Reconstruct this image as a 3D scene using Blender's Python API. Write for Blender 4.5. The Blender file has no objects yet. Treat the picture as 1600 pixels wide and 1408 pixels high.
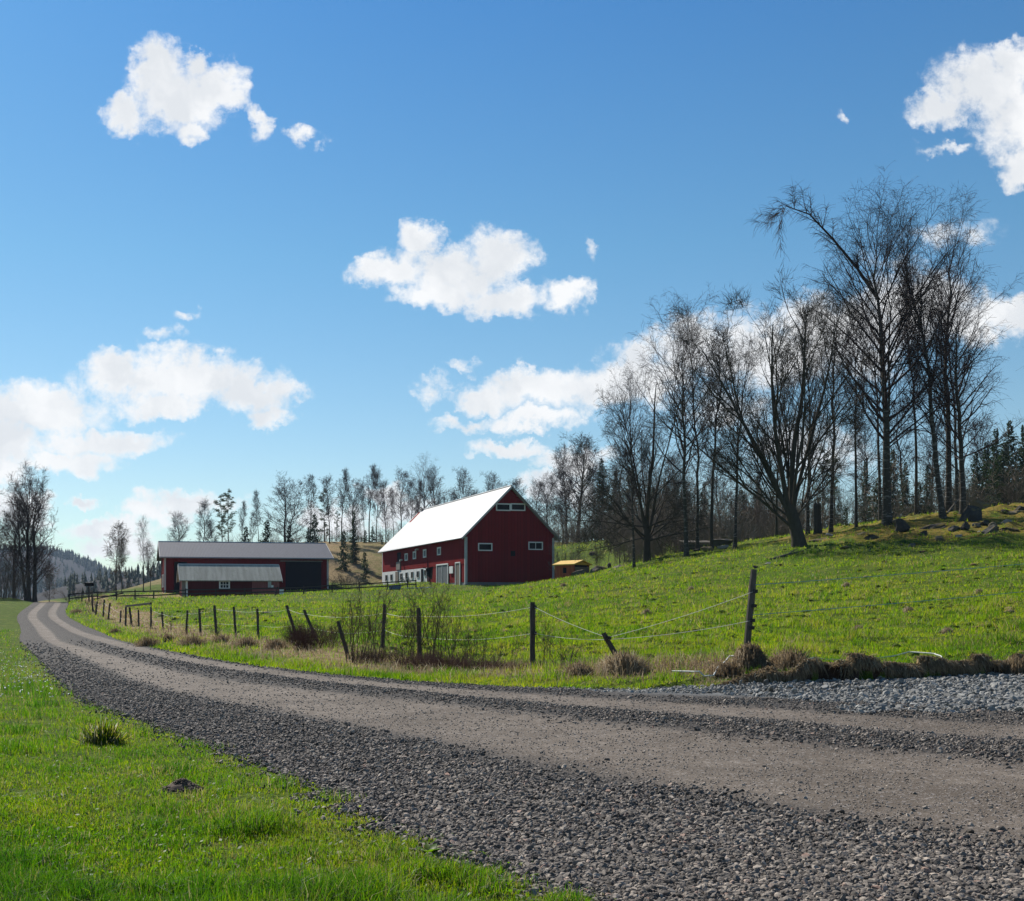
import bpy, math, random
import numpy as np
from mathutils import Vector

random.seed(7)
RNG = np.random.default_rng(11)
scene = bpy.context.scene
COL = scene.collection
R = math.radians

# ------------------------------------------------------------------ camera
F, CX, CY, EYE = 1800.0, 550.0, 945.0, 1.3      # focal length, principal point (1600 px wide frame), eye height
cam_d = bpy.data.cameras.new('camera')
cam = bpy.data.objects.new('camera', cam_d)
COL.objects.link(cam)
cam.location = (0, 0, EYE)
cam.rotation_euler = (R(90), 0, 0)
cam_d.sensor_fit = 'HORIZONTAL'
cam_d.sensor_width = 36.0
cam_d.lens = F / 1600 * 36.0
cam_d.shift_x = (800 - CX) / 1600
cam_d.shift_y = (CY - 704) / 1600
cam_d.clip_start = 0.1
cam_d.clip_end = 12000
scene.camera = cam

# ------------------------------------------------------------------ light
SUN_EL, SUN_AZ = R(42), R(-28)                  # azimuth from +Y, negative = towards -X
sun_dir = Vector((math.sin(SUN_AZ) * math.cos(SUN_EL), math.cos(SUN_AZ) * math.cos(SUN_EL), math.sin(SUN_EL)))
sun_d = bpy.data.lights.new('sun', 'SUN')
sun_d.energy = 4.9
sun_d.angle = R(0.53)
sun_d.color = (1.0, 0.94, 0.85)
sun = bpy.data.objects.new('sun', sun_d)
COL.objects.link(sun)
sun.rotation_euler = sun_dir.to_track_quat('Z', 'Y').to_euler()
sun.location = (-60, 100, 120)

scene.view_settings.view_transform = 'Standard'
scene.view_settings.look = 'None'
scene.view_settings.gamma = 1.0
scene.view_settings.exposure = 0.43
scene.view_settings.use_curve_mapping = False
scene.render.engine = 'CYCLES'
scene.cycles.use_denoising = True
scene.cycles.max_bounces = 6
scene.cycles.diffuse_bounces = 3
scene.cycles.transmission_bounces = 4
scene.cycles.volume_bounces = 0
scene.cycles.sample_clamp_indirect = 6

# ------------------------------------------------------------------ sky
world = bpy.data.worlds.new('World')
scene.world = world
world.use_nodes = True
world.cycles.sampling_method = 'MANUAL'
world.cycles.sample_map_resolution = 512


def build_sky():
    nt = world.node_tree
    nt.nodes.clear()
    N = nt.nodes.new
    L = nt.links.new

    def math_(op, a, b=None, c=None, clamp=False):
        n = N('ShaderNodeMath'); n.operation = op; n.use_clamp = clamp
        for i, v in enumerate((a, b, c)):
            if v is None: continue
            if isinstance(v, (int, float)): n.inputs[i].default_value = v
            else: L(v, n.inputs[i])
        return n.outputs[0]

    def vmath(op, a, b=None):
        n = N('ShaderNodeVectorMath'); n.operation = op
        for i, v in enumerate((a, b)):
            if v is None: continue
            if isinstance(v, tuple): n.inputs[i].default_value = v
            else: L(v, n.inputs[i])
        return n.outputs[0]

    def noise(vec, scale, detail, rough=0.55, col=False):
        n = N('ShaderNodeTexNoise'); n.noise_dimensions = '3D'
        n.inputs['Scale'].default_value = scale
        n.inputs['Detail'].default_value = detail
        n.inputs['Roughness'].default_value = rough
        L(vec, n.inputs['Vector'])
        return n.outputs['Color' if col else 'Fac']

    def mapr(v, a, b, c=0.0, d=1.0, smooth=True):
        n = N('ShaderNodeMapRange'); n.interpolation_type = 'SMOOTHSTEP' if smooth else 'LINEAR'
        L(v, n.inputs['Value'])
        for k, x in zip(('From Min', 'From Max', 'To Min', 'To Max'), (a, b, c, d)):
            n.inputs[k].default_value = x
        return n.outputs[0]

    def mixc(fac, a, b, bt='MIX'):
        n = N('ShaderNodeMix'); n.data_type = 'RGBA'; n.blend_type = bt
        for i, v in ((0, fac), (6, a), (7, b)):
            if isinstance(v, (int, float)): n.inputs[i].default_value = v
            elif isinstance(v, tuple): n.inputs[i].default_value = v
            else: L(v, n.inputs[i])
        return n.outputs[2]

    out = N('ShaderNodeOutputWorld')
    bg = N('ShaderNodeBackground')
    bg.inputs['Strength'].default_value = 0.1
    L(bg.outputs[0], out.inputs[0])
    sky = N('ShaderNodeTexSky')
    sky.sky_type = 'NISHITA'
    sky.sun_disc = False
    sky.sun_elevation = SUN_EL
    sky.sun_rotation = SUN_AZ
    sky.altitude = 150
    sky.air_density = 1.0
    sky.dust_density = 0.25
    sky.ozone_density = 2.2
    tc = N('ShaderNodeTexCoord')
    d = tc.outputs['Generated']
    sep = N('ShaderNodeSeparateXYZ'); L(d, sep.inputs[0])
    x, y, z = sep.outputs
    # graded like a polarised sky: deeper blue with height
    grade = N('ShaderNodeValToRGB')
    cr = grade.color_ramp
    cr.elements[0].position = 0.10; cr.elements[0].color = (0.64, 0.73, 0.73, 1)
    cr.elements[1].position = 0.60; cr.elements[1].color = (0.22, 0.54, 0.80, 1)
    for pos_, c_ in ((0.29, (0.44, 0.71, 0.77, 1)), (0.465, (0.285, 0.62, 0.83, 1))):
        e_ = cr.elements.new(pos_); e_.color = c_
    L(z, grade.inputs[0])
    base = mixc(1.0, sky.outputs[0], grade.outputs[0], 'MULTIPLY')

    ysafe = math_('MAXIMUM', y, 0.02)
    u = math_('DIVIDE', x, ysafe)
    v = math_('DIVIDE', z, ysafe)
    comb = N('ShaderNodeCombineXYZ'); L(u, comb.inputs[0]); L(v, comb.inputs[1])
    uv = comb.outputs[0]
    # ragged cloud edges: two scales of domain warp
    w1 = vmath('SUBTRACT', noise(uv, 22, 3, 0.6, True), (0.5, 0.5, 0.5))
    w2 = vmath('SUBTRACT', noise(uv, 75, 4, 0.65, True), (0.5, 0.5, 0.5))
    s1 = N('ShaderNodeVectorMath'); s1.operation = 'SCALE'; L(w1, s1.inputs[0]); s1.inputs['Scale'].default_value = 0.045
    s2 = N('ShaderNodeVectorMath'); s2.operation = 'SCALE'; L(w2, s2.inputs[0]); s2.inputs['Scale'].default_value = 0.022
    p = vmath('MULTIPLY', vmath('ADD', vmath('ADD', uv, s1.outputs[0]), s2.outputs[0]), (1, 1, 0))

    def blob(cx, cy, rx, ry, rot=0, wt=1.0):
        m = N('ShaderNodeMapping'); m.vector_type = 'TEXTURE'
        m.inputs['Location'].default_value = ((cx - CX) / F, (CY - cy) / F, 0)
        m.inputs['Rotation'].default_value = (0, 0, R(rot))
        m.inputs['Scale'].default_value = (rx * 1.3 / F, ry * 1.3 / F, 1)
        L(p, m.inputs['Vector'])
        g = N('ShaderNodeTexGradient'); g.gradient_type = 'SPHERICAL'
        L(m.outputs[0], g.inputs[0])
        return g.outputs['Fac'] if wt == 1.0 else math_('MULTIPLY', g.outputs['Fac'], wt)

    clouds = [
        (275, 150, 85, 62), (242, 108, 45, 45), (190, 178, 38, 28), (335, 138, 55, 42), (300, 203, 32, 22), (402, 195, 18, 40, 15, .6), (470, 212, 34, 18, 0, .65), (372, 152, 30, 26, 0, .7), (312, 100, 26, 24),
        (655, 375, 34, 30), (700, 425, 120, 44), (782, 402, 58, 50), (612, 428, 62, 28), (690, 462, 80, 26), (790, 470, 70, 26), (888, 462, 44, 26), (920, 402, 12, 20, 25, .42),
        (280, 592, 165, 42), (185, 580, 66, 34), (395, 612, 78, 34), (425, 645, 34, 22), (60, 640, 120, 46), (140, 688, 125, 24), (95, 718, 95, 20), (-20, 690, 110, 60), (255, 526, 40, 20, 0, .5), (292, 492, 24, 12, 0, .40), (470, 615, 28, 12, 0, .5), (262, 630, 70, 26),
        (850, 606, 120, 36), (940, 606, 90, 40), (1010, 590, 90, 50), (750, 618, 44, 26), (675, 605, 34, 26, 0, .62), (720, 661, 44, 14, 0, .6), (830, 655, 80, 20), (788, 698, 72, 17), (722, 568, 34, 11, 0, .38),
        (1085, 545, 80, 52), (1200, 545, 120, 62), (1320, 520, 120, 70), (1440, 480, 110, 60), (1520, 500, 80, 40), (1580, 490, 50, 26), (1140, 640, 90, 44, 0, .6), (1260, 700, 110, 44, 0, .6), (1000, 560, 40, 30), (1480, 365, 100, 26, 8, .40), (1400, 420, 70, 30, 0, .40),
        (1545, 130, 95, 60), (1600, 180, 75, 90), (1470, 165, 58, 30), (1590, 90, 50, 40), (1585, 255, 36, 34), (1475, 226, 46, 13, 0, .5), (1680, 190, 90, 90), (1313, 180, 9, 20, 20, .36),
        (130, 778, 26, 12), (165, 826, 75, 20), (285, 785, 72, 28), (230, 800, 50, 22), (345, 785, 55, 18, 0, .6), (180, 850, 75, 22), (-5, 735, 60, 40), (20, 800, 60, 40),
        (520, 815, 70, 26), (640, 800, 60, 26), (900, 720, 70, 22), (870, 760, 60, 26), (600, 770, 40, 18),
        # beyond the frame the same kind of sky goes on
        (-230, 420, 120, 50), (-330, 700, 160, 50), (1800, 460, 150, 60), (1950, 760, 200, 60), (-120, 80, 90, 50), (700, -180, 150, 60), (1250, -120, 110, 50), (150, -260, 120, 60), (1850, -60, 120, 60), (-420, 180, 140, 60)]
    acc = None
    for c in clouds:
        g = blob(*c)
        acc = g if acc is None else math_('MAXIMUM', acc, g)
    front = mapr(y, 0.02, 0.2)
    acc = math_('MULTIPLY', acc, front)
    # elsewhere in the sky: scattered cumulus on the direction itself
    far_n = noise(d, 3.2, 6, 0.6)
    far_d = mapr(far_n, 0.56, 0.75, 0.0, 0.7)
    inframe = math_('MULTIPLY', front, math_('MULTIPLY', mapr(math_('ABSOLUTE', math_('SUBTRACT', u, 0.14)), 0.9, 0.6), mapr(v, 0.9, 0.7)))
    far_d = math_('MULTIPLY', far_d, math_('SUBTRACT', 1.0, inframe))
    acc = math_('MAXIMUM', acc, far_d)
    fb = noise(uv, 46, 11, 0.70)
    fb2 = noise(uv, 13, 4, 0.6)
    fbm = math_('ADD', math_('MULTIPLY', math_('SUBTRACT', fb, 0.5), 1.30), math_('MULTIPLY', math_('SUBTRACT', fb2, 0.5), 0.45))
    dens = math_('ADD', acc, fbm)
    dens = math_('MULTIPLY', dens, mapr(acc, 0.0, 0.24))
    alpha = mapr(dens, 0.02, 0.64)
    # thick middles and undersides are softly greyer than the sunlit rims
    body = noise(vmath('ADD', p, (0.0, 0.006, 0.0)), 14, 5, 0.5)
    thick = math_('MULTIPLY', mapr(acc, 0.14, 0.66), mapr(body, 0.36, 0.62))
    ccol = mixc(thick, (7.4, 7.45, 7.5, 1), (5.9, 6.1, 6.35, 1))
    alpha = math_('MULTIPLY', alpha, 0.97)
    L(mixc(alpha, base, ccol), bg.inputs[0])


build_sky()
# ------------------------------------------------------------------ helpers
def tag(o, label=None, cat=None, group=None, kind=None):
    if label: o['label'] = label
    if cat: o['category'] = cat
    if group: o['group'] = group
    if kind: o['kind'] = kind
    return o


def empty(name, loc, rz=0.0, label=None, cat=None, group=None):
    o = bpy.data.objects.new(name, None)
    o.empty_display_size = 0.3
    COL.objects.link(o)
    o.location = loc
    o.rotation_euler = (0, 0, rz)
    return tag(o, label, cat, group)


def link(name, me, parent=None, loc=(0, 0, 0), rz=0.0):
    o = bpy.data.objects.new(name, me)
    COL.objects.link(o)
    if parent: o.parent = parent
    o.location = loc
    o.rotation_euler = (0, 0, rz)
    return o


def np_mesh(name, verts, quads=None, tris=None, mat=None, attrs=None, smooth=False):
    verts = np.asarray(verts, dtype=np.float32).reshape(-1, 3)
    me = bpy.data.meshes.new(name)
    q = np.zeros((0, 4), np.int32) if quads is None else np.asarray(quads, np.int32).reshape(-1, 4)
    t = np.zeros((0, 3), np.int32) if tris is None else np.asarray(tris, np.int32).reshape(-1, 3)
    me.vertices.add(len(verts))
    me.vertices.foreach_set('co', verts.ravel())
    nl = q.size + t.size
    me.loops.add(nl)
    me.loops.foreach_set('vertex_index', np.concatenate([q.ravel(), t.ravel()]))
    me.polygons.add(len(q) + len(t))
    starts = np.concatenate([np.arange(len(q)) * 4, q.size + np.arange(len(t)) * 3]).astype(np.int32)
    me.polygons.foreach_set('loop_start', starts)
    if smooth:
        me.polygons.foreach_set('use_smooth', np.ones(len(starts), bool))
    if attrs:
        for k, a in attrs.items():
            at = me.attributes.new(k, 'FLOAT', 'POINT')
            at.data.foreach_set('value', np.asarray(a, np.float32).ravel())
    me.update(calc_edges=True)
    me.validate()
    if mat: me.materials.append(mat)
    return me


class MB:
    """collects boxes, bars, prisms and tubes into ONE mesh"""
    def __init__(self):
        self.v, self.f, self.n = [], [], 0

    def add(self, vs, fs):
        self.v.extend(vs)
        self.f.extend([tuple(i + self.n for i in f) for f in fs])
        self.n += len(vs)

    def box(self, x0, x1, y0, y1, z0, z1):
        self.add([(x0, y0, z0), (x1, y0, z0), (x1, y1, z0), (x0, y1, z0), (x0, y0, z1), (x1, y0, z1), (x1, y1, z1), (x0, y1, z1)],
                 [(3, 2, 1, 0), (4, 5, 6, 7), (0, 1, 5, 4), (1, 2, 6, 5), (2, 3, 7, 6), (3, 0, 4, 7)])
        return self

    def hexa(self, p):
        """eight corners in the order of box()"""
        self.add(p, [(3, 2, 1, 0), (4, 5, 6, 7), (0, 1, 5, 4), (1, 2, 6, 5), (2, 3, 7, 6), (3, 0, 4, 7)])
        return self

    def bar(self, a, b, w, h):
        a, b = Vector(a), Vector(b)
        d = (b - a).normalized()
        s = d.cross(Vector((0, 0, 1)))
        if s.length < 1e-4: s = Vector((1, 0, 0))
        s.normalize()
        t = s.cross(d)
        s, t = s * w / 2, t * h / 2
        self.hexa([tuple(q) for q in (a - s - t, a + s - t, b + s - t, b - s - t, a - s + t, a + s + t, b + s + t, b - s + t)])
        return self

    def tube(self, pts, rad, sides=6, cap=True):
        pts = [Vector(p) for p in pts]
        n = len(pts)
        if not hasattr(rad, '__len__'): rad = [rad] * n
        vs = []
        for i, p in enumerate(pts):
            d = (pts[min(i + 1, n - 1)] - pts[max(i - 1, 0)]).normalized()
            s = d.cross(Vector((0.31, 0.2, 0.93)))
            if s.length < 1e-3: s = d.cross(Vector((1, 0, 0)))
            s.normalize(); t = d.cross(s)
            for k in range(sides):
                a = 2 * math.pi * k / sides
                vs.append(tuple(p + (s * math.cos(a) + t * math.sin(a)) * rad[i]))
        fs = [(i * sides + k, i * sides + (k + 1) % sides, (i + 1) * sides + (k + 1) % sides, (i + 1) * sides + k) for i in range(n - 1) for k in range(sides)]
        if cap:
            fs += [tuple(range(sides))[::-1], tuple((n - 1) * sides + k for k in range(sides))]
        self.add(vs, fs)
        return self

    def build(self, name, mat, parent=None, loc=(0, 0, 0), bevel=0.0, smooth=False):
        me = bpy.data.meshes.new(name)
        me.from_pydata([tuple(v) for v in self.v], [], self.f)
        me.materials.append(mat)
        if smooth:
            for p in me.polygons: p.use_smooth = True
        me.update()
        o = link(name, me, parent, loc)
        if bevel:
            m = o.modifiers.new('bevel', 'BEVEL'); m.width = bevel; m.segments = 1; m.limit_method = 'ANGLE'
        return o


# ------------------------------------------------------------------ materials
def material(name, build):
    m = bpy.data.materials.new(name)
    m.use_nodes = True
    nt = m.node_tree
    nt.nodes.clear()
    out = nt.nodes.new('ShaderNodeOutputMaterial')
    K = NodeKit(nt)
    sh = build(K)
    nt.links.new(sh, out.inputs['Surface'])
    return m


class NodeKit:
    def __init__(self, nt): self.nt = nt

    def n(self, t, **kw):
        nd = self.nt.nodes.new(t)
        for k, v in kw.items(): setattr(nd, k, v)
        return nd

    def set(self, sock, v):
        if hasattr(v, 'links') or isinstance(v, bpy.types.NodeSocket): self.nt.links.new(v, sock)
        else:
            if isinstance(v, tuple) and len(v) == 3 and sock.type == 'RGBA': v = (*v, 1)
            sock.default_value = v

    def pos(self): return self.n('ShaderNodeNewGeometry').outputs['Position']
    def obj(self): return self.n('ShaderNodeTexCoord').outputs['Object']
    def rand(self): return self.n('ShaderNodeObjectInfo').outputs['Random']

    def attr(self, name): return self.n('ShaderNodeAttribute', attribute_name=name).outputs['Fac']

    def mapping(self, vec, scale=(1, 1, 1), rot=(0, 0, 0)):
        m = self.n('ShaderNodeMapping'); self.set(m.inputs['Vector'], vec)
        m.inputs['Scale'].default_value = scale; m.inputs['Rotation'].default_value = rot
        return m.outputs[0]

    def noise(self, vec, scale, detail=4, rough=0.55, dist=0.0):
        t = self.n('ShaderNodeTexNoise'); self.set(t.inputs['Vector'], vec)
        t.inputs['Scale'].default_value = scale; t.inputs['Detail'].default_value = detail
        t.inputs['Roughness'].default_value = rough; t.inputs['Distortion'].default_value = dist
        return t.outputs['Fac']

    def voronoi(self, vec, scale, out='Distance', feature='F1'):
        t = self.n('ShaderNodeTexVoronoi', feature=feature); self.set(t.inputs['Vector'], vec)
        t.inputs['Scale'].default_value = scale
        return t.outputs[out]

    def wave(self, vec, scale, direction='X', prof='SIN', dist=0.0):
        t = self.n('ShaderNodeTexWave', wave_type='BANDS', bands_direction=direction, wave_profile=prof)
        self.set(t.inputs['Vector'], vec)
        t.inputs['Scale'].default_value = scale; t.inputs['Distortion'].default_value = dist
        return t.outputs['Fac']

    def ramp(self, fac, stops, interp='LINEAR'):
        r = self.n('ShaderNodeValToRGB'); self.set(r.inputs[0], fac)
        cr = r.color_ramp; cr.interpolation = interp
        while len(cr.elements) < len(stops): cr.elements.new(0.5)
        for e, (p, c) in zip(cr.elements, stops):
            e.position = p; e.color = (*c, 1) if len(c) == 3 else c
        return r.outputs[0]

    def map(self, v, a, b, c=0.0, d=1.0):
        m = self.n('ShaderNodeMapRange', interpolation_type='SMOOTHSTEP'); self.set(m.inputs['Value'], v)
        for k, x in zip(('From Min', 'From Max', 'To Min', 'To Max'), (a, b, c, d)): self.set(m.inputs[k], x)
        return m.outputs[0]

    def math(self, op, a, b=None):
        m = self.n('ShaderNodeMath', operation=op); self.set(m.inputs[0], a)
        if b is not None: self.set(m.inputs[1], b)
        return m.outputs[0]

    def mix(self, f, a, b, bt='MIX'):
        m = self.n('ShaderNodeMix', data_type='RGBA', blend_type=bt)
        self.set(m.inputs[0], f); self.set(m.inputs[6], a); self.set(m.inputs[7], b)
        return m.outputs[2]

    def bump(self, h, strength=0.5, dist=0.05):
        b = self.n('ShaderNodeBump'); self.set(b.inputs['Height'], h)
        b.inputs['Strength'].default_value = strength; b.inputs['Distance'].default_value = dist
        return b.outputs[0]

    def bsdf(self, col, rough=0.8, bump=None, metal=0.0, spec=0.3):
        b = self.n('ShaderNodeBsdfPrincipled')
        self.set(b.inputs['Base Color'], col); self.set(b.inputs['Roughness'], rough)
        b.inputs['Metallic'].default_value = metal; b.inputs['Specular IOR Level'].default_value = spec
        if bump is not None: self.set(b.inputs['Normal'], bump)
        return b.outputs[0]

    def leaf(self, col, trans_col, amount=0.5, rough=0.6, spec=0.25):
        t = self.n('ShaderNodeBsdfTranslucent'); self.set(t.inputs['Color'], trans_col)
        m = self.n('ShaderNodeMixShader'); self.set(m.inputs[0], amount)
        self.nt.links.new(self.bsdf(col, rough, spec=spec), m.inputs[1]); self.nt.links.new(t.outputs[0], m.inputs[2])
        return m.outputs[0]


def plain(name, col, rough=0.8, var=0.25, scale=3.0, spec=0.3, metal=0.0):
    def f(K):
        n = K.noise(K.obj(), scale, 5, 0.65)
        c = K.mix(n, tuple(x * (1 - var) for x in col), tuple(min(1, x * (1 + var)) for x in col))
        return K.bsdf(c, rough, K.bump(n, 0.25, 0.02), metal, spec)
    return material(name, f)


def red_boards(name, base, dark, pitch, worn=None):
    def f(K):
        o = K.obj()
        sep = K.n('ShaderNodeSeparateXYZ'); K.set(sep.inputs[0], o)
        along = K.math('ADD', sep.outputs[0], sep.outputs[1])
        comb = K.n('ShaderNodeCombineXYZ'); K.set(comb.inputs[0], along)
        cell = K.math('FLOOR', K.math('DIVIDE', along, pitch))
        wn = K.n('ShaderNodeTexWhiteNoise', noise_dimensions='1D'); K.set(wn.inputs['W'], cell)
        fr = K.math('FRACT', K.math('DIVIDE', along, pitch))
        groove = K.math('SUBTRACT', 1.0, K.math('MULTIPLY', K.map(fr, 0.0, 0.09), K.map(fr, 1.0, 0.91)))
        n = K.noise(K.mapping(o, (1.6, 1.6, 0.35)), 2.2, 6, 0.65)
        big = K.noise(o, 0.35, 3, 0.5)
        c = K.mix(K.math('MULTIPLY', K.math('ADD', wn.outputs[0], n), 0.5), dark, base)
        c = K.mix(K.map(big, 0.55, 0.75, 0, 0.5), c, tuple(x * 0.7 for x in base))
        if worn:
            c = K.mix(K.map(n, 0.5, 0.75, 0, 0.6), c, worn)
        c = K.mix(K.math('MULTIPLY', groove, 0.6), c, tuple(x * 0.3 for x in dark))
        return K.bsdf(c, 0.85, K.bump(K.math('SUBTRACT', 1.0, groove), 0.6, 0.03), spec=0.04)
    return material(name, f)


M = {}
M['barn_red'] = red_boards('barn_red', (0.25, 0.015, 0.015), (0.165, 0.010, 0.010), 0.42)
M['hall_red'] = red_boards('hall_red', (0.175, 0.010, 0.012), (0.115, 0.007, 0.009), 0.30)
M['shed_red'] = red_boards('shed_red', (0.115, 0.013, 0.014), (0.07, 0.009, 0.009), 0.22)
M['worn_red'] = red_boards('worn_red', (0.34, 0.11, 0.10), (0.25, 0.07, 0.065), 0.22, (0.42, 0.2, 0.18))
M['hut_red'] = red_boards('hut_red', (0.42, 0.11, 0.05), (0.24, 0.05, 0.03), 0.35, (0.45, 0.2, 0.08))
M['white_paint'] = plain('white_paint', (0.80, 0.79, 0.75), 0.6, 0.10, 2.0)
M['grey_white'] = plain('grey_white', (0.46, 0.46, 0.45), 0.7, 0.25, 3.0)
M['plaster'] = plain('plaster', (0.66, 0.66, 0.65), 0.85, 0.10, 0.9)
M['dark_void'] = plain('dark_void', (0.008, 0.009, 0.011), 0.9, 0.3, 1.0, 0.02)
M['dark_door'] = plain('dark_door', (0.008, 0.010, 0.015), 0.9, 0.35, 0.7, 0.02)
M['grey_wood'] = plain('grey_wood', (0.20, 0.18, 0.16), 0.85, 0.4, 6.0)
M['door_brown'] = plain('door_brown', (0.16, 0.13, 0.10), 0.8, 0.3, 3.0)
M['door_grey'] = plain('door_grey', (0.13, 0.14, 0.15), 0.7, 0.5, 1.2)
M['plinth'] = plain('plinth', (0.20, 0.19, 0.18), 0.9, 0.3, 2.0)
M['yellow_roof'] = plain('yellow_roof', (0.60, 0.37, 0.05), 0.6, 0.25, 2.0)
M['blue_plastic'] = plain('blue_plastic', (0.10, 0.16, 0.26), 0.5, 0.2, 2.0)
M['metal_grey'] = plain('metal_grey', (0.33, 0.34, 0.36), 0.45, 0.2, 3.0, 0.5, 0.4)
M['rope'] = plain('rope', (0.50, 0.51, 0.46), 0.6, 0.15, 30)
M['teal_rope'] = plain('teal_rope', (0.22, 0.38, 0.34), 0.6, 0.2, 30)
M['insulator'] = plain('insulator', (0.015, 0.015, 0.016), 0.5, 0.2, 20)


def glass_mat():
    def f(K):
        n = K.noise(K.obj(), 1.5, 3)
        return K.bsdf(K.mix(n, (0.008, 0.009, 0.010), (0.022, 0.023, 0.025)), 0.2, spec=0.06)
    return material('window_glass', f)


M['glass'] = glass_mat()


def barn_roof_mat():
    def f(K):
        o = K.obj()
        n = K.noise(K.mapping(o, (0.8, 3.0, 0.8)), 1.0, 6, 0.65)
        big = K.noise(o, 0.25, 3)
        sep = K.n('ShaderNodeSeparateXYZ'); K.set(sep.inputs[0], o)
        fr = K.math('FRACT', K.math('DIVIDE', sep.outputs[1], 0.6))
        seam = K.math('MULTIPLY', K.map(fr, 0.0, 0.10), K.map(fr, 1.0, 0.90))
        c = K.mix(n, (0.36, 0.36, 0.35), (0.54, 0.535, 0.52))
        c = K.mix(K.map(big, 0.5, 0.75, 0, 0.4), c, (0.33, 0.305, 0.275))
        c = K.mix(K.math('SUBTRACT', 1.0, seam), c, (0.27, 0.26, 0.24))
        return K.bsdf(c, K.map(n, 0.2, 0.8, 0.50, 0.68), K.bump(K.math('SUBTRACT', 1.0, seam), 0.4, 0.03), 0.0, 0.28)
    return material('barn_roof', f)


def hall_roof_mat():
    def f(K):
        o = K.obj()
        n = K.noise(K.mapping(o, (3.0, 0.6, 0.6)), 1.0, 5, 0.6)
        sep = K.n('ShaderNodeSeparateXYZ'); K.set(sep.inputs[0], o)
        w = K.wave(o, 1.6, 'X')
        c = K.mix(n, (0.080, 0.085, 0.104), (0.125, 0.132, 0.156))
        c = K.mix(K.map(w, 0.0, 0.35, 0.45, 0.0), c, (0.04, 0.04, 0.045))
        return K.bsdf(c, 0.75, K.bump(w, 0.35, 0.03), 0.0, 0.15)
    return material('hall_roof', f)


def shed_roof_mat():
    def f(K):
        o = K.obj()
        st = K.noise(K.mapping(o, (2.6, 0.25, 0.25)), 1.0, 6, 0.7)
        mo = K.noise(o, 2.5, 6, 0.7)
        w = K.wave(o, 2.4, 'X')
        c = K.mix(K.map(st, 0.3, 0.7), (0.27, 0.265, 0.215), (0.43, 0.42, 0.35))
        c = K.mix(K.map(mo, 0.52, 0.72, 0, 0.6), c, (0.20, 0.22, 0.14))
        c = K.mix(K.map(mo, 0.40, 0.28, 0, 0.5), c, (0.13, 0.13, 0.11))
        return K.bsdf(c, 0.9, K.bump(w, 0.18, 0.03), spec=0.08)
    return material('shed_roof', f)


M['barn_roof'], M['hall_roof'], M['shed_roof'] = barn_roof_mat(), hall_roof_mat(), shed_roof_mat()


def post_mat(name, a, b):
    def f(K):
        o = K.obj()
        n = K.noise(K.mapping(o, (14, 14, 1.6)), 1.5, 6, 0.7)
        return K.bsdf(K.mix(n, a, b), 0.9, K.bump(n, 0.8, 0.02), spec=0.1)
    return material(name, f)


M['post'] = post_mat('post_wood', (0.028, 0.026, 0.024), (0.11, 0.10, 0.085))
M['post_grey'] = post_mat('weathered_wood', (0.045, 0.039, 0.031), (0.17, 0.15, 0.122))
M['rail'] = post_mat('rail_wood', (0.022, 0.02, 0.02), (0.075, 0.066, 0.06))


def bark_mat(name, dark, light, birch=False):
    def f(K):
        o = K.obj()
        r = K.rand()
        n = K.noise(K.mapping(o, (7, 7, 1.2)), 1.2, 6, 0.7)
        c = K.mix(n, dark, light)
        if birch:
            b = K.noise(K.mapping(o, (1.2, 1.2, 5)), 1.3, 4, 0.65)
            c = K.mix(K.map(b, 0.53, 0.63, 0, 0.7), c, (0.27, 0.25, 0.225))
        c = K.mix(K.math('MULTIPLY', r, 0.25), c, (0.07, 0.07, 0.05))
        return K.bsdf(c, 0.9, K.bump(n, 0.9, 0.05), spec=0.1)
    return material(name, f)


M['bark'] = bark_mat('bark', (0.026, 0.021, 0.016), (0.10, 0.082, 0.062))
M['birch_bark'] = bark_mat('birch_bark', (0.028, 0.023, 0.018), (0.10, 0.086, 0.070), True)
M['pine_bark'] = bark_mat('pine_bark', (0.05, 0.035, 0.025), (0.17, 0.11, 0.07))


def twig_mat(name, a, b):
    def f(K):
        r = K.rand()
        n = K.noise(K.pos(), 0.6, 3)
        c = K.mix(n, a, b)
        c = K.mix(K.math('MULTIPLY', r, 0.3), c, tuple(0.6 * x for x in a))
        return K.bsdf(c, 0.85, spec=0.15)
    return material(name, f)


M['twig_birch'] = twig_mat('twig_birch', (0.032, 0.021, 0.021), (0.070, 0.047, 0.042))
M['twig_ash'] = twig_mat('twig_ash', (0.032, 0.028, 0.020), (0.072, 0.062, 0.044))
M['twig_brown'] = twig_mat('twig_brown', (0.065, 0.048, 0.035), (0.14, 0.105, 0.075))
M['twig_red'] = twig_mat('twig_red', (0.075, 0.038, 0.032), (0.14, 0.078, 0.062))
M['twig_wood'] = twig_mat('twig_wood', (0.13, 0.10, 0.072), (0.27, 0.21, 0.155))
M['twig_sap'] = twig_mat('twig_sap', (0.045, 0.033, 0.025), (0.115, 0.085, 0.062))
M['twig_grey'] = twig_mat('twig_grey', (0.085, 0.08, 0.068), (0.19, 0.18, 0.15))


def needle_mat(name, a, b, t):
    def f(K):
        r = K.rand()
        n = K.noise(K.pos(), 1.3, 4)
        c = K.mix(n, a, b)
        c = K.mix(K.math('MULTIPLY', r, 0.4), c, (a[0] * 1.5, a[1] * 1.15, a[2]))
        return K.leaf(c, t, 0.22, 0.7)
    return material(name, f)


M['spruce'] = needle_mat('spruce_needles', (0.012, 0.026, 0.010), (0.035, 0.060, 0.020), (0.04, 0.08, 0.02))
M['pine'] = needle_mat('pine_needles', (0.030, 0.048, 0.022), (0.07, 0.10, 0.045), (0.09, 0.13, 0.05))


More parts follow.
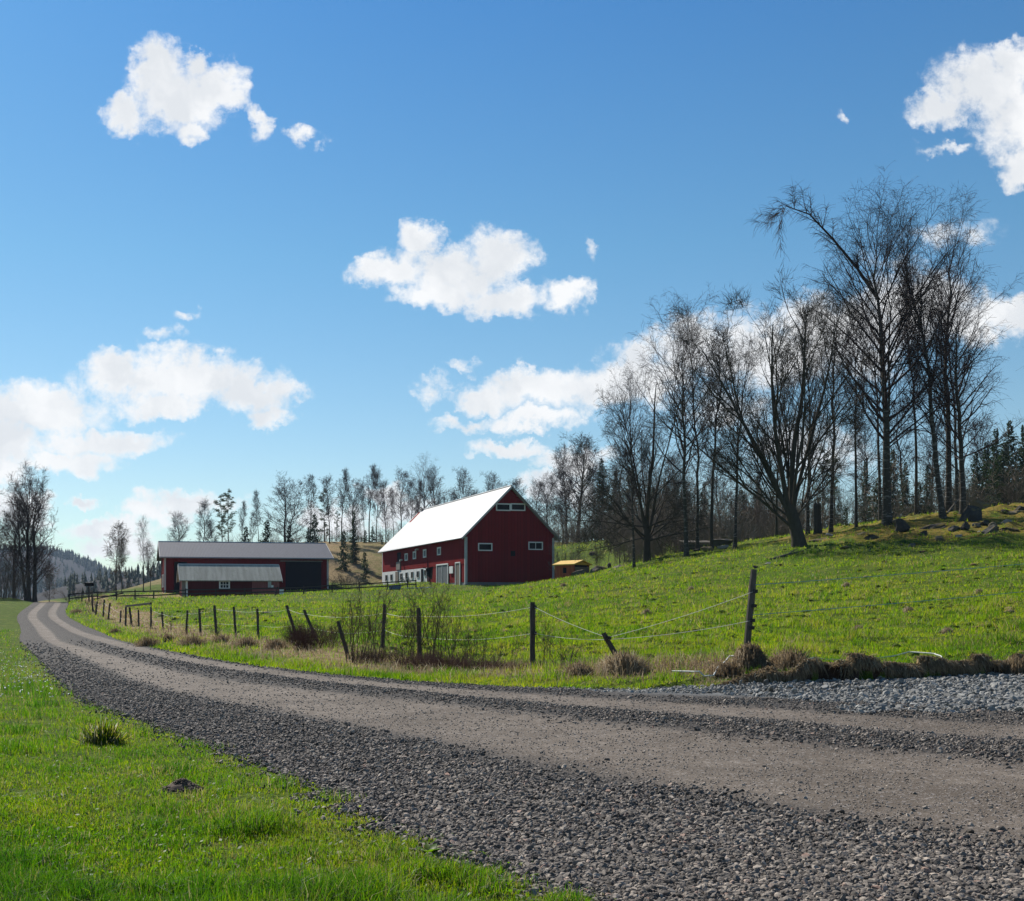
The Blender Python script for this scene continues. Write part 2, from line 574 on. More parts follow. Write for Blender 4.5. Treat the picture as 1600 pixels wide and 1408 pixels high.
def blade_mat(name, stops, tstops, amount=0.5):
    def f(K):
        t = K.attr('tint')
        c = K.ramp(t, stops)
        tc = K.ramp(t, tstops)
        n = K.noise(K.pos(), 0.9, 4, 0.6)
        c = K.mix(K.map(n, 0.3, 0.7, 0.35, 0.0), c, (0.035, 0.085, 0.012))
        tc = K.mix(K.map(n, 0.3, 0.7, 0.35, 0.0), tc, (0.07, 0.20, 0.012))
        return K.leaf(c, tc, amount, 0.5, 0.2)
    return material(name, f)


M['verge_grass'] = blade_mat('verge_grass',
    [(0.0, (0.022, 0.062, 0.006)), (0.40, (0.058, 0.118, 0.009)), (0.75, (0.125, 0.165, 0.013)), (0.90, (0.19, 0.16, 0.05)), (1.0, (0.34, 0.30, 0.17))],
    [(0.0, (0.045, 0.18, 0.003)), (0.40, (0.18, 0.38, 0.004)), (0.75, (0.42, 0.50, 0.007)), (0.90, (0.38, 0.31, 0.08)), (1.0, (0.50, 0.43, 0.23))], 0.5)
M['pasture_grass'] = blade_mat('pasture_grass',
    [(0.0, (0.036, 0.085, 0.006)), (0.40, (0.105, 0.170, 0.010)), (0.70, (0.20, 0.225, 0.014)), (0.88, (0.24, 0.19, 0.065)), (1.0, (0.36, 0.30, 0.15))],
    [(0.0, (0.080, 0.22, 0.004)), (0.40, (0.32, 0.52, 0.005)), (0.70, (0.60, 0.62, 0.009)), (0.88, (0.42, 0.33, 0.09)), (1.0, (0.48, 0.40, 0.20))], 0.5)


def dry_mat():
    def f(K):
        t = K.attr('tint')
        c = K.ramp(t, [(0.0, (0.10, 0.062, 0.032)), (0.4, (0.22, 0.155, 0.085)), (0.8, (0.36, 0.28, 0.165)), (1.0, (0.50, 0.43, 0.30))])
        return K.leaf(c, c, 0.4, 0.7)
    return material('dry_grass', f)


M['dry_grass'] = dry_mat()


def ground_mat():
    def f(K):
        p = K.pos()
        dry, earth, moss = K.attr('dry'), K.attr('earth'), K.attr('moss')
        n1 = K.noise(p, 0.55, 6, 0.65)
        n2 = K.noise(p, 3.5, 6, 0.7)
        n3 = K.noise(p, 0.11, 4, 0.55)
        g = K.mix(K.map(n2, 0.3, 0.7), (0.026, 0.048, 0.008), (0.110, 0.155, 0.016))
        g = K.mix(K.map(n1, 0.5, 0.72, 0, 0.75), g, (0.15, 0.165, 0.024))
        g = K.mix(K.map(n3, 0.45, 0.7, 0, 0.45), g, (0.07, 0.125, 0.013))
        g = K.mix(K.map(K.noise(p, 1.1, 6, 0.7), 0.58, 0.70, 0, 0.6), g, (0.19, 0.14, 0.06))
        d = K.mix(K.map(n2, 0.3, 0.7), (0.16, 0.105, 0.05), (0.33, 0.25, 0.13))
        g = K.mix(K.map(K.math('ADD', dry, K.math('MULTIPLY', K.math('SUBTRACT', n1, 0.5), 0.9)), 0.25, 0.75), g, d)
        ms = K.mix(K.map(n2, 0.35, 0.65), (0.13, 0.115, 0.025), (0.27, 0.165, 0.04))
        g = K.mix(K.map(K.math('ADD', moss, K.math('MULTIPLY', K.math('SUBTRACT', n1, 0.5), 1.6)), 0.62, 0.95, 0, 0.8), g, ms)
        e = K.mix(n2, (0.022, 0.014, 0.010), (0.085, 0.055, 0.038))
        g = K.mix(K.map(K.math('ADD', earth, K.math('MULTIPLY', K.math('SUBTRACT', n2, 0.5), 0.5)), 0.3, 0.7), g, e)
        h = K.math('ADD', K.math('MULTIPLY', n2, 0.5), K.noise(p, 11, 4, 0.7))
        return K.bsdf(g, 0.95, K.bump(h, 0.8, 0.09), spec=0.05)
    return material('meadow_ground', f)


M['ground'] = ground_mat()


def road_mat():
    def f(K):
        p = K.pos()
        lane, pale = K.attr('lane'), K.attr('pale')
        w = K.math('MULTIPLY', K.math('SUBTRACT', K.noise(p, 2.6, 7, 0.75), 0.5), 0.42)
        l = K.math('ADD', lane, w)
        t1 = K.math('MULTIPLY', K.map(l, 0.86, 1.16), K.map(l, 2.12, 1.86))
        t2 = K.math('MULTIPLY', K.map(l, 2.88, 3.16), K.map(l, 4.12, 3.84))
        tr = K.math('MAXIMUM', t1, t2)
        v = K.voronoi(p, 30, 'Color')
        vd = K.voronoi(p, 30, 'Distance')
        sp = K.n('ShaderNodeSeparateColor'); K.set(sp.inputs[0], v)
        g = K.ramp(sp.outputs[0], [(0.0, (0.016, 0.014, 0.012)), (0.45, (0.042, 0.036, 0.031)), (0.85, (0.092, 0.079, 0.067)), (1.0, (0.16, 0.134, 0.11))])  # bed colour darkened to stand in for the self-shading of loose stones
        g = K.mix(K.map(vd, 0.45, 0.75), g, (0.035, 0.033, 0.032))
        fine = K.noise(p, 55, 5, 0.7)
        mid = K.noise(p, 4.5, 6, 0.65)
        big = K.noise(p, 0.6, 4, 0.6)
        s = K.mix(fine, (0.060, 0.047, 0.035), (0.172, 0.138, 0.105))
        s = K.mix(K.map(mid, 0.45, 0.72, 0, 0.75), s, (0.215, 0.178, 0.140))
        s = K.mix(K.map(big, 0.44, 0.62, 0, 0.75), s, (0.078, 0.060, 0.043))
        v2 = K.n('ShaderNodeTexVoronoi', feature='F1'); K.set(v2.inputs['Vector'], p); v2.inputs['Scale'].default_value = 62
        sp2 = K.n('ShaderNodeSeparateColor'); K.set(sp2.inputs[0], v2.outputs['Color'])
        chip = K.math('MULTIPLY', K.map(sp2.outputs[1], 0.62, 0.72), K.map(v2.outputs['Distance'], 0.50, 0.30))
        s = K.mix(K.math('MULTIPLY', chip, 0.85), s, K.mix(sp2.outputs[0], (0.09, 0.08, 0.075), (0.36, 0.33, 0.30)))
        chips = K.map(sp.outputs[1], 0.84, 0.92)
        s = K.mix(K.math('MULTIPLY', chips, K.map(vd, 0.5, 0.3, 0, 0.7)), s, (0.30, 0.275, 0.255))
        sepg = K.mix(pale, g, K.mix(fine, (0.10, 0.105, 0.105), (0.24, 0.245, 0.24)))
        c = K.mix(tr, sepg, s)
        hb = K.mix(tr, K.math('SUBTRACT', 1.0, vd), K.math('MULTIPLY', fine, 0.35))
        return K.bsdf(c, 0.9, K.bump(hb, 0.9, 0.025), spec=0.2)
    return material('gravel_road', f)


M['road'] = road_mat()


def stone_mat(name, stops, moss=None):
    def f(K):
        a = K.n('ShaderNodeAttribute', attribute_name='tint', attribute_type='INSTANCER')
        b = K.attr('tint')
        t = K.math('ADD', a.outputs['Fac'], b)
        n = K.noise(K.pos(), 60, 4, 0.7)
        c = K.ramp(t, stops)
        c = K.mix(K.map(n, 0.3, 0.7), K.mix(0.35, c, (0.03, 0.03, 0.03)), c)
        return K.bsdf(c, 0.8, K.bump(n, 0.4, 0.004), spec=0.3)
    return material(name, f)


M['gravel'] = stone_mat('gravel_stone', [(0.0, (0.040, 0.033, 0.026)), (0.35, (0.128, 0.106, 0.085)), (0.7, (0.275, 0.232, 0.186)), (0.9, (0.43, 0.36, 0.285)), (1.0, (0.38, 0.21, 0.145))])
M['crushed'] = stone_mat('crushed_stone', [(0.0, (0.11, 0.107, 0.097)), (0.5, (0.25, 0.245, 0.222)), (1.0, (0.42, 0.41, 0.37))])


def rock_mat(name, a, b, moss):
    def f(K):
        o = K.obj()
        n = K.noise(o, 2.6, 7, 0.7)
        c = K.mix(n, a, b)
        geo = K.n('ShaderNodeNewGeometry')
        sep = K.n('ShaderNodeSeparateXYZ'); K.set(sep.inputs[0], geo.outputs['Normal'])
        mfac = K.math('MULTIPLY', K.map(sep.outputs[2], 0.2, 0.8), K.map(K.noise(o, 1.7, 5, 0.6), 0.46, 0.62))
        c = K.mix(K.math('MULTIPLY', mfac, moss), c, K.mix(n, (0.15, 0.15, 0.025), (0.34, 0.20, 0.04)))
        return K.bsdf(c, 0.9, K.bump(n, 0.8, 0.08), spec=0.15)
    return material(name, f)


M['rock_dark'] = rock_mat('rock_dark', (0.020, 0.019, 0.017), (0.085, 0.078, 0.068), 0.6)
M['rock_grey'] = rock_mat('rock_grey', (0.045, 0.042, 0.037), (0.16, 0.148, 0.132), 0.7)
M['rock_pale'] = rock_mat('rock_pale', (0.15, 0.14, 0.13), (0.34, 0.325, 0.30), 0.2)
M['rock_moss'] = rock_mat('rock_moss', (0.08, 0.065, 0.045), (0.22, 0.18, 0.11), 1.0)
M['soil'] = plain('soil', (0.095, 0.070, 0.052), 0.95, 0.6, 14)
M['sod'] = plain('sod', (0.11, 0.075, 0.042), 0.95, 0.6, 14)
# ------------------------------------------------------------------ road course and terrain height
def flat(px, py, z=0.0):
    """the point of the plane at height z that is seen at photo pixel (px, py)"""
    d = (EYE - z) * F / (py - CY)
    return ((px - CX) / F * d, d)


def at(px, py, d):
    return ((px - CX) / F * d, d, EYE + (CY - py) / F * d)


def xat(px, d): return (px - CX) / F * d


def zr(Y):
    return np.interp(Y, [55, 67, 80, 90, 105, 120, 128, 145, 170, 220, 300], [0, .06, .30, .56, 1.0, 1.5, 1.58, 1.2, .2, -2, -5])


mid_pts = [(15.5, 1.0), (12.0, 5.0), (8.6, 7.9)] + [flat(*p) for p in ((1600, 1175), (1450, 1164), (1300, 1151), (1150, 1135), (1000, 1125), (775, 1101), (637, 1086), (500, 1074), (312, 1048), (187, 1021), (117, 1000), (84, 981))] + [(-24.2, 90), (-31.4, 120), (-36.5, 140), (-45, 175), (-60, 220)]
mid_pts = np.array(mid_pts)


def resample(P, step):
    # Catmull-Rom through the points, then even spacing
    P = np.vstack([2 * P[0] - P[1], P, 2 * P[-1] - P[-2]])
    out = []
    for i in range(1, len(P) - 2):
        t = np.linspace(0, 1, 30, endpoint=False)[:, None]
        a, b, c, d = P[i - 1], P[i], P[i + 1], P[i + 2]
        out.append(0.5 * ((2 * b) + (c - a) * t + (2 * a - 5 * b + 4 * c - d) * t ** 2 + (3 * b - a - 3 * c + d) * t ** 3))
    Q = np.vstack(out + [P[-2][None]])
    s = np.concatenate([[0], np.cumsum(np.linalg.norm(np.diff(Q, axis=0), axis=1))])
    u = np.arange(0, s[-1], step)
    return np.stack([np.interp(u, s, Q[:, 0]), np.interp(u, s, Q[:, 1])], 1)


ST = resample(mid_pts, 0.5)
for _ in range(12):
    ST[1:-1] = 0.25 * ST[:-2] + 0.5 * ST[1:-1] + 0.25 * ST[2:]
TAN = np.gradient(ST, axis=0)
TAN /= np.linalg.norm(TAN, axis=1)[:, None]
NOR = np.stack([TAN[:, 1], -TAN[:, 0]], 1)          # to the right when walking away from the camera
FARO = np.array([-1.80, -1.05, -0.42, 0.42, 1.05, 1.80])

edges_px = [
    [(4.2, -3.0), (2.6, 1.5), (1.7, 3.5)] + [flat(*p) for p in ((950, 1408), (820, 1370), (650, 1290), (469, 1212), (375, 1175), (281, 1141), (203, 1116), (150, 1103), (94, 1059), (31, 1000))],
    [(9, 1), (5.6, 4.2)] + [flat(*p) for p in ((1600, 1327), (1450, 1305), (1300, 1279), (1150, 1249), (1000, 1224), (775, 1177), (637, 1150), (500, 1123), (312, 1090), (219, 1066), (150, 1037), (78, 1005))],
    [(12, 3.6), (8, 7.1)] + [flat(*p) for p in ((1600, 1192), (1450, 1179), (1300, 1166), (1150, 1149), (1000, 1136), (775, 1110), (637, 1093), (500, 1082), (312, 1058), (187, 1028), (94, 1003))],
    [(13.2, 5.4), (9.2, 8.6)] + [flat(*p) for p in ((1600, 1159), (1450, 1149), (1300, 1136), (1150, 1121), (1000, 1114), (775, 1095), (637, 1079), (500, 1067), (312, 1040), (200, 1016), (140, 999))],
    [(14.5, 7), (10, 10.2)] + [flat(*p) for p in ((1600, 1132), (1450, 1125), (1300, 1114), (1150, 1102), (1000, 1095), (775, 1081), (637, 1069), (500, 1057), (312, 1030), (210, 1009), (162, 996))],
    [(26, 14), (18, 19.6)] + [flat(*p) for p in ((1600, 1060), (1300, 1073), (1090, 1081), (981, 1083), (780, 1075), (660, 1066), (540, 1057), (445, 1047), (359, 1037), (300, 1024), (244, 1014), (186, 1001))],
]
OFF = np.full((len(ST), 6), np.nan)
for k, P in enumerate(edges_px):
    P = np.array(P)
    for i in range(len(ST)):
        rel = P - ST[i]
        t = rel @ TAN[i]; n = rel @ NOR[i]
        best = None
        for j in np.nonzero(t[:-1] * t[1:] <= 0)[0]:
            f = t[j] / (t[j] - t[j + 1] + 1e-9)
            v = n[j] + f * (n[j + 1] - n[j])
            if best is None or abs(v) < abs(best): best = v
        if best is not None: OFF[i, k] = best
    # fill gaps: hold the first value towards the camera, blend to the far road beyond
    good = np.nonzero(~np.isnan(OFF[:, k]) & (ST[:, 1] < 44))[0]
    g0, g1 = good[0], good[-1]
    idx = np.arange(len(ST))
    OFF[:, k] = np.interp(idx, good, OFF[good, k])
    OFF[:g0, k] = OFF[g0, k]
    fade = np.clip((idx - g1) / 24.0, 0, 1)
    OFF[g1:, k] = (1 - fade[g1:]) * OFF[g1, k] + fade[g1:] * FARO[k]
for k in range(6):
    for _ in range(8):
        OFF[1:-1, k] = 0.25 * OFF[:-2, k] + 0.5 * OFF[1:-1, k] + 0.25 * OFF[2:, k]
for k in range(1, 6):
    OFF[:, k] = np.maximum(OFF[:, k], OFF[:, k - 1] + 0.15)


def road_coord(X, Y):
    """lane coordinate 0..5 across the road, and distance outside its edges (negative inside)"""
    X = np.atleast_1d(np.asarray(X, float)); Y = np.atleast_1d(np.asarray(Y, float))
    lane = np.empty(len(X)); outL = np.empty(len(X)); outR = np.empty(len(X))
    for a in range(0, len(X), 20000):
        s = slice(a, a + 20000)
        dx = X[s, None] - ST[None, :, 0]; dy = Y[s, None] - ST[None, :, 1]
        # stations on the far side of the bend must not catch points beside the camera
        i = np.argmin(dx * dx + dy * dy, axis=1)
        r = np.arange(len(i))
        n = dx[r, i] * NOR[i, 0] + dy[r, i] * NOR[i, 1]
        o = OFF[i]
        l = np.zeros(len(i))
        for k in range(5):
            l += np.clip((n - o[:, k]) / (o[:, k + 1] - o[:, k]), 0, 1)
        lane[s] = l; outL[s] = o[:, 0] - n; outR[s] = n - o[:, 5]
    return lane, outL, outR


def vnoise(X, Y, scale, seed=0, octaves=3):
    """smooth value noise in -1..1"""
    tot = np.zeros(len(X)); amp, norm = 1.0, 0.0
    r = np.random.default_rng(1000 + seed)
    for o in range(octaves):
        T = r.uniform(-1, 1, (256, 256))
        x, y = X / scale + 31.7 * o, Y / scale + 17.3 * o
        xi, yi = np.floor(x).astype(int), np.floor(y).astype(int)
        fx, fy = x - xi, y - yi
        fx, fy = fx * fx * (3 - 2 * fx), fy * fy * (3 - 2 * fy)
        g = lambda i, j: T[(xi + i) % 256, (yi + j) % 256]
        tot += amp * ((g(0, 0) * (1 - fx) + g(1, 0) * fx) * (1 - fy) + (g(0, 1) * (1 - fx) + g(1, 1) * fx) * fy)
        norm += amp; amp *= 0.5; scale *= 0.5
    return tot / norm


ctrl_px = [ # px, py, distance
    (1165, 1035, 19.5), (1600, 1037, 20.6), (1400, 1040, 20.5), (970, 1040, 20.5), (832, 1046, 22.5), (656, 1032, 27), (598, 1012, 30), (462, 999, 38), (404, 995, 41), (338, 993, 44), (291, 991, 49), (255, 984, 56), (206, 979, 63), (169, 965, 72), (150, 956, 80),
    (1300, 980, 30), (1600, 962, 30), (1000, 1000, 28), (1300, 920, 50), (1600, 888, 50), (1000, 940, 50), (800, 965, 48), (600, 970, 50), (620, 943, 80), (450, 953, 75), (320, 952, 75), (230, 950, 85),
    (1250, 852, 75), (1250, 872, 67), (1480, 812, 79), (1600, 792, 83), (1386, 824, 80), (1600, 838, 66), (1440, 858, 64), (1148, 858, 90), (1010, 876, 97), (1072, 871, 91), (930, 905, 97), (880, 903, 135), (1100, 860, 104), (930, 852, 150), (1000, 853, 140), (1100, 851, 150), (1260, 840, 120),
    (727, 914, 140), (598, 913, 178), (868, 904, 143), (730, 921, 131), (600, 930, 128), (258, 927, 155), (515, 920, 159.5), (283, 933, 138), (440, 930, 140), (128, 938, 122), (240, 936, 126), (337, 932.5, 128), (474, 929, 131), (520, 926, 132), (606, 922, 135), (650, 919, 137),
    (560, 850, 215), (550, 880, 190), (540, 914, 167), (400, 856, 222), (250, 905, 190), (212, 921, 172), (150, 938, 160), (900, 848, 170), (720, 850, 235), (182, 929, 142), (120, 944, 190), (150, 943, 215), (195, 935, 215), (228, 917, 208)]
ctrl = [at(*c) for c in ctrl_px]
ctrl += [(-6, 8, 0), (-2, 5, 0), (-10, 15, 0.02), (-20, 25, 0.06), (-30, 40, .12), (-45, 60, .35), (-60, 90, 1.1), (-55, 120, 1.6), (-50, 140, 1.7), (-100, 60, .6), (-120, 150, 1.5), (0, -12, 0), (-25, -10, 0), (25, -10, 0), (10, 0, 0), (30, 8, .1),
         (60, 30, 3.0), (62, 52, 5.4), (75, 85, 10), (110, 110, 12), (120, 180, 13), (100, 90, 10.5), (30, 320, 14), (100, 300, 15), (-40, 320, 8), (-150, 320, -3), (-75, 220, -2), (-47, 165, .5), (-110, 250, -2.5), (160, 40, 8), (-160, 0, 0)]
ctrl = np.array(ctrl)


def tps_fit(P):
    n = len(P)
    d = np.linalg.norm(P[:, None, :2] - P[None, :, :2], axis=2)
    K = np.where(d > 0, d * d * np.log(d + 1e-12), 0) + np.eye(n) * 2.0
    A = np.zeros((n + 3, n + 3))
    A[:n, :n] = K; A[:n, n] = 1; A[:n, n + 1:] = P[:, :2]; A[n:, :n] = A[:n, n:].T
    return np.linalg.solve(A, np.concatenate([P[:, 2], np.zeros(3)]))


TPS = tps_fit(ctrl)


def tps(X, Y):
    out = np.empty(len(X))
    for a in range(0, len(X), 50000):
        s = slice(a, a + 50000)
        d2 = (X[s, None] - ctrl[None, :, 0]) ** 2 + (Y[s, None] - ctrl[None, :, 1]) ** 2
        out[s] = (0.5 * d2 * np.log(d2 + 1e-12)) @ TPS[:-3] + TPS[-3] + TPS[-2] * X[s] + TPS[-1] * Y[s]
    return out


def sstep(v, a, b):
    t = np.clip((v - a) / (b - a), 0, 1)
    return t * t * (3 - 2 * t)


def road_z(X, Y, lane):
    z = zr(Y)
    prof = 0.05 * np.exp(-((lane - 2.5) / 0.45) ** 2) - 0.025 * np.exp(-((lane - 1.5) / 0.5) ** 2) - 0.02 * np.exp(-((lane - 3.5) / 0.4) ** 2) + 0.02 * np.exp(-((lane - 0.5) / 0.4) ** 2)
    return z + prof + 0.012 * vnoise(X, Y, 0.8, 5)


def terrain(X, Y, full=False):
    X = np.atleast_1d(np.asarray(X, float)); Y = np.atleast_1d(np.asarray(Y, float))
    lane, oL, oR = road_coord(X, Y)
    base = tps(X, Y)
    far = sstep(np.hypot(X, Y - 80), 170, 330)
    base = base * (1 - far) + far * np.clip(base, -6, 12)
    bumps = 0.05 * vnoise(X, Y, 1.5, 1) + 0.10 * vnoise(X, Y, 6.0, 2) * sstep(Y, 15, 40)
    tuss = np.maximum(vnoise(X, Y, 0.9, 3, 2), 0.15) - 0.15
    past = sstep(oR, 1.5, 4.0) * sstep(-np.abs(Y - 60), -60, -40)
    bumps = bumps + 0.16 * tuss * past
    # mossy knolls near the ridge of the grove
    kn = sstep(X, 24, 34) * sstep(Y, 55, 66) * sstep(-Y, -100, -84)
    bumps = bumps + kn * 0.60 * np.maximum(vnoise(X, Y, 2.0, 9, 4), -0.1)
    base = base + bumps
    # the cut bank at the stone apron: steep; elsewhere a soft roadside bank
    cut = sstep(X, 5.6, 7.6) * sstep(-Y, -32, -26)
    w = (1 - cut) * 5.0 + cut * 0.42
    rz = zr(Y)
    o = np.where(oR > oL, oR, oL)
    wl = np.where(oR > oL, w, 2.5)
    e = 0.12 * vnoise(X, Y, 0.7, 8) * cut
    k = np.clip((o + e - 0.14 * cut * (oR > oL)) / wl, 0, 1)
    k = np.where(oR > oL, k * (2 - k) * (1 - cut) + cut * k * k * (3 - 2 * k), k)
    z = rz * (1 - k) + base * k
    z = z + 0.13 * cut * np.exp(-((oR - 0.45) / 0.5) ** 2) * (oR > 0)
    z = np.where(o < 0.0, rz - 0.10 * np.clip(-o / 0.12, 0, 1), z)
    if not full: return z
    dry = (1 - cut) * np.exp(-((oR - 3.1) / 1.9) ** 2) * (oR > 0) * sstep(Y, 14, 19) * 0.85
    dry = np.maximum(dry, 0.8 * np.exp(-((X + 14) / 32) ** 2) * sstep(Y, 166, 182) * 1.0)
    dry = np.maximum(dry, 0.65 * sstep(Y, 126, 136) * sstep(-Y, -166, -158) * sstep(-X, 10, 14))
    earth = cut * sstep(oR, -0.05, 0.08) * sstep(-oR, -0.50, -0.36)
    moss = np.clip(kn * 0.58 + 0.35 * sstep(base, 4.2, 6.0) * sstep(X, 10, 20) + 0.5 * sstep(Y, 175, 190) * sstep(X, -14, 0), 0, 1)
    return z, dry, earth, moss, lane, oL, oR


def tz(x, y): return float(terrain([x], [y])[0])


def ground_at(px, d):
    x = xat(px, d)
    return (x, d, tz(x, d))


# ------------------------------------------------------------------ ground sheet
def build_ground():
    a = np.concatenate([np.linspace(-9, -0.75, 30)[:-1], np.linspace(-0.75, -0.33, 28)[:-1], np.linspace(-0.33, 0.60, 330), np.linspace(0.60, 1.0, 26)[1:], np.linspace(1.0, 9, 30)[1:]])
    q = [0.5]
    while q[-1] < 470: q.append(q[-1] * 1.0105 + 0.02)
    q = np.array(q)
    A, Q = np.meshgrid(a, q)
    X = (A * (Q + 1.0)).ravel()
    Y = (Q - 9 * (1 - sstep(Q, 0.5, 9.0))).ravel()
    Z, dry, earth, moss, lane, oL, oR = terrain(X, Y, True)
    nr, nc = len(q), len(a)
    idx = np.arange(nr * nc).reshape(nr, nc)
    quads = np.stack([idx[:-1, :-1], idx[:-1, 1:], idx[1:, 1:], idx[1:, :-1]], -1).reshape(-1, 4)
    me = np_mesh('meadow', np.stack([X, Y, Z], 1), quads, mat=M['ground'], attrs={'dry': dry, 'earth': earth, 'moss': moss}, smooth=True)
    tag(link('meadow', me), 'rolling green pasture and roadside verges', 'meadow', kind='structure')
    # the land goes on to the horizon, lower than what is seen
    r = np.concatenate([[300, 420], np.geomspace(600, 3300, 10)])
    th = np.linspace(0, 2 * math.pi, 97)[:-1]
    Rr, T = np.meshgrid(r, th, indexing='ij')
    X, Y = (Rr * np.cos(T)).ravel(), (Rr * np.sin(T)).ravel()
    Z = -14 + 4 * vnoise(X, Y, 400, 4)
    idx = np.arange(len(r) * 96).reshape(len(r), 96)
    nx = np.roll(idx, -1, axis=1)
    quads = np.stack([idx[:-1], idx[1:], nx[1:], nx[:-1]], -1).reshape(-1, 4)
    zero = np.zeros(len(X))
    me = np_mesh('valley_floor', np.stack([X, Y, Z], 1), quads, mat=M['ground'], attrs={'dry': zero, 'earth': zero, 'moss': zero}, smooth=True)
    tag(link('valley_floor', me), 'low wide valley floor beyond the pasture', 'valley', kind='structure')


build_ground()


def build_road():
    sub = [10, 8, 7, 6, 9]
    stn = np.arange(len(ST))
    keep = stn
    cols = []
    for k in range(5):
        t = np.linspace(0, 1, sub[k], endpoint=False)
        for u in t: cols.append(k + u)
    cols.append(5.0)
    cols = [-0.06] + cols + [5.06]
    V, LN, PA = [], [], []
    for c in cols:
        k = min(max(int(math.floor(c)), 0), 4)
        f = c - k
        o = OFF[keep, k] + f * (OFF[keep, k + 1] - OFF[keep, k])
        X = ST[keep, 0] + NOR[keep, 0] * o
        Y = ST[keep, 1] + NOR[keep, 1] * o
        cl = min(max(c, 0), 5)
        Z = road_z(X, Y, np.full(len(X), cl)) + (0.006 if 0 <= c <= 5 else -0.06)
        V.append(np.stack([X, Y, Z], 1)); LN.append(np.full(len(X), cl))
        PA.append(sstep(np.full(len(X), cl), 4.15, 4.45) * sstep(X, 3.2, 6.0) * sstep(-Y, -26, -22))
    V = np.stack(V, 1)
    nr, nc = V.shape[:2]
    idx = np.arange(nr * nc).reshape(nr, nc)
    quads = np.stack([idx[:-1, :-1], idx[1:, :-1], idx[1:, 1:], idx[:-1, 1:]], -1).reshape(-1, 4)[:, ::-1]
    me = np_mesh('gravel_road', V.reshape(-1, 3), quads, mat=M['road'], attrs={'lane': np.stack(LN, 1), 'pale': np.stack(PA, 1)}, smooth=True)
    tag(link('gravel_road', me), 'curving grey gravel farm road with two worn wheel tracks', 'road', kind='structure')


build_road()


def earth_bank():
    """the raw cut edge of the pasture above the stone apron: crumbling soil under a lip of dead turf"""
    rng = np.random.default_rng(17)
    xs = np.arange(4.9, 16.5, .035)
    yy = np.linspace(14.5, 25, 420)
    foot, lip = [], []
    for cx in np.arange(4.9, 16.6, .2):
        _, _, oo = road_coord(np.full(420, cx), yy)
        foot.append(yy[np.argmax(oo > -.04)]); lip.append(yy[np.argmax(oo > .52)])
    g = np.arange(4.9, 16.6, .2)
    f = np.interp(xs, g, foot); l = np.interp(xs, g, lip)
    ztop = terrain(xs, l + .12) + .05
    zbot = zr(f) - .02
    rise = sstep(xs, 5.0, 6.6)
    ts = np.linspace(0, 1, 15)
    V, E, D = [], [], []
    clod = vnoise(xs, xs * 0, .55, 91, 3)
    for t in ts:
        cut_in = .22 * np.sin(np.pi * min(t / .72, 1)) - .16 * np.exp(-((t - .84) / .10) ** 2)
        y = f + (l - f) * np.interp(t, [0, .3, .75, 1], [0, .25, .45, 1.25]) + cut_in * (.6 + .5 * clod) * (l - f)
        z = zbot + (ztop - zbot) * np.interp(t, [0, .3, .75, .88, 1], [0, .35, .92, 1.06, .96]) + .05 * clod * np.sin(np.pi * t)
        nz = vnoise(xs, np.full(len(xs), t * 1.1), .14, 92, 3); ny = vnoise(xs, np.full(len(xs), t * 1.3), .19, 93, 3)
        w = np.sin(np.pi * min(max(t, .02), .98))
        V.append(np.stack([xs, y + .07 * ny * w, z * rise + (zr(y) - .03) * (1 - rise) + .05 * nz * w * rise], 1))
        E.append(np.clip(1.25 - 1.1 * sstep(np.full(len(xs), t), .62, .86) + .25 * nz, 0, 1)); D.append(np.full(len(xs), float(t > .6)))
    V = np.array(V)
    idx = np.arange(V.shape[0] * V.shape[1]).reshape(V.shape[:2])
    q = np.stack([idx[:-1, :-1], idx[:-1, 1:], idx[1:, 1:], idx[1:, :-1]], -1).reshape(-1, 4)
    me = np_mesh('earth_bank', V.reshape(-1, 3), q, mat=M['ground'], attrs={'dry': np.array(D), 'earth': np.array(E), 'moss': np.array(D) * 0}, smooth=True)
    tag(link('earth_bank', me), 'raw dark soil bank cut into the pasture edge', 'bank', kind='structure')
    return xs, f, l, ztop, V


BANK = earth_bank()
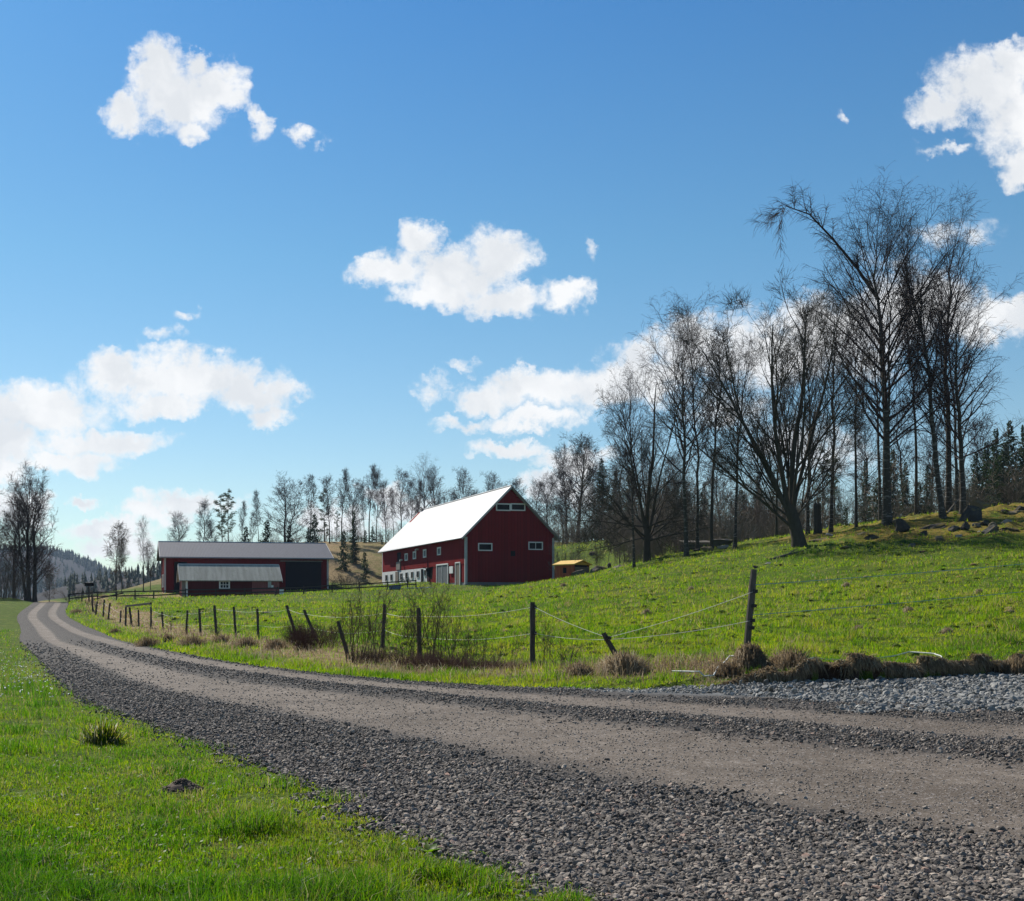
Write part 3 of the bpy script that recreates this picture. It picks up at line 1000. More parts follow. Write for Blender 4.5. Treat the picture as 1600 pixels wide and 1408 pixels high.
# ------------------------------------------------------------------ buildings
class Face:
    """rectangles on a wall: local x (or y) along the wall and z, standing proud of the wall plane"""
    def __init__(self, root, axis, plane, outward):
        self.root, self.axis, self.plane, self.out = root, axis, plane, outward

    def box(self, mb, a0, a1, z0, z1, d0, d1):
        lo, hi = sorted((self.plane + self.out * d0, self.plane + self.out * d1))
        if self.axis == 'x': mb.box(a0, a1, lo, hi, z0, z1)
        else: mb.box(lo, hi, a0, a1, z0, z1)

    def panel(self, name, mat, a0, a1, z0, z1, d0=-0.05, d1=0.03, parent=None):
        m = MB(); self.box(m, a0, a1, z0, z1, d0, d1)
        return m.build(name, mat, parent or self.root)

    def window(self, a0, a1, z0, z1, fw=0.12, bars=(1, 0), frame_mat=None, name='window', pane='pane', pane_mat=None, label=None):
        m = MB()
        self.box(m, a0 - fw, a0, z0, z1, -0.02, 0.075)
        self.box(m, a1, a1 + fw, z0, z1, -0.02, 0.075)
        self.box(m, a0 - fw, a1 + fw, z1, z1 + fw, -0.02, 0.079)
        self.box(m, a0 - fw, a1 + fw, z0 - fw, z0, -0.02, 0.083)
        for i in range(bars[0]):
            c = a0 + (a1 - a0) * (i + 1) / (bars[0] + 1)
            self.box(m, c - 0.03, c + 0.03, z0, z1, 0.02, 0.06)
        for i in range(bars[1]):
            c = z0 + (z1 - z0) * (i + 1) / (bars[1] + 1)
            self.box(m, a0, a1, c - 0.03, c + 0.03, 0.02, 0.057)
        o = m.build(name, frame_mat or M['white_paint'], self.root)
        if label: o['label'] = label
        g = MB(); self.box(g, a0 + 0.002, a1 - 0.002, z0 + 0.002, z1 - 0.002, -0.06, 0.012)
        g.build(pane, pane_mat or M['glass'], o)
        return o


def roof_slab(mb, x_eave, z_eave, x_ridge, z_ridge, y0, y1, th, along='y'):
    """one sloping slab from eave to ridge; 'along' tells the ridge direction"""
    s = 1 if x_ridge > x_eave else -1
    n = Vector((-(z_ridge - z_eave), 0, abs(x_ridge - x_eave))).normalized()
    P = []
    for (yy) in (y0, y1):
        P.append([(x_eave, yy, z_eave), (x_ridge, yy, z_ridge), (x_ridge, yy, z_ridge - th), (x_eave, yy, z_eave - th)])
    a, b = P
    vs = a + b
    if along == 'x': vs = [(y, x, z) for x, y, z in vs]
    fs = [(0, 1, 2, 3), (7, 6, 5, 4), (0, 4, 5, 1), (1, 5, 6, 2), (2, 6, 7, 3), (3, 7, 4, 0)]
    mb.add(vs, fs)


def big_barn():
    loc = at(727, 914, 140)
    yaw = math.atan2(0.2325, 0.9726)
    z0 = loc[2]
    root = empty('barn', (loc[0], loc[1], z0), yaw, 'big dark red barn with white gleaming roof and white plastered stable wall', 'barn')
    W, Ln, EV, RG = 11.55, 39.0, 6.2, 12.15
    # local coordinates of a photo point on the long wall (x=0) or the gable (y=0)
    cx, sx = math.cos(yaw), math.sin(yaw)

    def side(px, py):
        k = (px - CX) / F
        y = (loc[0] - loc[1] * k) / (cx * k + sx)
        Y = loc[1] + cx * y
        return y, EYE + (CY - py) / F * Y - z0

    def gable(px, py):
        k = (px - CX) / F
        x = (loc[1] * k - loc[0]) / (cx - sx * k)
        Y = loc[1] + sx * x
        return x, EYE + (CY - py) / F * Y - z0
    b = MB()
    c = W / 2
    b.add([(0, 0, 0.35), (W, 0, 0.35), (W, 0, EV), (c, 0, RG - 0.25), (0, 0, EV), (0, Ln, 0.35), (W, Ln, 0.35), (W, Ln, EV), (c, Ln, RG - 0.25), (0, Ln, EV)],
          [(0, 1, 2, 3, 4), (9, 8, 7, 6, 5), (0, 4, 9, 5), (1, 6, 7, 2), (4, 3, 8, 9), (3, 2, 7, 8), (0, 5, 6, 1)])
    b.build('wall', M['barn_red'], root)
    p = MB(); p.box(0.03, W - 0.03, 0.03, Ln - 0.03, -1.6, 0.352); p.build('plinth', M['plinth'], root)
    ov, th = 0.62, 0.16
    xe, ze = -0.60, EV - 0.42
    slope = (RG - ze) / (c - xe)
    split = Ln * 0.94
    r = MB()
    roof_slab(r, xe, ze, c - 0.002, RG, -ov, split, th)
    r.build('roof', M['barn_roof'], root)
    r = MB()
    roof_slab(r, W - xe, ze, c + 0.002, RG, -ov, split, th)
    r.build('roof', M['barn_roof'], root)
    r = MB()
    for s in (0, 1):
        e, q = ((xe + 0.003), c - 0.004) if s == 0 else (W - xe - 0.003, c + 0.004)
        roof_slab(r, e, ze - 0.03, q, RG - 0.30, split + 0.003, Ln + 0.5, th)
    r.build('roof', M['barn_roof'], root)['label'] = 'lower end section of the roof'
    v = MB(); v.box(c - 0.35, c + 0.35, split - 0.7, split - 0.02, RG - 0.2, RG + 0.18); v.build('ridge_vent', M['grey_wood'], root)
    rc = MB(); rc.tube([(c, -ov, RG + 0.02), (c, split - 0.8, RG + 0.02)], 0.11, 6); rc.build('ridge_cap', M['grey_white'], root)
    for s in (0, 1):
        e = MB()
        xa = xe if s == 0 else W - xe
        x1 = c
        for yy in (-ov - 0.035,):
            e.add([(xa, yy, ze + 0.01), (x1, yy, RG + 0.01), (x1, yy, RG - 0.30), (xa, yy, ze - 0.30), (xa, yy + 0.05, ze + 0.01), (x1, yy + 0.05, RG + 0.01), (x1, yy + 0.05, RG - 0.30), (xa, yy + 0.05, ze - 0.30)],
                  [(0, 1, 2, 3), (7, 6, 5, 4), (0, 4, 5, 1), (1, 5, 6, 2), (2, 6, 7, 3), (3, 7, 4, 0)])
        e.build('bargeboard', M['grey_white'] if s == 0 else M['grey_wood'], root)
    g = MB(); g.tube([(xe - 0.07, -ov, ze - 0.10), (xe - 0.07, split, ze - 0.14)], 0.075, 6); g.build('gutter', M['metal_grey'], root)
    # corner boards
    for x, y, wx, wy in ((-0.04, -0.04, 0.30, 0.26), (W - 0.22, -0.04, 0.26, 0.2), (-0.04, Ln - 0.25, 0.2, 0.3)):
        k = MB(); k.box(x, x + wx, y, y + wy, 0.1, EV - 0.35); k.build('corner_board', M['grey_white'], root)
    G = Face(root, 'x', 0.0, -1)
    for (a, b2, t, bt, bars) in ((748.5, 767.5, 850.2, 859.3, (0, 0)), (827, 846.5, 848.2, 857.8, (1, 0)), (776.5, 796, 788.2, 796.8, (0, 0)), (799.5, 819, 788.2, 796.8, (0, 0))):
        x0, zt = gable(a, t); x1, zb = gable(b2, bt)
        G.window(x0, x1, min(zb, zt), max(zb, zt), 0.13, bars)
    x0, zt = gable(798, 861); x1, zb = gable(805, 869)
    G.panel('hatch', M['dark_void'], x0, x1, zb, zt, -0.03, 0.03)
    m = MB(); m.box(0.3, W - 0.25, -0.045, 0.02, EV - 0.1, EV + 0.05); m.build('board_joint', M['barn_red'], root)
    # the long wall
    S = Face(root, 'y', -0.056, -1)

    def rect(pa, pb, t, bt):
        y0, _ = side(pa, t); y1, _ = side(pb, t)
        ym = (pa + pb) / 2
        _, zt = side(ym, t); _, zb = side(ym, bt)
        return min(y0, y1), max(y0, y1), zb, zt
    yl, ztop = side(669, 886.5); yl2, zt2 = side(598, 895)
    m = MB(); m.box(-0.055, 0.0, yl, Ln - 0.02, -0.8, (ztop + zt2) / 2); m.build('plaster_wall', M['plaster'], root)
    y0, y1, zb, zt = rect(598, 725.5, 862 + 10, 882)
    bd = MB()
    zl = (ztop + zt2) / 2
    bd.box(-0.05, 0.0, 0.3, Ln - 0.3, zl + 0.002, zl + 2.35); bd.build('board_apron', M['barn_red'], root)
    for (a, b2, t, bt) in ((634, 637.4, 866.5, 874.5), (646.8, 650.4, 863.5, 871.8), (662.8, 666.4, 860.3, 869.5), (684.8, 689, 857, 865.6)):
        q = rect(a, b2, t, bt)
        S.window(*q, 0.16, (0, 0), pane_mat=M['door_grey'])
    q = rect(620.5, 626.5, 878, 890.5)
    S.panel('hatch', M['grey_wood'], *q, 0.0, 0.11)
    for (a, b2, t, bt) in ((603.2, 606.2, 899, 907.5), (611, 614, 898, 906.8), (626.3, 629.4, 896.4, 905), (634.6, 637.8, 895, 904), (643.4, 646.4, 894, 903), (652.4, 655.6, 893, 902), (664, 667, 891, 899.5)):
        q = rect(a, b2, t, bt)
        S.window(*q, 0.07, (0, 0), M['grey_white'], 'stable_window')
    m = MB()
    for a, b2, t, bt, mt in ((619, 623.6, 893.5, 912, 'door_brown'), (659.2, 662, 889.3, 911, 'dark_door')):
        q = rect(a, b2, t, bt)
        S.panel('stable_door', M[mt], q[0], q[1], -0.2, q[3], 0.0, 0.09)
    q = rect(683.5, 700.5, 883, 911)
    o = S.window(q[0], q[1], -0.1, q[3], 0.16, (1, 0), M['white_paint'], 'barn_door', 'door_leaf', M['door_grey'])
    q = rect(703.5, 709, 885, 896)
    S.panel('notice_board', M['white_paint'], *q, 0.0, 0.09)
    q = rect(713, 719.4, 880, 911)
    S.window(q[0], q[1], 0.0, q[3], 0.14, (0, 0), M['white_paint'], 'side_door', 'door_leaf', M['door_brown'])
    for a, t, bt in ((669, 857, 897),):
        y, zt = side(a, t); _, zb = side(a, bt)
        m = MB(); m.tube([(-0.12, y, ze - 0.2), (-0.12, y, 0.3)], 0.06, 6); m.build('downpipe', M['barn_red'], root)
    for a, t in ((629, 875), (653.5, 858.5)):
        y, z = side(a, t)
        m = MB(); m.box(-0.32, 0.0, y - 0.1, y + 0.1, z - 0.12, z + 0.12); m.box(-0.45, -0.3, y - 0.16, y + 0.16, z - 0.2, z + 0.02)
        m.build('wall_lamp', M['grey_white'], root)
    y, z = side(624, 873)
    S.panel('dark_wall_panel', M['dark_door'], y - 0.9, y + 0.9, z - 1.4, z + 0.9, -0.02, 0.02)['label'] = 'dark panel under the eave'  # plain dark panel set on the boards below the eave
    # things standing in front of the long wall
    x, y, _ = at(672, 905, 146)
    zz = tz(x, y)
    t = empty('machine_post', (x, y, zz), 0, 'dark post with boxy metal feeder head in front of the stable doors', 'post')
    m = MB(); m.tube([(0, 0, -0.2), (0, 0, 1.4)], 0.07, 6); m.build('post', M['rail'], t)
    m = MB(); m.hexa([(-0.35, -0.3, 1.2), (0.25, -0.3, 0.7), (0.25, 0.3, 0.7), (-0.35, 0.3, 1.2), (-0.55, -0.35, 2.1), (0.35, -0.35, 2.35), (0.35, 0.35, 2.35), (-0.55, 0.35, 2.1)]); m.build('feeder_head', M['dark_void'], t)
    m = MB(); m.bar((-0.5, 0, 2.15), (-0.95, 0, 2.2), 0.12, 0.1); m.build('arm', M['rail'], t)


big_barn()


def gabled_shed(name, label, loc, yaw, W, D, EV, RG, ov, gov, mats, th=0.12, base=1.2):
    """ridge along local x; front wall on y = 0"""
    root = empty(name, loc, yaw, label, 'barn' if W > 15 else 'shed')
    c = D / 2
    b = MB()
    b.add([(0, 0, -base), (0, D, -base), (0, D, EV), (0, c, RG - 0.1), (0, 0, EV), (W, 0, -base), (W, D, -base), (W, D, EV), (W, c, RG - 0.1), (W, 0, EV)],
          [(0, 4, 3, 2, 1), (5, 6, 7, 8, 9), (0, 5, 9, 4), (1, 2, 7, 6), (4, 9, 8, 3), (3, 8, 7, 2)])
    b.build('wall', mats['wall'], root)
    sl = (RG - EV) / c
    for s in (0, 1):
        m = MB()
        ye = -ov if s == 0 else D + ov
        roof_slab(m, ye, EV - ov * sl + 0.05, c + (-0.002 if s == 0 else 0.002), RG + 0.05, -gov, W + gov, th, along='x')
        m.build('roof', mats['roof'], root)
    m = MB(); m.tube([(-gov, c, RG + 0.05), (W + gov, c, RG + 0.05)], 0.09, 6); m.build('ridge_cap', mats['trim'], root)
    for xs in (-gov - 0.03, W + gov + 0.03):
        for s in (0, 1):
            ye = -ov if s == 0 else D + ov
            za = EV - ov * sl + 0.07
            m = MB()
            m.add([(xs - 0.025, ye, za), (xs - 0.025, c, RG + 0.07), (xs - 0.025, c, RG - 0.17), (xs - 0.025, ye, za - 0.24), (xs + 0.025, ye, za), (xs + 0.025, c, RG + 0.07), (xs + 0.025, c, RG - 0.17), (xs + 0.025, ye, za - 0.24)],
                  [(0, 1, 2, 3), (7, 6, 5, 4), (0, 4, 5, 1), (1, 5, 6, 2), (2, 6, 7, 3), (3, 7, 4, 0)])
            m.build('bargeboard', mats['trim'], root)
    return root


def hall():
    loc = at(257, 927, 155)
    yaw = R(11.5)
    EV, RG, W, D = 5.05, 7.2, 22.4, 11.5
    root = gabled_shed('machine_hall', 'long red machine hall with grey corrugated roof and black sliding doorway', loc, yaw, W, D, EV, RG, 0.55, 0.62,
                       {'wall': M['hall_red'], 'roof': M['hall_roof'], 'trim': M['grey_white']}, 0.14)
    cx, sx = math.cos(yaw), math.sin(yaw)

    def front(px, py):
        k = (px - CX) / F
        x = (loc[1] * k - loc[0]) / (cx - sx * k)
        return x, EYE + (CY - py) / F * (loc[1] + sx * x) - loc[2]
    S = Face(root, 'x', 0.0, -1)
    x0, zt = front(446, 877.5); x1, zb = front(502, 921)
    S.panel('sliding_door', M['dark_door'], x0, x1, 0.12, zt, -0.03, 0.06)
    xa, _ = front(438, 877); xb, _ = front(504, 877)
    S.panel('door_track', M['grey_wood'], xa, xb, zt + 0.01, zt + 0.13, 0.0, 0.16)
    x0, zt = front(272, 878); x1, _ = front(292, 878)
    S.panel('doorway_shade_panel', M['dark_void'], x0, x1, 0.05, zt, -0.03, 0.03)  # closed near-black panel, its colour stands in for the unlit interior
    for a in (0.0, W - 0.16):
        m = MB(); m.box(a - 0.03, a + 0.19, -0.035, 0.14, -0.2, EV - 0.25); m.build('corner_board', M['grey_white'], root)
    g = MB(); g.tube([(-0.6, -0.62, EV - 0.26), (W + 0.6, -0.62, EV - 0.26)], 0.075, 6); g.build('gutter', M['metal_grey'], root)
    L2 = Face(root, 'y', 0.0, -1)
    for y in (2.6, 5.6): L2.window(y, y + 1.0, 1.0, 2.5, 0.14, (0, 0))
    m = MB(); m.box(W + 0.02, W + 0.12, 0.3, 0.4, 0, EV - 0.3); m.build('downpipe', M['grey_white'], root)


hall()


def small_shed():
    loc = at(284.5, 934, 138)
    yaw = R(12)
    EV, RG, W, D = 2.32, 4.05, 11.75, 5.2
    root = gabled_shed('storage_shed', 'low red shed with pale lichen grey roof and one white window', loc, yaw, W, D, EV, RG, 0.42, 0.30,
                       {'wall': M['shed_red'], 'roof': M['shed_roof'], 'trim': M['grey_white']}, 0.10, 1.0)
    cx, sx = math.cos(yaw), math.sin(yaw)

    def front(px, py):
        k = (px - CX) / F
        x = (loc[1] * k - loc[0]) / (cx - sx * k)
        return x, EYE + (CY - py) / F * (loc[1] + sx * x) - loc[2]
    S = Face(root, 'x', 0.0, -1)
    x0, zt = front(344.5, 909); x1, zb = front(357, 918.5)
    S.window(x0, x1, zb, zt, 0.17, (2, 1))
    xa, _ = front(394, 900); xb = W - 0.02
    S.panel('wall_panel', M['worn_red'], xa, xb, -0.3, EV - 0.08, 0.0, 0.03)['label'] = 'sun-bleached pink boards'
    m = MB()
    S.panel('end_post', M['grey_wood'], -0.05, 0.42, -0.6, EV - 0.1, -0.02, 0.06)
    S.panel('corner_board', M['white_paint'], 0.425, 0.66, -0.2, EV - 0.12, -0.02, 0.075)
    x0, zt = front(418.5, 907); x1, zb = front(423.5, 918)
    S.panel('meter_cabinet', M['grey_white'], x0, x1, zb, zt, 0.0, 0.22)
    x0, zt = front(423.6, 914.5); x1, zb = front(427, 919.5)
    S.panel('cable_box', M['white_paint'], x0, x1, zb, zt, 0.0, 0.17)
    x, y, z = at(440, 929, 136)
    m = MB(); m.box(-0.24, 0.24, -0.2, 0.2, -0.1, 0.62); m.box(-0.27, 0.27, -0.23, 0.23, 0.623, 0.68)
    tag(m.build('white_box', M['white_paint'], None, (x, y, tz(x, y)), 0.02), 'small white box standing on grass by the pink shed end', 'box')


small_shed()


def hut():
    x, y, z = ground_at(897.5, 126)
    yaw = R(35)
    root = empty('animal_hut', (x, y, z), yaw, 'small red plank hut with yellow roof beside the barn corner', 'hut')
    W, D, H = 2.35, 3.0, 1.35
    m = MB()
    m.box(0, 0.06, 0, D, -0.3, H - 0.1); m.box(W - 0.06, W, 0, D, -0.3, H - 0.1); m.box(0.062, W - 0.062, D - 0.06, D, -0.3, H - 0.1)
    m.build('wall', M['hut_red'], root)
    m = MB(); m.box(0.063, W - 0.063, 0.02, 0.08, -0.3, H - 0.35); m.build('front_panel', M['door_brown'], root)
    m = MB(); m.box(0.063, W - 0.063, 0.25, 0.31, -0.25, H - 0.12); m.build('inner_panel', M['dark_void'], root)
    for yy in (0.12, 1.0, 1.95, D - 0.14):
        m = MB(); m.box(-0.05, -0.002, yy - 0.07, yy + 0.07, -0.2, H - 0.12); m.build('batten', M['hut_red'], root)
    m = MB(); m.box(-0.02, 0.1, 1.2, 1.7, 0.35, 0.95); m.build('hatch', M['dark_void'], root)
    m = MB()
    m.hexa([(-0.22, -0.2, H - 0.14), (W / 2, -0.2, H + 0.32), (W / 2, D + 0.2, H + 0.32), (-0.22, D + 0.2, H - 0.14), (-0.22, -0.2, H - 0.02), (W / 2, -0.2, H + 0.44), (W / 2, D + 0.2, H + 0.44), (-0.22, D + 0.2, H - 0.02)])
    m.build('roof', M['yellow_roof'], root)
    m = MB()
    m.hexa([(W / 2 + .002, -0.2, H + 0.32), (W + 0.2, -0.2, H - 0.14), (W + 0.2, D + 0.2, H - 0.14), (W / 2 + .002, D + 0.2, H + 0.32), (W / 2 + .002, -0.2, H + 0.44), (W + 0.2, -0.2, H - 0.02), (W + 0.2, D + 0.2, H - 0.02), (W / 2 + .002, D + 0.2, H + 0.44)])
    m.build('roof', M['yellow_roof'], root)
    m = MB(); m.add([(0, -0.01, H - 0.12), (W, -0.01, H - 0.12), (W / 2, -0.01, H + 0.34), (0, 0.05, H - 0.12), (W, 0.05, H - 0.12), (W / 2, 0.05, H + 0.34)], [(0, 1, 2), (5, 4, 3), (0, 3, 4, 1), (1, 4, 5, 2), (2, 5, 3, 0)])
    m.build('gable_board', M['yellow_roof'], root)


hut()


def trough():
    x, y, z = ground_at(1088, 106)
    root = empty('feed_trough', (x, y, z), R(8), 'grey wooden feed rack standing behind three slim trunks', 'feed rack')
    W, D, H = 2.55, 1.1, 0.95
    m = MB(); m.box(-W / 2, W / 2, -D / 2, D / 2, 0.12, H * 0.72); m.build('bin', M['dark_void'], root)
    for i in range(3):
        m = MB(); z0 = 0.10 + i * 0.24
        m.box(-W / 2 - 0.03, W / 2 + 0.03, -D / 2 - 0.05, -D / 2 - 0.004, z0, z0 + 0.19); m.build('plank', M['post_grey'], root)
    m = MB(); m.hexa([(-W / 2 - 0.1, -D / 2 - 0.15, H - 0.14), (W / 2 + 0.1, -D / 2 - 0.15, H - 0.14), (W / 2 + 0.1, D / 2 + 0.1, H + 0.1), (-W / 2 - 0.1, D / 2 + 0.1, H + 0.1), (-W / 2 - 0.1, -D / 2 - 0.15, H - 0.06), (W / 2 + 0.1, -D / 2 - 0.15, H - 0.06), (W / 2 + 0.1, D / 2 + 0.1, H + 0.18), (-W / 2 - 0.1, D / 2 + 0.1, H + 0.18)])
    m.build('lid', M['post_grey'], root)
    for sx in (-1, 1):
        for sy in (-1, 1):
            m = MB(); m.box(sx * (W / 2 - 0.1) - 0.05, sx * (W / 2 - 0.1) + 0.05, sy * (D / 2 - 0.1) - 0.05, sy * (D / 2 - 0.1) + 0.05, -0.3, 0.12); m.build('leg', M['post_grey'], root)


trough()

# ------------------------------------------------------------------ fences
def rail_fence():
    pts = [(108, 938, 123), (128, 937, 122.5), (152, 937, 123), (182, 937, 124), (211, 936.5, 125), (240, 936, 126), (290, 934, 127), (337, 932.5, 128), (383, 931, 129), (429, 930, 130), (474, 929, 131), (519, 926.5, 132.5), (562, 924, 134), (605, 922, 135), (637, 920, 136.5), (650, 919, 137)]
    P = [ground_at(px, d) for px, _, d in pts]
    root = empty('rail_fence', P[7], 0, 'dark wooden post and rail fence running before the farm buildings', 'fence')
    o = Vector(P[7])
    tops = []
    rnd = random.Random(3)
    for i, p in enumerate(P):
        h = 0.98 + rnd.uniform(-0.08, 0.12)
        lean = (rnd.uniform(-0.05, 0.05), rnd.uniform(-0.03, 0.03))
        if i == 9: lean = (0.35, 0)
        a = Vector(p) - o
        m = MB(); m.tube([a + Vector((0, 0, -0.3)), a + Vector((lean[0], lean[1], h))], [0.075, 0.065], 6)
        m.build('post', M['rail'], root)
        tops.append((a, h))
    for i in range(len(P) - 1):
        for hh in (0.42, 0.84):
            a = tops[i][0] + Vector((0, -0.08, hh + rnd.uniform(-0.03, 0.03)))
            b = tops[i + 1][0] + Vector((0, -0.08, hh + rnd.uniform(-0.03, 0.03)))
            if i == 9 and hh > 0.5: b.z -= 0.0; 
            m = MB(); m.bar(a, b, 0.05, 0.13); m.build('rail', M['rail'], root)
    m = MB(); m.bar(tops[2][0] + Vector((-.3, -0.2, 0.12)), tops[3][0] + Vector((0.8, -0.2, 0.75)), 0.06, 0.14)
    m.build('rail', M['rail'], root)['label'] = 'fallen sloping rail'


rail_fence()

POSTS = [ # top px, base px, distance, radius, label
    ((1178, 890), (1165, 1040), 19.5, .058, 'tall grey post leaning over the dry tussock'),
    ((943, 989), (971, 1042), 20.5, .05, 'short slanting half fallen post'),
    ((832, 941), (832, 1048), 22.5, .055, 'upright post in dry grass'),
    ((654, 950), (656, 1034), 27, .055, None), ((601, 944), (598, 1014), 30, .052, None), ((528, 971), (544, 1031), 28, .045, 'slanting stick post among the saplings'),
    ((475, 953), (496, 996), 36, .05, 'slanting post in the bramble'), ((448, 946), (464, 1000), 38, .055, 'slanting post in the bramble'), ((402, 951), (404, 996), 41, .05, None), ((365, 948), (369, 991), 43, .05, None),
    ((335, 946), (338, 994), 44, .055, None), ((311.5, 951), (313.5, 993), 47, .055, None), ((293, 954), (291, 992), 49, .05, None), ((253, 956), (255, 985), 56, .05, None), ((236, 948), (236, 981), 58, .05, None), ((216, 953), (217, 980), 62, .05, None),
    ((202.5, 949), (206, 980), 63, .06, None), ((197, 947), (196, 976), 65, .06, None), ((189, 954), (188, 972), 68, .05, None), ((172, 942), (169, 966), 72, .06, None), ((163, 937), (161, 961), 76, .06, None), ((152, 940), (150, 956), 80, .06, None), ((144, 930), (145, 951), 86, .07, None)]
POST_TOPS, POST_BASES = [], []


def wire_fence():
    first = ground_at(832, 22.5)
    root = empty('wire_fence', first, 0, 'electric fence of dark wooden posts with white rope around the pasture', 'fence')
    o = Vector(first)
    for k, (t, b, d, r, lab) in enumerate(POSTS):
        bx, by, bz = at(b[0], b[1], d)
        gz = tz(bx, by)
        tx, ty, tzz = at(t[0], t[1], d + 0.05)
        base, top = Vector((bx, by, gz)), Vector((tx, ty, tzz))
        ax = (top - base)
        m = MB()
        rr = random.Random(k)
        N = 6
        m.tube([base - o - ax * 0.12] + [base - o + ax * (i / N) + Vector((rr.uniform(-.006, .006), rr.uniform(-.006, .006), 0)) for i in range(1, N)] + [top - o], [r * 1.05] + [r * rr.uniform(0.92, 1.05) for _ in range(1, N)] + [r * 0.86], 8)
        ob = m.build('post', M['post_grey'] if k == 0 else M['post'], root)
        if lab: ob['label'] = lab
        POST_TOPS.append(top); POST_BASES.append(base)

    def pt(k, f, side=-1):
        return POST_BASES[k] + (POST_TOPS[k] - POST_BASES[k]) * f + Vector((0.02, -0.07, 0)) * (1 if side < 0 else -1)

    def strand(name, ks, fs, sag, r, mat):
        for (a, fa), (b, fb) in zip(list(zip(ks, fs))[:-1], list(zip(ks, fs))[1:]):
            A, B = pt(a, fa) - o, pt(b, fb) - o
            n = 9
            L = (B - A).length
            m = MB(); m.tube([A.lerp(B, i / n) - Vector((0, 0, 4 * sag * L * (i / n) * (1 - i / n))) for i in range(n + 1)], r, 4, cap=False)
            m.build('rope', mat, root)
    up = [0, 1, 2, 3, 4, 6, 7, 8, 9, 10, 11, 12, 13, 14, 15, 17, 18, 19, 20, 21]
    strand('rope', up, [.76, .86, .93, .84, .80, .86, .88, .90, .86, .88, .85, .88, .86, .86, .84, .8, .8, .8, .8, .8], .016, 0.0042, M['rope'])
    strand('rope', up, [.44, .80, .54, .44, .42, .44, .4, .42, .42, .4, .42, .40, .4, .4, .42, .4, .4, .4, .4, .4], .020, 0.0040, M['rope'])
    # tail of the fence beyond the frame, thin green-grey wires
    ex = Vector(ground_at(1900, 33))
    for f, h, mt in ((.83, 1.55, 'teal_rope'), (.50, .8, 'teal_rope')):
        A, B = pt(0, f) - o, ex + Vector((0, 0, h)) - o
        m = MB(); m.tube([A.lerp(B, i / 12) - Vector((0, 0, 4 * .004 * 16 * (i / 12) * (1 - i / 12))) for i in range(13)], 0.006, 4, cap=False)
        m.build('rope', M[mt], root)
    m = MB(); m.tube([ex - o - Vector((0, 0, .4)), ex - o + Vector((0, 0, 1.65))], [.06, .05], 7); m.build('post', M['post'], root)
    # black insulators on the tall posts
    for k, fl in ((0, (.76, .60, .44, .36, .12)), (1, (.85,)), (2, (.93, .54))):
        for f in fl:
            p = pt(k, f) - o
            m = MB(); m.box(p.x - .025, p.x + .05, p.y - .02, p.y + .05, p.z - .03, p.z + .03); m.build('insulator', M['insulator'], root)
    # crossbar resting on two far posts
    A, B = Vector(at(197, 947.2, 65)) - o, Vector(at(236, 942.8, 58)) - o
    m = MB(); m.bar(A, B, .10, .10); m.build('crossbar', M['post'], root)
    m = MB(); m.tube([Vector(at(235, 942.5, 58)) - o, Vector(at(236.2, 950, 58)) - o], .012, 4); m.build('rope', M['rope'], root)


wire_fence()


def loose_rope(pxs, label):
    P = []
    for px, py in pxs:
        d = 17.0
        for _ in range(14):
            x = xat(px, d); z = tz(x, d) + 0.03
            d = 0.5 * d + 0.5 * min(max((EYE - z) * F / (py - CY), 15), 30)
        P.append((xat(px, d), d, tz(xat(px, d), d) + 0.035))
    Q = []
    for i in range(len(P) - 1):
        for t in (0, .25, .5, .75):
            q = Vector(P[i]).lerp(Vector(P[i + 1]), t); q.z = tz(q.x, q.y) + 0.085; Q.append(q)
    Q.append(Vector(P[-1]))
    m = MB(); m.tube(Q, 0.013, 5)
    tag(m.build('fence_rope', M['rope'], None), label, 'rope', 'loose fence rope on the grass')


loose_rope([(1050, 1054), (1085, 1055), (1115, 1052), (1140, 1045), (1156, 1032), (1161, 1020)], 'white fence rope lying curled at the foot of the tall post')
loose_rope([(1262, 1034), (1300, 1035), (1345, 1037), (1385, 1031), (1420, 1023), (1460, 1026), (1474, 1031)], 'white fence rope lying along the grass above the cut bank')

# sign by the road
x, y, z = ground_at(139, 118)
t = empty('road_sign', (x, y, z), R(4), 'dark flat board on a post where the road meets the rail fence', 'sign')
m = MB(); m.box(-.07, .07, -.06, .06, -.3, 1.62); m.build('post', M['rail'], t)
m = MB(); m.box(-.42, .5, -.09, -.062, 1.62, 1.9); m.build('sign_board', M['dark_door'], t)
m = MB(); m.box(-.46, .54, -.2, .2, 1.903, 1.95); m.build('cap_board', M['rail'], t)

# blue tub by the fence end, bicycles and clutter against the white wall
x, y, z = ground_at(617, 135.6)
t = empty('water_tub', (x, y, z), 0, 'blue grey plastic water tub on the grass behind the fence end', 'tub')
m = MB(); m.hexa([(-.65, -.35, 0), (.65, -.35, 0), (.65, .35, 0), (-.65, .35, 0), (-.75, -.42, .38), (.75, -.42, .38), (.75, .42, .38), (-.75, .42, .38)]); m.build('basin', M['blue_plastic'], t)
m = MB(); m.box(-.8, .8, -.47, -.4, .36, .42); m.box(-.8, .8, .4, .47, .36, .42); m.box(-.8, -.73, -.398, .398, .36, .42); m.box(.73, .8, -.398, .398, .36, .42); m.build('rim', M['blue_plastic'], t)
x, y, z = ground_at(645, 136.2)
m = MB()
for i in range(4): m.bar((-1.0 + i * .9, .1 * i, .06 + .02 * i), (.6 + i * .7, .15 * i - .1, .07), .12, .06)
tag(m.build('white_planks', M['white_paint'], None, (x, y, z)), 'pale planks lying on the grass beside the blue tub', 'planks')
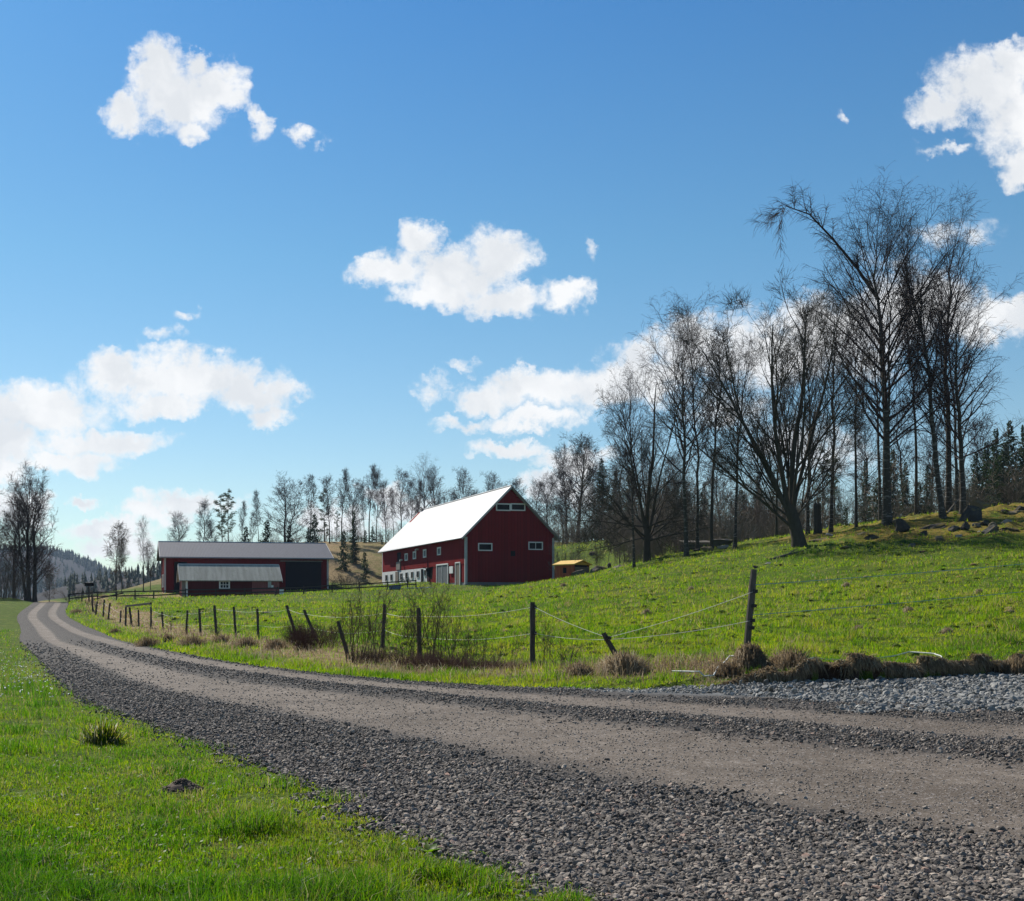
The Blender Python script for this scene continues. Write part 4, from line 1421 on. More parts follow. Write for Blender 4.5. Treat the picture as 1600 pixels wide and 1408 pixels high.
for px, lab in ((628, 'dark bicycle leaning by the white stable wall, the one further along'), (637, 'dark bicycle standing before the stable windows nearer the barn door')):
    x, y, z = ground_at(px, 160 if px < 630 else 156)
    t = empty('bicycle', (x, y, z), R(60), lab, 'bicycle', 'bicycles by the stable wall')
    for xx in (-.52, .52):
        m = MB(); m.tube([(xx + .33 * math.cos(a * math.pi / 6), 0, .34 + .33 * math.sin(a * math.pi / 6)) for a in range(13)], .03, 4, cap=False); m.build('wheel', M['insulator'], t)
    m = MB(); m.tube([(-.52, 0, .34), (-.2, 0, .8), (.38, 0, .82), (.52, 0, .34)], .03, 4); m.tube([(-.2, 0, .8), (0, 0, .3), (.38, 0, .82)], .03, 4); m.tube([(-.52, 0, .34), (0, 0, .3)], .025, 4); m.tube([(.38, 0, .82), (.34, 0, 1.02)], .025, 4); m.build('frame', M['insulator'], t)
    m = MB(); m.box(-.36, -.1, -.07, .07, .86, .92); m.build('saddle', M['insulator'], t)
    m = MB(); m.tube([(.28, -.28, 1.04), (.36, 0, 1.04), (.28, .28, 1.04)], .02, 4); m.build('handlebar', M['metal_grey'], t)
# ------------------------------------------------------------------ trees
def norm(v): return v / (np.linalg.norm(v, axis=-1, keepdims=True) + 1e-9)


def polylines(rng, start, d, length, m, wander, trop, droop=0.0):
    """n wandering polylines of m segments; trop is the vertical pull per segment (array or number)"""
    n = len(start)
    P = np.empty((n, m + 1, 3)); P[:, 0] = start
    d = norm(d.copy())
    tr = np.broadcast_to(np.asarray(trop, float), (n,)) if np.ndim(trop) < 2 else None
    for k in range(m):
        d = d + rng.normal(0, wander, (n, 3))
        d[:, 2] += tr - droop * (k / max(m - 1, 1)) ** 2
        d = norm(d)
        P[:, k + 1] = P[:, k] + d * (length / m)[:, None]
    return P


def spawn(rng, P, rad, counts, f0, f1, ang, spread=0.25, even=False):
    """points and directions of children along polylines P (n,m+1,3) with radii rad (n,m+1)"""
    n, m1, _ = P.shape
    par = np.repeat(np.arange(n), counts)
    N = len(par)
    f = rng.uniform(f0, f1, N) if not even else f0 + (f1 - f0) * ((np.arange(N) + rng.uniform(0, .9, N)) / max(N, 1))
    x = f * (m1 - 1)
    i = np.minimum(x.astype(int), m1 - 2); t = x - i
    a, b = P[par, i], P[par, i + 1]
    pos = a + (b - a) * t[:, None]
    tan = norm(b - a)
    r = rad[par, i] * (1 - t) + rad[par, i + 1] * t
    w = norm(rng.normal(0, 1, (N, 3)))
    perp = norm(np.cross(tan, w))
    A = np.broadcast_to(np.asarray(ang(f) if callable(ang) else ang, float), (N,)) * rng.uniform(1 - spread, 1 + spread, N)
    d = tan * np.cos(A)[:, None] + perp * np.sin(A)[:, None]
    return par, f, pos, d, r


def prism(P, rad, sides):
    """tubes round polylines (n,m+1,3)"""
    n, m1, _ = P.shape
    tan = np.empty_like(P)
    tan[:, 1:-1] = P[:, 2:] - P[:, :-2]; tan[:, 0] = P[:, 1] - P[:, 0]; tan[:, -1] = P[:, -1] - P[:, -2]
    tan = norm(tan)
    ref = np.where(np.abs(tan[..., 2:3]) > 0.9, np.array([1.0, 0, 0]), np.array([0, 0, 1.0]))
    s = norm(np.cross(tan, ref)); t = np.cross(tan, s)
    a = 2 * np.pi * np.arange(sides) / sides
    V = P[:, :, None, :] + (s[:, :, None] * np.cos(a)[:, None] + t[:, :, None] * np.sin(a)[:, None]) * rad[:, :, None, None]
    idx = np.arange(n * m1 * sides).reshape(n, m1, sides)
    nx = np.roll(idx, -1, axis=2)
    q = np.stack([idx[:, :-1], nx[:, :-1], nx[:, 1:], idx[:, 1:]], -1).reshape(-1, 4)
    return V.reshape(-1, 3), q


class Geo:
    def __init__(self): self.v, self.q, self.t, self.n = [], [], [], 0

    def add(self, v, q=None, t=None):
        self.v.append(v)
        if q is not None: self.q.append(q + self.n)
        if t is not None: self.t.append(t + self.n)
        self.n += len(v)

    def mesh(self, name, mat, smooth=True, attrs=None):
        return np_mesh(name, np.concatenate(self.v), np.concatenate(self.q) if self.q else None, np.concatenate(self.t) if self.t else None, mat, attrs, smooth)


def whisk(P, rad):
    """twigs as thin three-sided whips ending in a point"""
    n, m1, _ = P.shape
    r = np.repeat(rad[:, None], m1, 1) * np.linspace(1, 0.45, m1)[None]
    return prism(P, r, 3)


def slivers(rng, P, d, l, r):
    """finest twig tips: one thin triangle each"""
    n = len(P)
    side = norm(np.cross(d, rng.normal(0, 1, (n, 3)))) * r
    V = np.stack([P - side, P + side, P + norm(d) * l[:, None]], 1)
    return V.reshape(-1, 3), None, np.arange(3 * n).reshape(n, 3)


TREES = {}


def tree_mesh(key, seed, stems, H, r0, limbs, f0, ang0, ang1, width, shape, trop, sub, twigs, twig_len, twig_trop, bark, twig, twig_r=0.010, wander=0.06, lean=(0, 0), curve=(0, 0), low=0.5, sub_ang=0.75, top=0.97, limb_w=0.11, m0=14, dead=0, droop=0.0, tips=2):
    """stems: list of (dx, dy, lean_x, lean_y, height share, radius share)"""
    rng = np.random.default_rng(seed)
    trunk, crown = Geo(), Geo()
    for (dx, dy, lx, ly, hs, rs) in stems:
        h = H * hs
        k = np.linspace(0, 1, m0 + 1)
        wob = np.cumsum(rng.normal(0, 0.010 * h, (m0 + 1, 2)), axis=0) * k[:, None]
        S = np.zeros((1, m0 + 1, 3))
        S[0, :, 0] = dx + (lx + lean[0]) * h * k + curve[0] * h * k * k + wob[:, 0]
        S[0, :, 1] = dy + (ly + lean[1]) * h * k + curve[1] * h * k * k + wob[:, 1]
        S[0, :, 2] = -0.4 + (h + 0.4) * k
        rad = (r0 * rs * ((1 - k) ** 0.85 * 0.93 + 0.035) * (1 + 0.55 * np.exp(-k * 28)))[None]
        trunk.add(*prism(S, rad, 9))
        nl = max(3, int(limbs * (0.55 + 0.45 * hs)))
        par, f, pos, d, r = spawn(rng, S, rad, np.array([nl]), f0, top, lambda f: ang0 + (ang1 - ang0) * (f - f0) / (1 - f0), 0.2, True)
        # spiral arrangement so the limbs stand all round
        az = np.arange(nl) * 2.4 + rng.normal(0, .5, nl)
        A = (ang0 + (ang1 - ang0) * (f - f0) / (1 - f0)) * rng.uniform(0.8, 1.2, nl)
        d = np.stack([np.sin(A) * np.cos(az), np.sin(A) * np.sin(az), np.cos(A)], 1)
        g = (f - f0) / (1 - f0)
        ln = width * shape(g) * rng.uniform(0.75, 1.15, nl) * hs ** 0.5
        m1 = 8
        L = polylines(rng, pos, d, ln, m1, wander, trop, droop)
        lr = np.minimum(r * 0.55, 0.014 + ln * 0.0115)
        LR = lr[:, None] * np.linspace(1, 0.22, m1 + 1)[None]
        crown.add(*prism(L, LR, 5))
        # second order
        cnt = np.maximum(2, (sub * ln / width * 1.25).astype(int))
        par, f, pos, d, r = spawn(rng, L, LR, cnt, 0.18, 1.0, sub_ang, 0.4)
        d[:, 2] += 0.15
        l2 = ln[par] * (0.50 - 0.30 * f) * rng.uniform(0.6, 1.2, len(par)) + 0.25
        m2 = 5
        B = polylines(rng, pos, d, l2, m2, 0.13, trop * 0.8)
        br = np.minimum(r * 0.62, 0.008 + l2 * 0.009)
        BR = br[:, None] * np.linspace(1, 0.35, m2 + 1)[None]
        crown.add(*prism(B, BR, 4))
        # twigs on the second order and on limb ends
        cnt = np.full(len(B), twigs)
        par, f, pos, d, r = spawn(rng, B, BR, cnt, 0.15, 1.0, 0.7, 0.5)
        l3 = twig_len * rng.uniform(0.45, 1.25, len(par))
        T0 = polylines(rng, pos, d, l3, 3, 0.16, twig_trop)
        crown.add(*whisk(T0, np.full(len(T0), twig_r)))
        par, f, pos, d, r = spawn(rng, L, LR, np.full(len(L), max(3, twigs)), 0.55, 1.0, 0.6, 0.5)
        T = polylines(rng, pos, d, twig_len * rng.uniform(0.5, 1.3, len(par)), 3, 0.16, twig_trop)
        crown.add(*whisk(T, np.full(len(T), twig_r)))
        # finest tips
        for TT in (T0, T):
            par, f, pos, d, r = spawn(rng, TT, np.full((len(TT), 4), twig_r), np.full(len(TT), tips), 0.15, 1.0, 0.65, 0.5)
            d[:, 2] += twig_trop * 2.0
            crown.add(*slivers(rng, pos, norm(d), twig_len * 0.5 * rng.uniform(0.4, 1.3, len(par)), twig_r * 1.05))
        if dead:
            par, f, pos, d, r = spawn(rng, S, rad, np.array([dead]), 0.12, f0, 1.35, 0.2)
            D = polylines(rng, pos, d, width * 0.28 * rng.uniform(0.3, 1.2, dead), 4, 0.14, -0.02)
            crown.add(*prism(D, np.minimum(r * .3, .03)[:, None] * np.linspace(1, .3, 5)[None], 3))
    top = max(float(v[:, 2].max()) for v in crown.v) * .985
    TREES[key] = (trunk.mesh(key + '_trunk', M[bark]), crown.mesh(key + '_crown', M[twig]), top)


oval = lambda g: np.sin(np.pi * np.clip(0.12 + 0.80 * g, 0, 1)) ** 0.8
topheavy = lambda g: 0.40 + 0.9 * np.sin(np.pi * np.clip(0.25 + 0.65 * g, 0, 1))
cone = lambda g: 1.05 - 0.85 * g
even = lambda g: 0.55 + 0.45 * np.sin(np.pi * (0.15 + 0.7 * g))

one = [(0, 0, 0, 0, 1, 1)]
R_ = math.radians
def fork_tree(key, seed, H, r0, stems, lens, counts, angs, trop, bark, twig, twig_r, base_h=.06, f0s=(.35, .25, .2), lean=-.05):
    """a tree that forks near the ground into arching stems, each forking again and again"""
    rng = np.random.default_rng(seed)
    trunk, crown = Geo(), Geo()
    hb = H * base_h
    B0 = np.array([[[0, 0, -.4], [.25 * lean, 0, .3 * hb], [lean, 0, hb], [lean * 1.3, .02, hb * 1.4]]])
    trunk.add(*prism(B0, np.array([[r0 * 1.5, r0 * 1.12, r0, r0 * .7]]), 10))
    st = np.array(stems, float)                    # azimuth, lean, length share, radius share
    n = len(st)
    d = np.stack([np.sin(st[:, 1]) * np.cos(st[:, 0]), np.sin(st[:, 1]) * np.sin(st[:, 0]), np.cos(st[:, 1])], 1)
    start = np.stack([d[:, 0] * r0 * .5 + lean * 1.05, d[:, 1] * r0 * .5, hb + rng.uniform(-.4, .3, n) * hb], 1)
    S = polylines(rng, start, d, H * lens[0] * st[:, 2], 12, .045, trop)
    SR = (r0 * st[:, 3])[:, None] * np.linspace(1, .18, 13)[None]
    trunk.add(*prism(S, SR, 8))
    P, PR, ln = S, SR, H * lens[0] * st[:, 2]
    for lv in range(3):
        par, f, pos, dd, r = spawn(rng, P, PR, np.full(len(P), counts[lv]), f0s[lv], 1.0, angs[lv], .35)
        l = ln[par] * lens[lv + 1] * (1.25 - .75 * f) * rng.uniform(.65, 1.2, len(par))
        m = (8, 6, 4)[lv]
        Q = polylines(rng, pos, dd, l, m, .09 + .03 * lv, trop * (1.0, .9, .7)[lv])
        q0 = np.minimum(r * .68, .008 + l * .0105)
        QR = np.maximum(q0[:, None] * np.linspace(1, .25, m + 1)[None], twig_r * .6)
        crown.add(*prism(Q, QR, (6, 4, 3)[lv]))
        P, PR, ln = Q, QR, l
    par, f, pos, dd, r = spawn(rng, P, PR, np.full(len(P), counts[3]), .15, 1.0, .6, .4)
    T = polylines(rng, pos, dd, H * .05 * rng.uniform(.4, 1.3, len(par)), 2, .14, trop * .5)
    crown.add(*whisk(T, np.full(len(T), twig_r)))
    par, f, pos, dd, r = spawn(rng, T, np.full((len(T), 3), twig_r), np.full(len(T), 2), .2, 1.0, .6, .4)
    crown.add(*slivers(rng, pos, norm(dd), H * .028 * rng.uniform(.4, 1.3, len(par)), twig_r * 1.2))
    top = max(float(v[:, 2].max()) for v in crown.v)
    TREES[key] = (trunk.mesh(key + '_trunk', M[bark]), crown.mesh(key + '_crown', M[twig]), top)


# key, seed, stems, H, r0, limbs, f0, angle low, angle high, crown half width, shape, trop, sub, twigs, twig length, droop
tree_mesh('slim_birch', 21, one, 20, .19, 34, .34, R_(48), R_(18), 4.2, oval, .07, 8, 4, .9, -.10, 'birch_bark', 'twig_birch', .0098, dead=10, droop=.10, wander=.08)
tree_mesh('slim_birch_leaning', 22, one, 21, .22, 36, .36, R_(50), R_(16), 5.4, topheavy, .075, 8, 4, .95, -.10, 'birch_bark', 'twig_birch', .0098, lean=(-.03, 0), curve=(-.06, 0), dead=12, droop=.10, wander=.08)
tree_mesh('big_birch', 23, [(0, 0, -.02, 0, 1, 1), (-.1, 0.05, .06, .0, .97, .42)], 24.4, .38, 38, .28, R_(56), R_(16), 7.0, topheavy, .08, 8, 4, 1.15, -.16, 'birch_bark', 'twig_birch', .0098, lean=(-.045, 0), wander=.09, dead=16, droop=.13)
tree_mesh('tall_birch', 24, one, 23.5, .28, 42, .28, R_(52), R_(16), 5.4, even, .085, 8, 4, 1.05, -.14, 'birch_bark', 'twig_birch', .0098, dead=16, droop=.12, wander=.09)
tree_mesh('spreading_birch', 25, one, 19, .25, 42, .22, R_(62), R_(25), 6.0, even, .06, 8, 4, 1.05, -.14, 'birch_bark', 'twig_birch', .010, dead=8, droop=.10, wander=.09)
rs = np.random.default_rng(4)
fork_tree('ash_clump', 26, 19, .44, [(3.14, .50, .95, .34), (3.3, .30, 1.0, .44), (2.9, .16, 1.0, .52), (.5, .04, 1.0, .56), (0.0, .17, .98, .40), (1.6, .25, .95, .30), (-1.6, .28, .92, .30), (3.0, .80, .80, .26), (3.3, 1.05, .62, .2), (.2, .42, .70, .22), (-.2, .75, .5, .18)],
          (.80, .46, .52, .52), (9, 6, 5, 2), (.46, .52, .6), .05, 'bark', 'twig_ash', .0100, .12, (.08, .2, .2), -.55)
fork_tree('oak_like', 27, 16.5, .36, [(0, .03, 1.0, .66), (2.2, .20, .92, .42), (-.9, .24, .92, .42), (1.0, .42, .84, .36), (3.5, .46, .84, .36), (-2.2, .55, .74, .32), (.3, .75, .76, .30), (2.8, .86, .74, .30), (-.4, 1.0, .68, .26), (1.6, 1.1, .55, .26), (3.3, 1.25, .70, .26), (0.1, 1.38, .72, .25), (-1.5, 1.35, .5, .22), (2.6, 1.5, .66, .22), (.5, 1.6, .62, .2), (3.0, 1.68, .62, .2)],
          (.80, .42, .52, .52), (7, 5, 5, 2), (.68, .70, .7), .012, 'bark', 'twig_ash', .0100, .15, (.12, .2, .2))
tree_mesh('forest_aspen', 28, one, 19, .19, 30, .42, R_(48), R_(18), 3.3, oval, .09, 8, 4, .9, .03, 'bark', 'twig_birch', .019, dead=8, tips=3)
tree_mesh('forest_aspen_b', 29, one, 19, .20, 34, .32, R_(54), R_(22), 3.9, even, .08, 8, 4, .95, .0, 'bark', 'twig_birch', .019, dead=8, tips=3)
tree_mesh('forest_maple', 30, [(0, 0, -.02, 0, 1, 1), (.3, .1, .06, 0, .94, .75)], 18, .25, 26, .20, R_(66), R_(25), 6.2, even, .08, 8, 4, 1.0, .04, 'bark', 'twig_birch', .019, tips=3)
tree_mesh('round_tree', 31, one, 17, .32, 40, .22, R_(62), R_(24), 5.8, even, .07, 10, 4, 1.0, -.02, 'bark', 'twig_birch', .019, tips=3, wander=.09)
tree_mesh('old_double', 32, [(0, 0, -.02, 0, 1, 1), (.9, .1, .02, .02, 1, .95), (-.4, .3, -.12, 0, .86, .7)], 17, .42, 34, .16, R_(62), R_(24), 5.8, even, .07, 9, 5, 1.0, -.06, 'bark', 'twig_birch', .017, tips=2, wander=.09)
tree_mesh('young_birch', 33, one, 9.5, .10, 26, .26, R_(46), R_(22), 2.6, oval, .04, 8, 4, .7, -.08, 'birch_bark', 'twig_brown', .015, tips=3)


def spruce_mesh(key, seed, H, width, f0=0.03, dens=1.0, bark='bark', mat='spruce'):
    rng = np.random.default_rng(seed)
    trunk, crown = Geo(), Geo()
    k = np.linspace(0, 1, 9)
    S = np.zeros((1, 9, 3)); S[0, :, 2] = -0.3 + (H + 0.3) * k
    S[0, :, :2] = np.cumsum(rng.normal(0, .01 * H, (9, 2)), 0) * k[:, None] * .5
    rad = (H * .011 * (1 - k) + .015)[None]
    trunk.add(*prism(S, rad, 7))
    n = int(H * 17 * dens)
    f = f0 + (1 - f0) * ((np.arange(n) + rng.uniform(0, 1, n)) / n) ** 1.1 * .985
    z = H * f
    az = rng.uniform(0, 2 * np.pi, n)
    ln = width * (1 - f) ** .85 * rng.uniform(.6, 1.12, n) + .12
    ln *= 1 + 0.25 * np.sin(f * 37 + seed)
    d = np.stack([np.cos(az), np.sin(az), .05 - .45 * (1 - f)], 1)
    B = polylines(rng, np.stack([np.zeros(n), np.zeros(n), z], 1), d, ln, 4, .06, .06)
    crown.add(*prism(B, (.012 + .012 * (1 - f))[:, None] * np.linspace(1, .3, 5)[None], 3))
    # hanging sprays of needles: small leaf-sized blades along each branch
    cnt = np.maximum(5, (ln * 13).astype(int))
    par, ff, pos, dd, r = spawn(rng, B, np.full((n, 5), .01), cnt, .12, 1.0, .95, .35)
    N = len(par)
    dd[:, 2] -= .28
    dd = norm(dd)
    l = (.34 - .14 * ff) * rng.uniform(.7, 1.3, N) * (0.7 + .3 * width / 3)
    side = norm(np.cross(dd, rng.normal(0, 1, (N, 3))))
    w = l * .30
    V = np.stack([pos, pos + dd * (l * .45)[:, None] + side * w[:, None], pos + dd * l[:, None], pos + dd * (l * .45)[:, None] - side * w[:, None]], 1)
    crown.add(V.reshape(-1, 3), np.arange(4 * N).reshape(N, 4))
    TREES[key] = (trunk.mesh(key + '_trunk', M[bark]), crown.mesh(key + '_crown', M[mat], smooth=False), H)


def pine_mesh(key, seed, H, f0=.35):
    rng = np.random.default_rng(seed)
    trunk, crown = Geo(), Geo()
    k = np.linspace(0, 1, 9)
    S = np.zeros((1, 9, 3)); S[0, :, 2] = -.3 + (H + .3) * k
    S[0, :, :2] = np.cumsum(rng.normal(0, .012 * H, (9, 2)), 0) * k[:, None]
    rad = (H * .012 * (1 - k) + .03)[None]
    trunk.add(*prism(S, rad, 8))
    n = 34
    par, f, pos, d, r = spawn(rng, S, rad, np.array([n]), f0, 1.0, 1.2, .2, True)
    g = (f - f0) / (1 - f0)
    ln = (H * .17) * np.sin(np.pi * np.clip(.2 + .7 * g, 0, 1)) * rng.uniform(.6, 1.2, n)
    B = polylines(rng, pos, d, ln, 4, .12, .05)
    crown.add(*prism(B, .035 * np.linspace(1, .4, 5)[None] * np.ones((n, 1)), 4))
    par, ff, pos, dd, r = spawn(rng, B, np.full((n, 5), .01), np.full(n, 9), .35, 1.0, .9, .4)
    c = pos + norm(dd) * rng.uniform(.1, .5, len(par))[:, None]
    cc = np.repeat(c, 26, 0)
    N = len(cc)
    u = norm(rng.normal(0, 1, (N, 3))); u[:, 2] = np.abs(u[:, 2]) * .9 - .15
    p = cc + u * rng.uniform(.05, .42, N)[:, None] * np.array([1, 1, .65])
    l = rng.uniform(.13, .26, N)
    side = norm(np.cross(u, rng.normal(0, 1, (N, 3)))) * (l * .22)[:, None]
    V = np.stack([p - side, p + side, p + u * l[:, None]], 1)
    crown.add(V.reshape(-1, 3), None, np.arange(3 * N).reshape(N, 3))
    TREES[key] = (trunk.mesh(key + '_trunk', M['pine_bark']), crown.mesh(key + '_crown', M['pine'], smooth=False), H)


spruce_mesh('spruce', 41, 14, 2.7, .03, 1.7)
spruce_mesh('spruce_wide', 42, 9, 2.6, .03, 1.6)
spruce_mesh('spruce_small', 43, 5, 1.35, .03, 1.5)
spruce_mesh('juniper', 44, 4.2, 1.0, .0, 1.3)
pine_mesh('pine', 45, 15, .38)
pine_mesh('pine_low', 46, 15, .12)


def plant_tree(key, name, px, py_top, d, label, cat='tree', group=None, sx=1.0, rz=None, z=None, spin=0.0, base_px=None, tilt=0.0):
    """a tree standing at photo column px, distance d, whose tip reaches photo row py_top"""
    tr, cr, H = TREES[key]
    x = xat(px, d)
    gz = tz(x, d) if z is None else z
    top = EYE + (CY - py_top) / F * d
    s = max(top - gz, 1.0) / (H * 1.0)
    root = empty(name, (x, d, gz - 0.05), spin, label, cat, group)
    root.rotation_euler = (0, tilt, spin)
    root.scale = (s * sx, s * sx, s)
    link('trunk', tr, root)
    link('crown', cr, root)
    return root


G1 = 'bare trees of the grove on the pasture ridge'
near = [
    ('slim_birch_leaning', 'birch_tree', 991, 556, 95, 'thin dark birch stem curving away from the broad oak beside it', .75, 0.1),
    ('oak_like', 'oak_tree', 1011, 560, 97, 'broad dense oak whose low branches sweep down to the pasture', .82, 0.4),
    ('slim_birch_leaning', 'birch_tree', 1073, 452, 92, 'tall birch leaning away from the feed rack with fan shaped crown', 1.0, 0.25),
    ('slim_birch', 'birch_tree', 1090, 478, 96, 'straight slim birch right in front of the feed rack', .85, 2.0),
    ('forest_aspen', 'birch_tree', 1112, 500, 94, 'straight slim trunk beside the mossy boulder heap', .9, 1.2),
    ('slim_birch', 'birch_tree', 1148, 515, 90, 'pale lower trunk standing alone between boulder heap and many stemmed ash', 1.0, 4.0),
    ('forest_aspen_b', 'aspen_tree', 1213, 560, 104, 'dark slender tree just behind the many stemmed ash', .9, 0.6),
    ('ash_clump', 'ash_tree', 1250, 398, 75, 'big many stemmed ash fanning out from one leaning base', 1.0, 0.0),
    ('tall_birch', 'birch_tree', 1262, 462, 88, 'straight trunk close behind the many stemmed ash', .8, 1.0),
    ('slim_birch', 'birch_tree', 1298, 436, 86, 'grey straight trunk beside the snapped off trunk', .95, 3.0),
    ('forest_aspen', 'birch_tree', 1338, 470, 84, 'thin straight trunk beside the dark juniper bush', .75, 5.0),
    ('big_birch', 'birch_tree', 1387, 268, 80, 'tallest thick birch with a huge drooping side limb', 1.0, 0.0),
    ('slim_birch', 'birch_tree', 1376, 430, 92, 'thinner birch stem just behind the tallest thick birch', .8, 0.5),
    ('forest_aspen', 'birch_tree', 1431, 400, 90, 'thin trunk between the tallest birch and the forked pair', .7, 2.7),
    ('tall_birch', 'birch_tree', 1473, 280, 79, 'thick curving birch leaning over towards the tallest birch, above stone slab', .85, 0.0),
    ('tall_birch', 'birch_tree', 1482, 284, 82, 'upright birch sharing its foot with the thick curving birch', .95, 2.2),
    ('spreading_birch', 'birch_tree', 1505, 395, 80, 'outermost birch of the grove with long limbs over the stone pile', 1.15, 3.3),
    ('slim_birch', 'birch_tree', 1496, 430, 86, 'slim birch half hidden behind the outermost birch of the grove', .9, 0.8),
]
for key, nm, px, pt_, d, lab, sx, spin in near:
    t = plant_tree(key, nm, px, pt_, d, lab, group=G1, sx=sx, spin=spin)
    if 'curving birch leaning' in lab: t.rotation_euler[1] = R(-7.5)
    if 'big_birch' == key: t.rotation_euler[1] = R(0.5)
plant_tree('slim_birch', 'birch_tree', 1664, 410, 84, 'birch whose hanging twigs just reach past the ridge stones', group=G1, sx=1.05, spin=1)

# the huge low limb of the tallest birch, fanning to the side
def side_limb():
    rng = np.random.default_rng(5)
    g = Geo()
    base = Vector(at(1373, 470, 80)); tip = Vector(at(1228, 322, 79.5))
    mid = [base, Vector(at(1340, 420, 80)), Vector(at(1300, 372, 79.8)), Vector(at(1265, 335, 79.6)), tip, Vector(at(1218, 345, 79.5))]
    P = np.array([[list(p) for p in mid]])
    RR = np.array([[.11, .09, .07, .05, .03, .015]])
    g.add(*prism(P, RR, 6))
    par, f, pos, d, r = spawn(rng, P, RR, np.array([26]), .15, 1.0, .7, .3)
    d[:, 2] += .35
    L = polylines(rng, pos, d, rng.uniform(1.0, 2.4, 26), 5, .1, .03)
    LR = np.minimum(r * .6, .03)[:, None] * np.linspace(1, .3, 6)[None]
    g.add(*prism(L, LR, 4))
    par, f, pos, d, r = spawn(rng, L, LR, np.full(26, 26), .1, 1.0, .7, .4)
    T = polylines(rng, pos, d, rng.uniform(.4, 1.2, len(par)), 4, .12, -.22)
    g.add(*whisk(T, np.full(len(T), .011)))
    me = g.mesh('drooping_limb', M['twig_birch'])
    root = [o for o in COL.objects if o.get('label', '').startswith('tallest thick birch')][0]
    bpy.context.view_layer.update()
    o = link('drooping_limb', me, root)
    o.matrix_parent_inverse = root.matrix_world.inverted()
    o['label'] = 'huge drooping side limb'


side_limb()

# snapped trunk, bushes
x, y, z = ground_at(1278, 85)
t = empty('snapped_trunk', (x, y, z), 0, 'snapped off bare trunk with jagged top in the grove', 'tree trunk')
g = Geo()
rr = np.random.default_rng(3)
S = np.array([[[0, 0, -.3], [.0, 0, .5], [-.05, 0, 1.3], [-.06, 0, 2.0], [-.02, 0, 2.3]]])
v, q = prism(S, np.array([[.36, .28, .26, .26, .20]]), 9)
v[-9:, 2] += rr.uniform(-.25, .35, 9)
g.add(v, q, np.array([[len(v) - 9, len(v) - 9 + k, len(v) - 9 + k + 1] for k in range(1, 8)]))
link('trunk', g.mesh('snapped_trunk', M['bark']), t)


def bush_mesh(key, seed, H, width, stems, twigs, mat, r=.012, spread=.5, m=6, trop=.04, side=6):
    rng = np.random.default_rng(seed)
    g = Geo()
    a = rng.uniform(0, 2 * np.pi, stems); q = rng.uniform(0, 1, stems) ** .6 * width * .35
    start = np.stack([q * np.cos(a), q * np.sin(a), np.full(stems, -.08)], 1)
    an = rng.uniform(0, spread, stems)
    d = np.stack([np.sin(an) * np.cos(a), np.sin(an) * np.sin(a), np.cos(an)], 1)
    L = polylines(rng, start, d, H * rng.uniform(.5, 1.1, stems), m, .09, trop)
    LR = r * rng.uniform(.7, 1.3, stems)[:, None] * np.linspace(1, .3, m + 1)[None]
    g.add(*prism(L, LR, 4))
    par, f, pos, d, rr = spawn(rng, L, LR, np.full(stems, side), .25, 1.0, .6, .4)
    d[:, 2] += .2
    B = polylines(rng, pos, d, H * .34 * rng.uniform(.4, 1.2, len(par)) * (1.2 - f), 4, .12, trop)
    BR = np.minimum(rr * .7, r * .5)[:, None] * np.linspace(1, .4, 5)[None]
    g.add(*prism(B, BR, 3))
    par, f, pos, d, rr = spawn(rng, B, BR, np.full(len(B), twigs), .2, 1.0, .6, .4)
    T = polylines(rng, pos, d, H * .14 * rng.uniform(.4, 1.3, len(par)), 2, .15, trop)
    g.add(*whisk(T, np.full(len(T), r * .33)))
    TREES[key] = (None, g.mesh(key, M[mat]), H)


def plant_bush(key, name, px, py_top, d, label, cat='bush', group=None, sx=1.0, spin=0.0, gz=None):
    me, H = TREES[key][1], TREES[key][2]
    x = xat(px, d); z = tz(x, d) if gz is None else gz
    s = max(EYE + (CY - py_top) / F * d - z, .2) / H
    o = link(name, me, None, (x, d, z), spin)
    o.scale = (s * sx, s * sx, s)
    return tag(o, label, cat, group)


bush_mesh('brush', 51, 6, 4.5, 26, 6, 'twig_brown', .03, .55)
bush_mesh('brush_b', 52, 6, 5, 30, 6, 'twig_grey', .028, .6)
bush_mesh('willow', 53, 2.6, 1.2, 13, 4, 'twig_sap', .014, .52, side=7)
bush_mesh('willow_thin', 54, 2.4, .5, 5, 4, 'twig_sap', .012, .32, side=7)
bush_mesh('sprout', 55, 1.4, .4, 7, 3, 'twig_sap', .010, .4, side=5)
bush_mesh('bramble', 56, 1.1, 1.6, 170, 2, 'twig_red', .007, .75, side=5)
bush_mesh('yellow_brush', 57, 4.5, 4.5, 40, 8, 'twig_grey', .02, .65)

plant_bush('yellow_brush', 'bush', 1325, 762, 100, 'rounded straw coloured bush between the grey straight trunk and thin trunk', sx=.85)
plant_tree('juniper', 'juniper', 1322, 792, 88, 'dark green juniper between two grove trunks', 'bush')
plant_bush('brush', 'bush', 1585, 738, 104, 'purple grey thicket at the end of the ridge beyond the stones', sx=1.0)
plant_bush('brush_b', 'bush', 1165, 800, 112, 'pale bare bush behind the lone pale lower trunk', sx=1.2)
plant_bush('brush', 'bush', 935, 838, 124, 'thin bare bush behind the flat grey rocks near the yellow roofed hut', sx=.35, spin=2)
plant_bush('brush_b', 'bush', 890, 842, 134, 'row of bare saplings behind the yellow roofed hut', sx=.9)
plant_bush('brush_b', 'bush', 560, 895, 152, 'bare bush on the slope beside the black doorway of the hall', sx=1.5, spin=1)
plant_bush('brush', 'bush', 536, 893, 158, 'tangled bush hugging the hall corner below the dry slope', sx=2.0, spin=3)

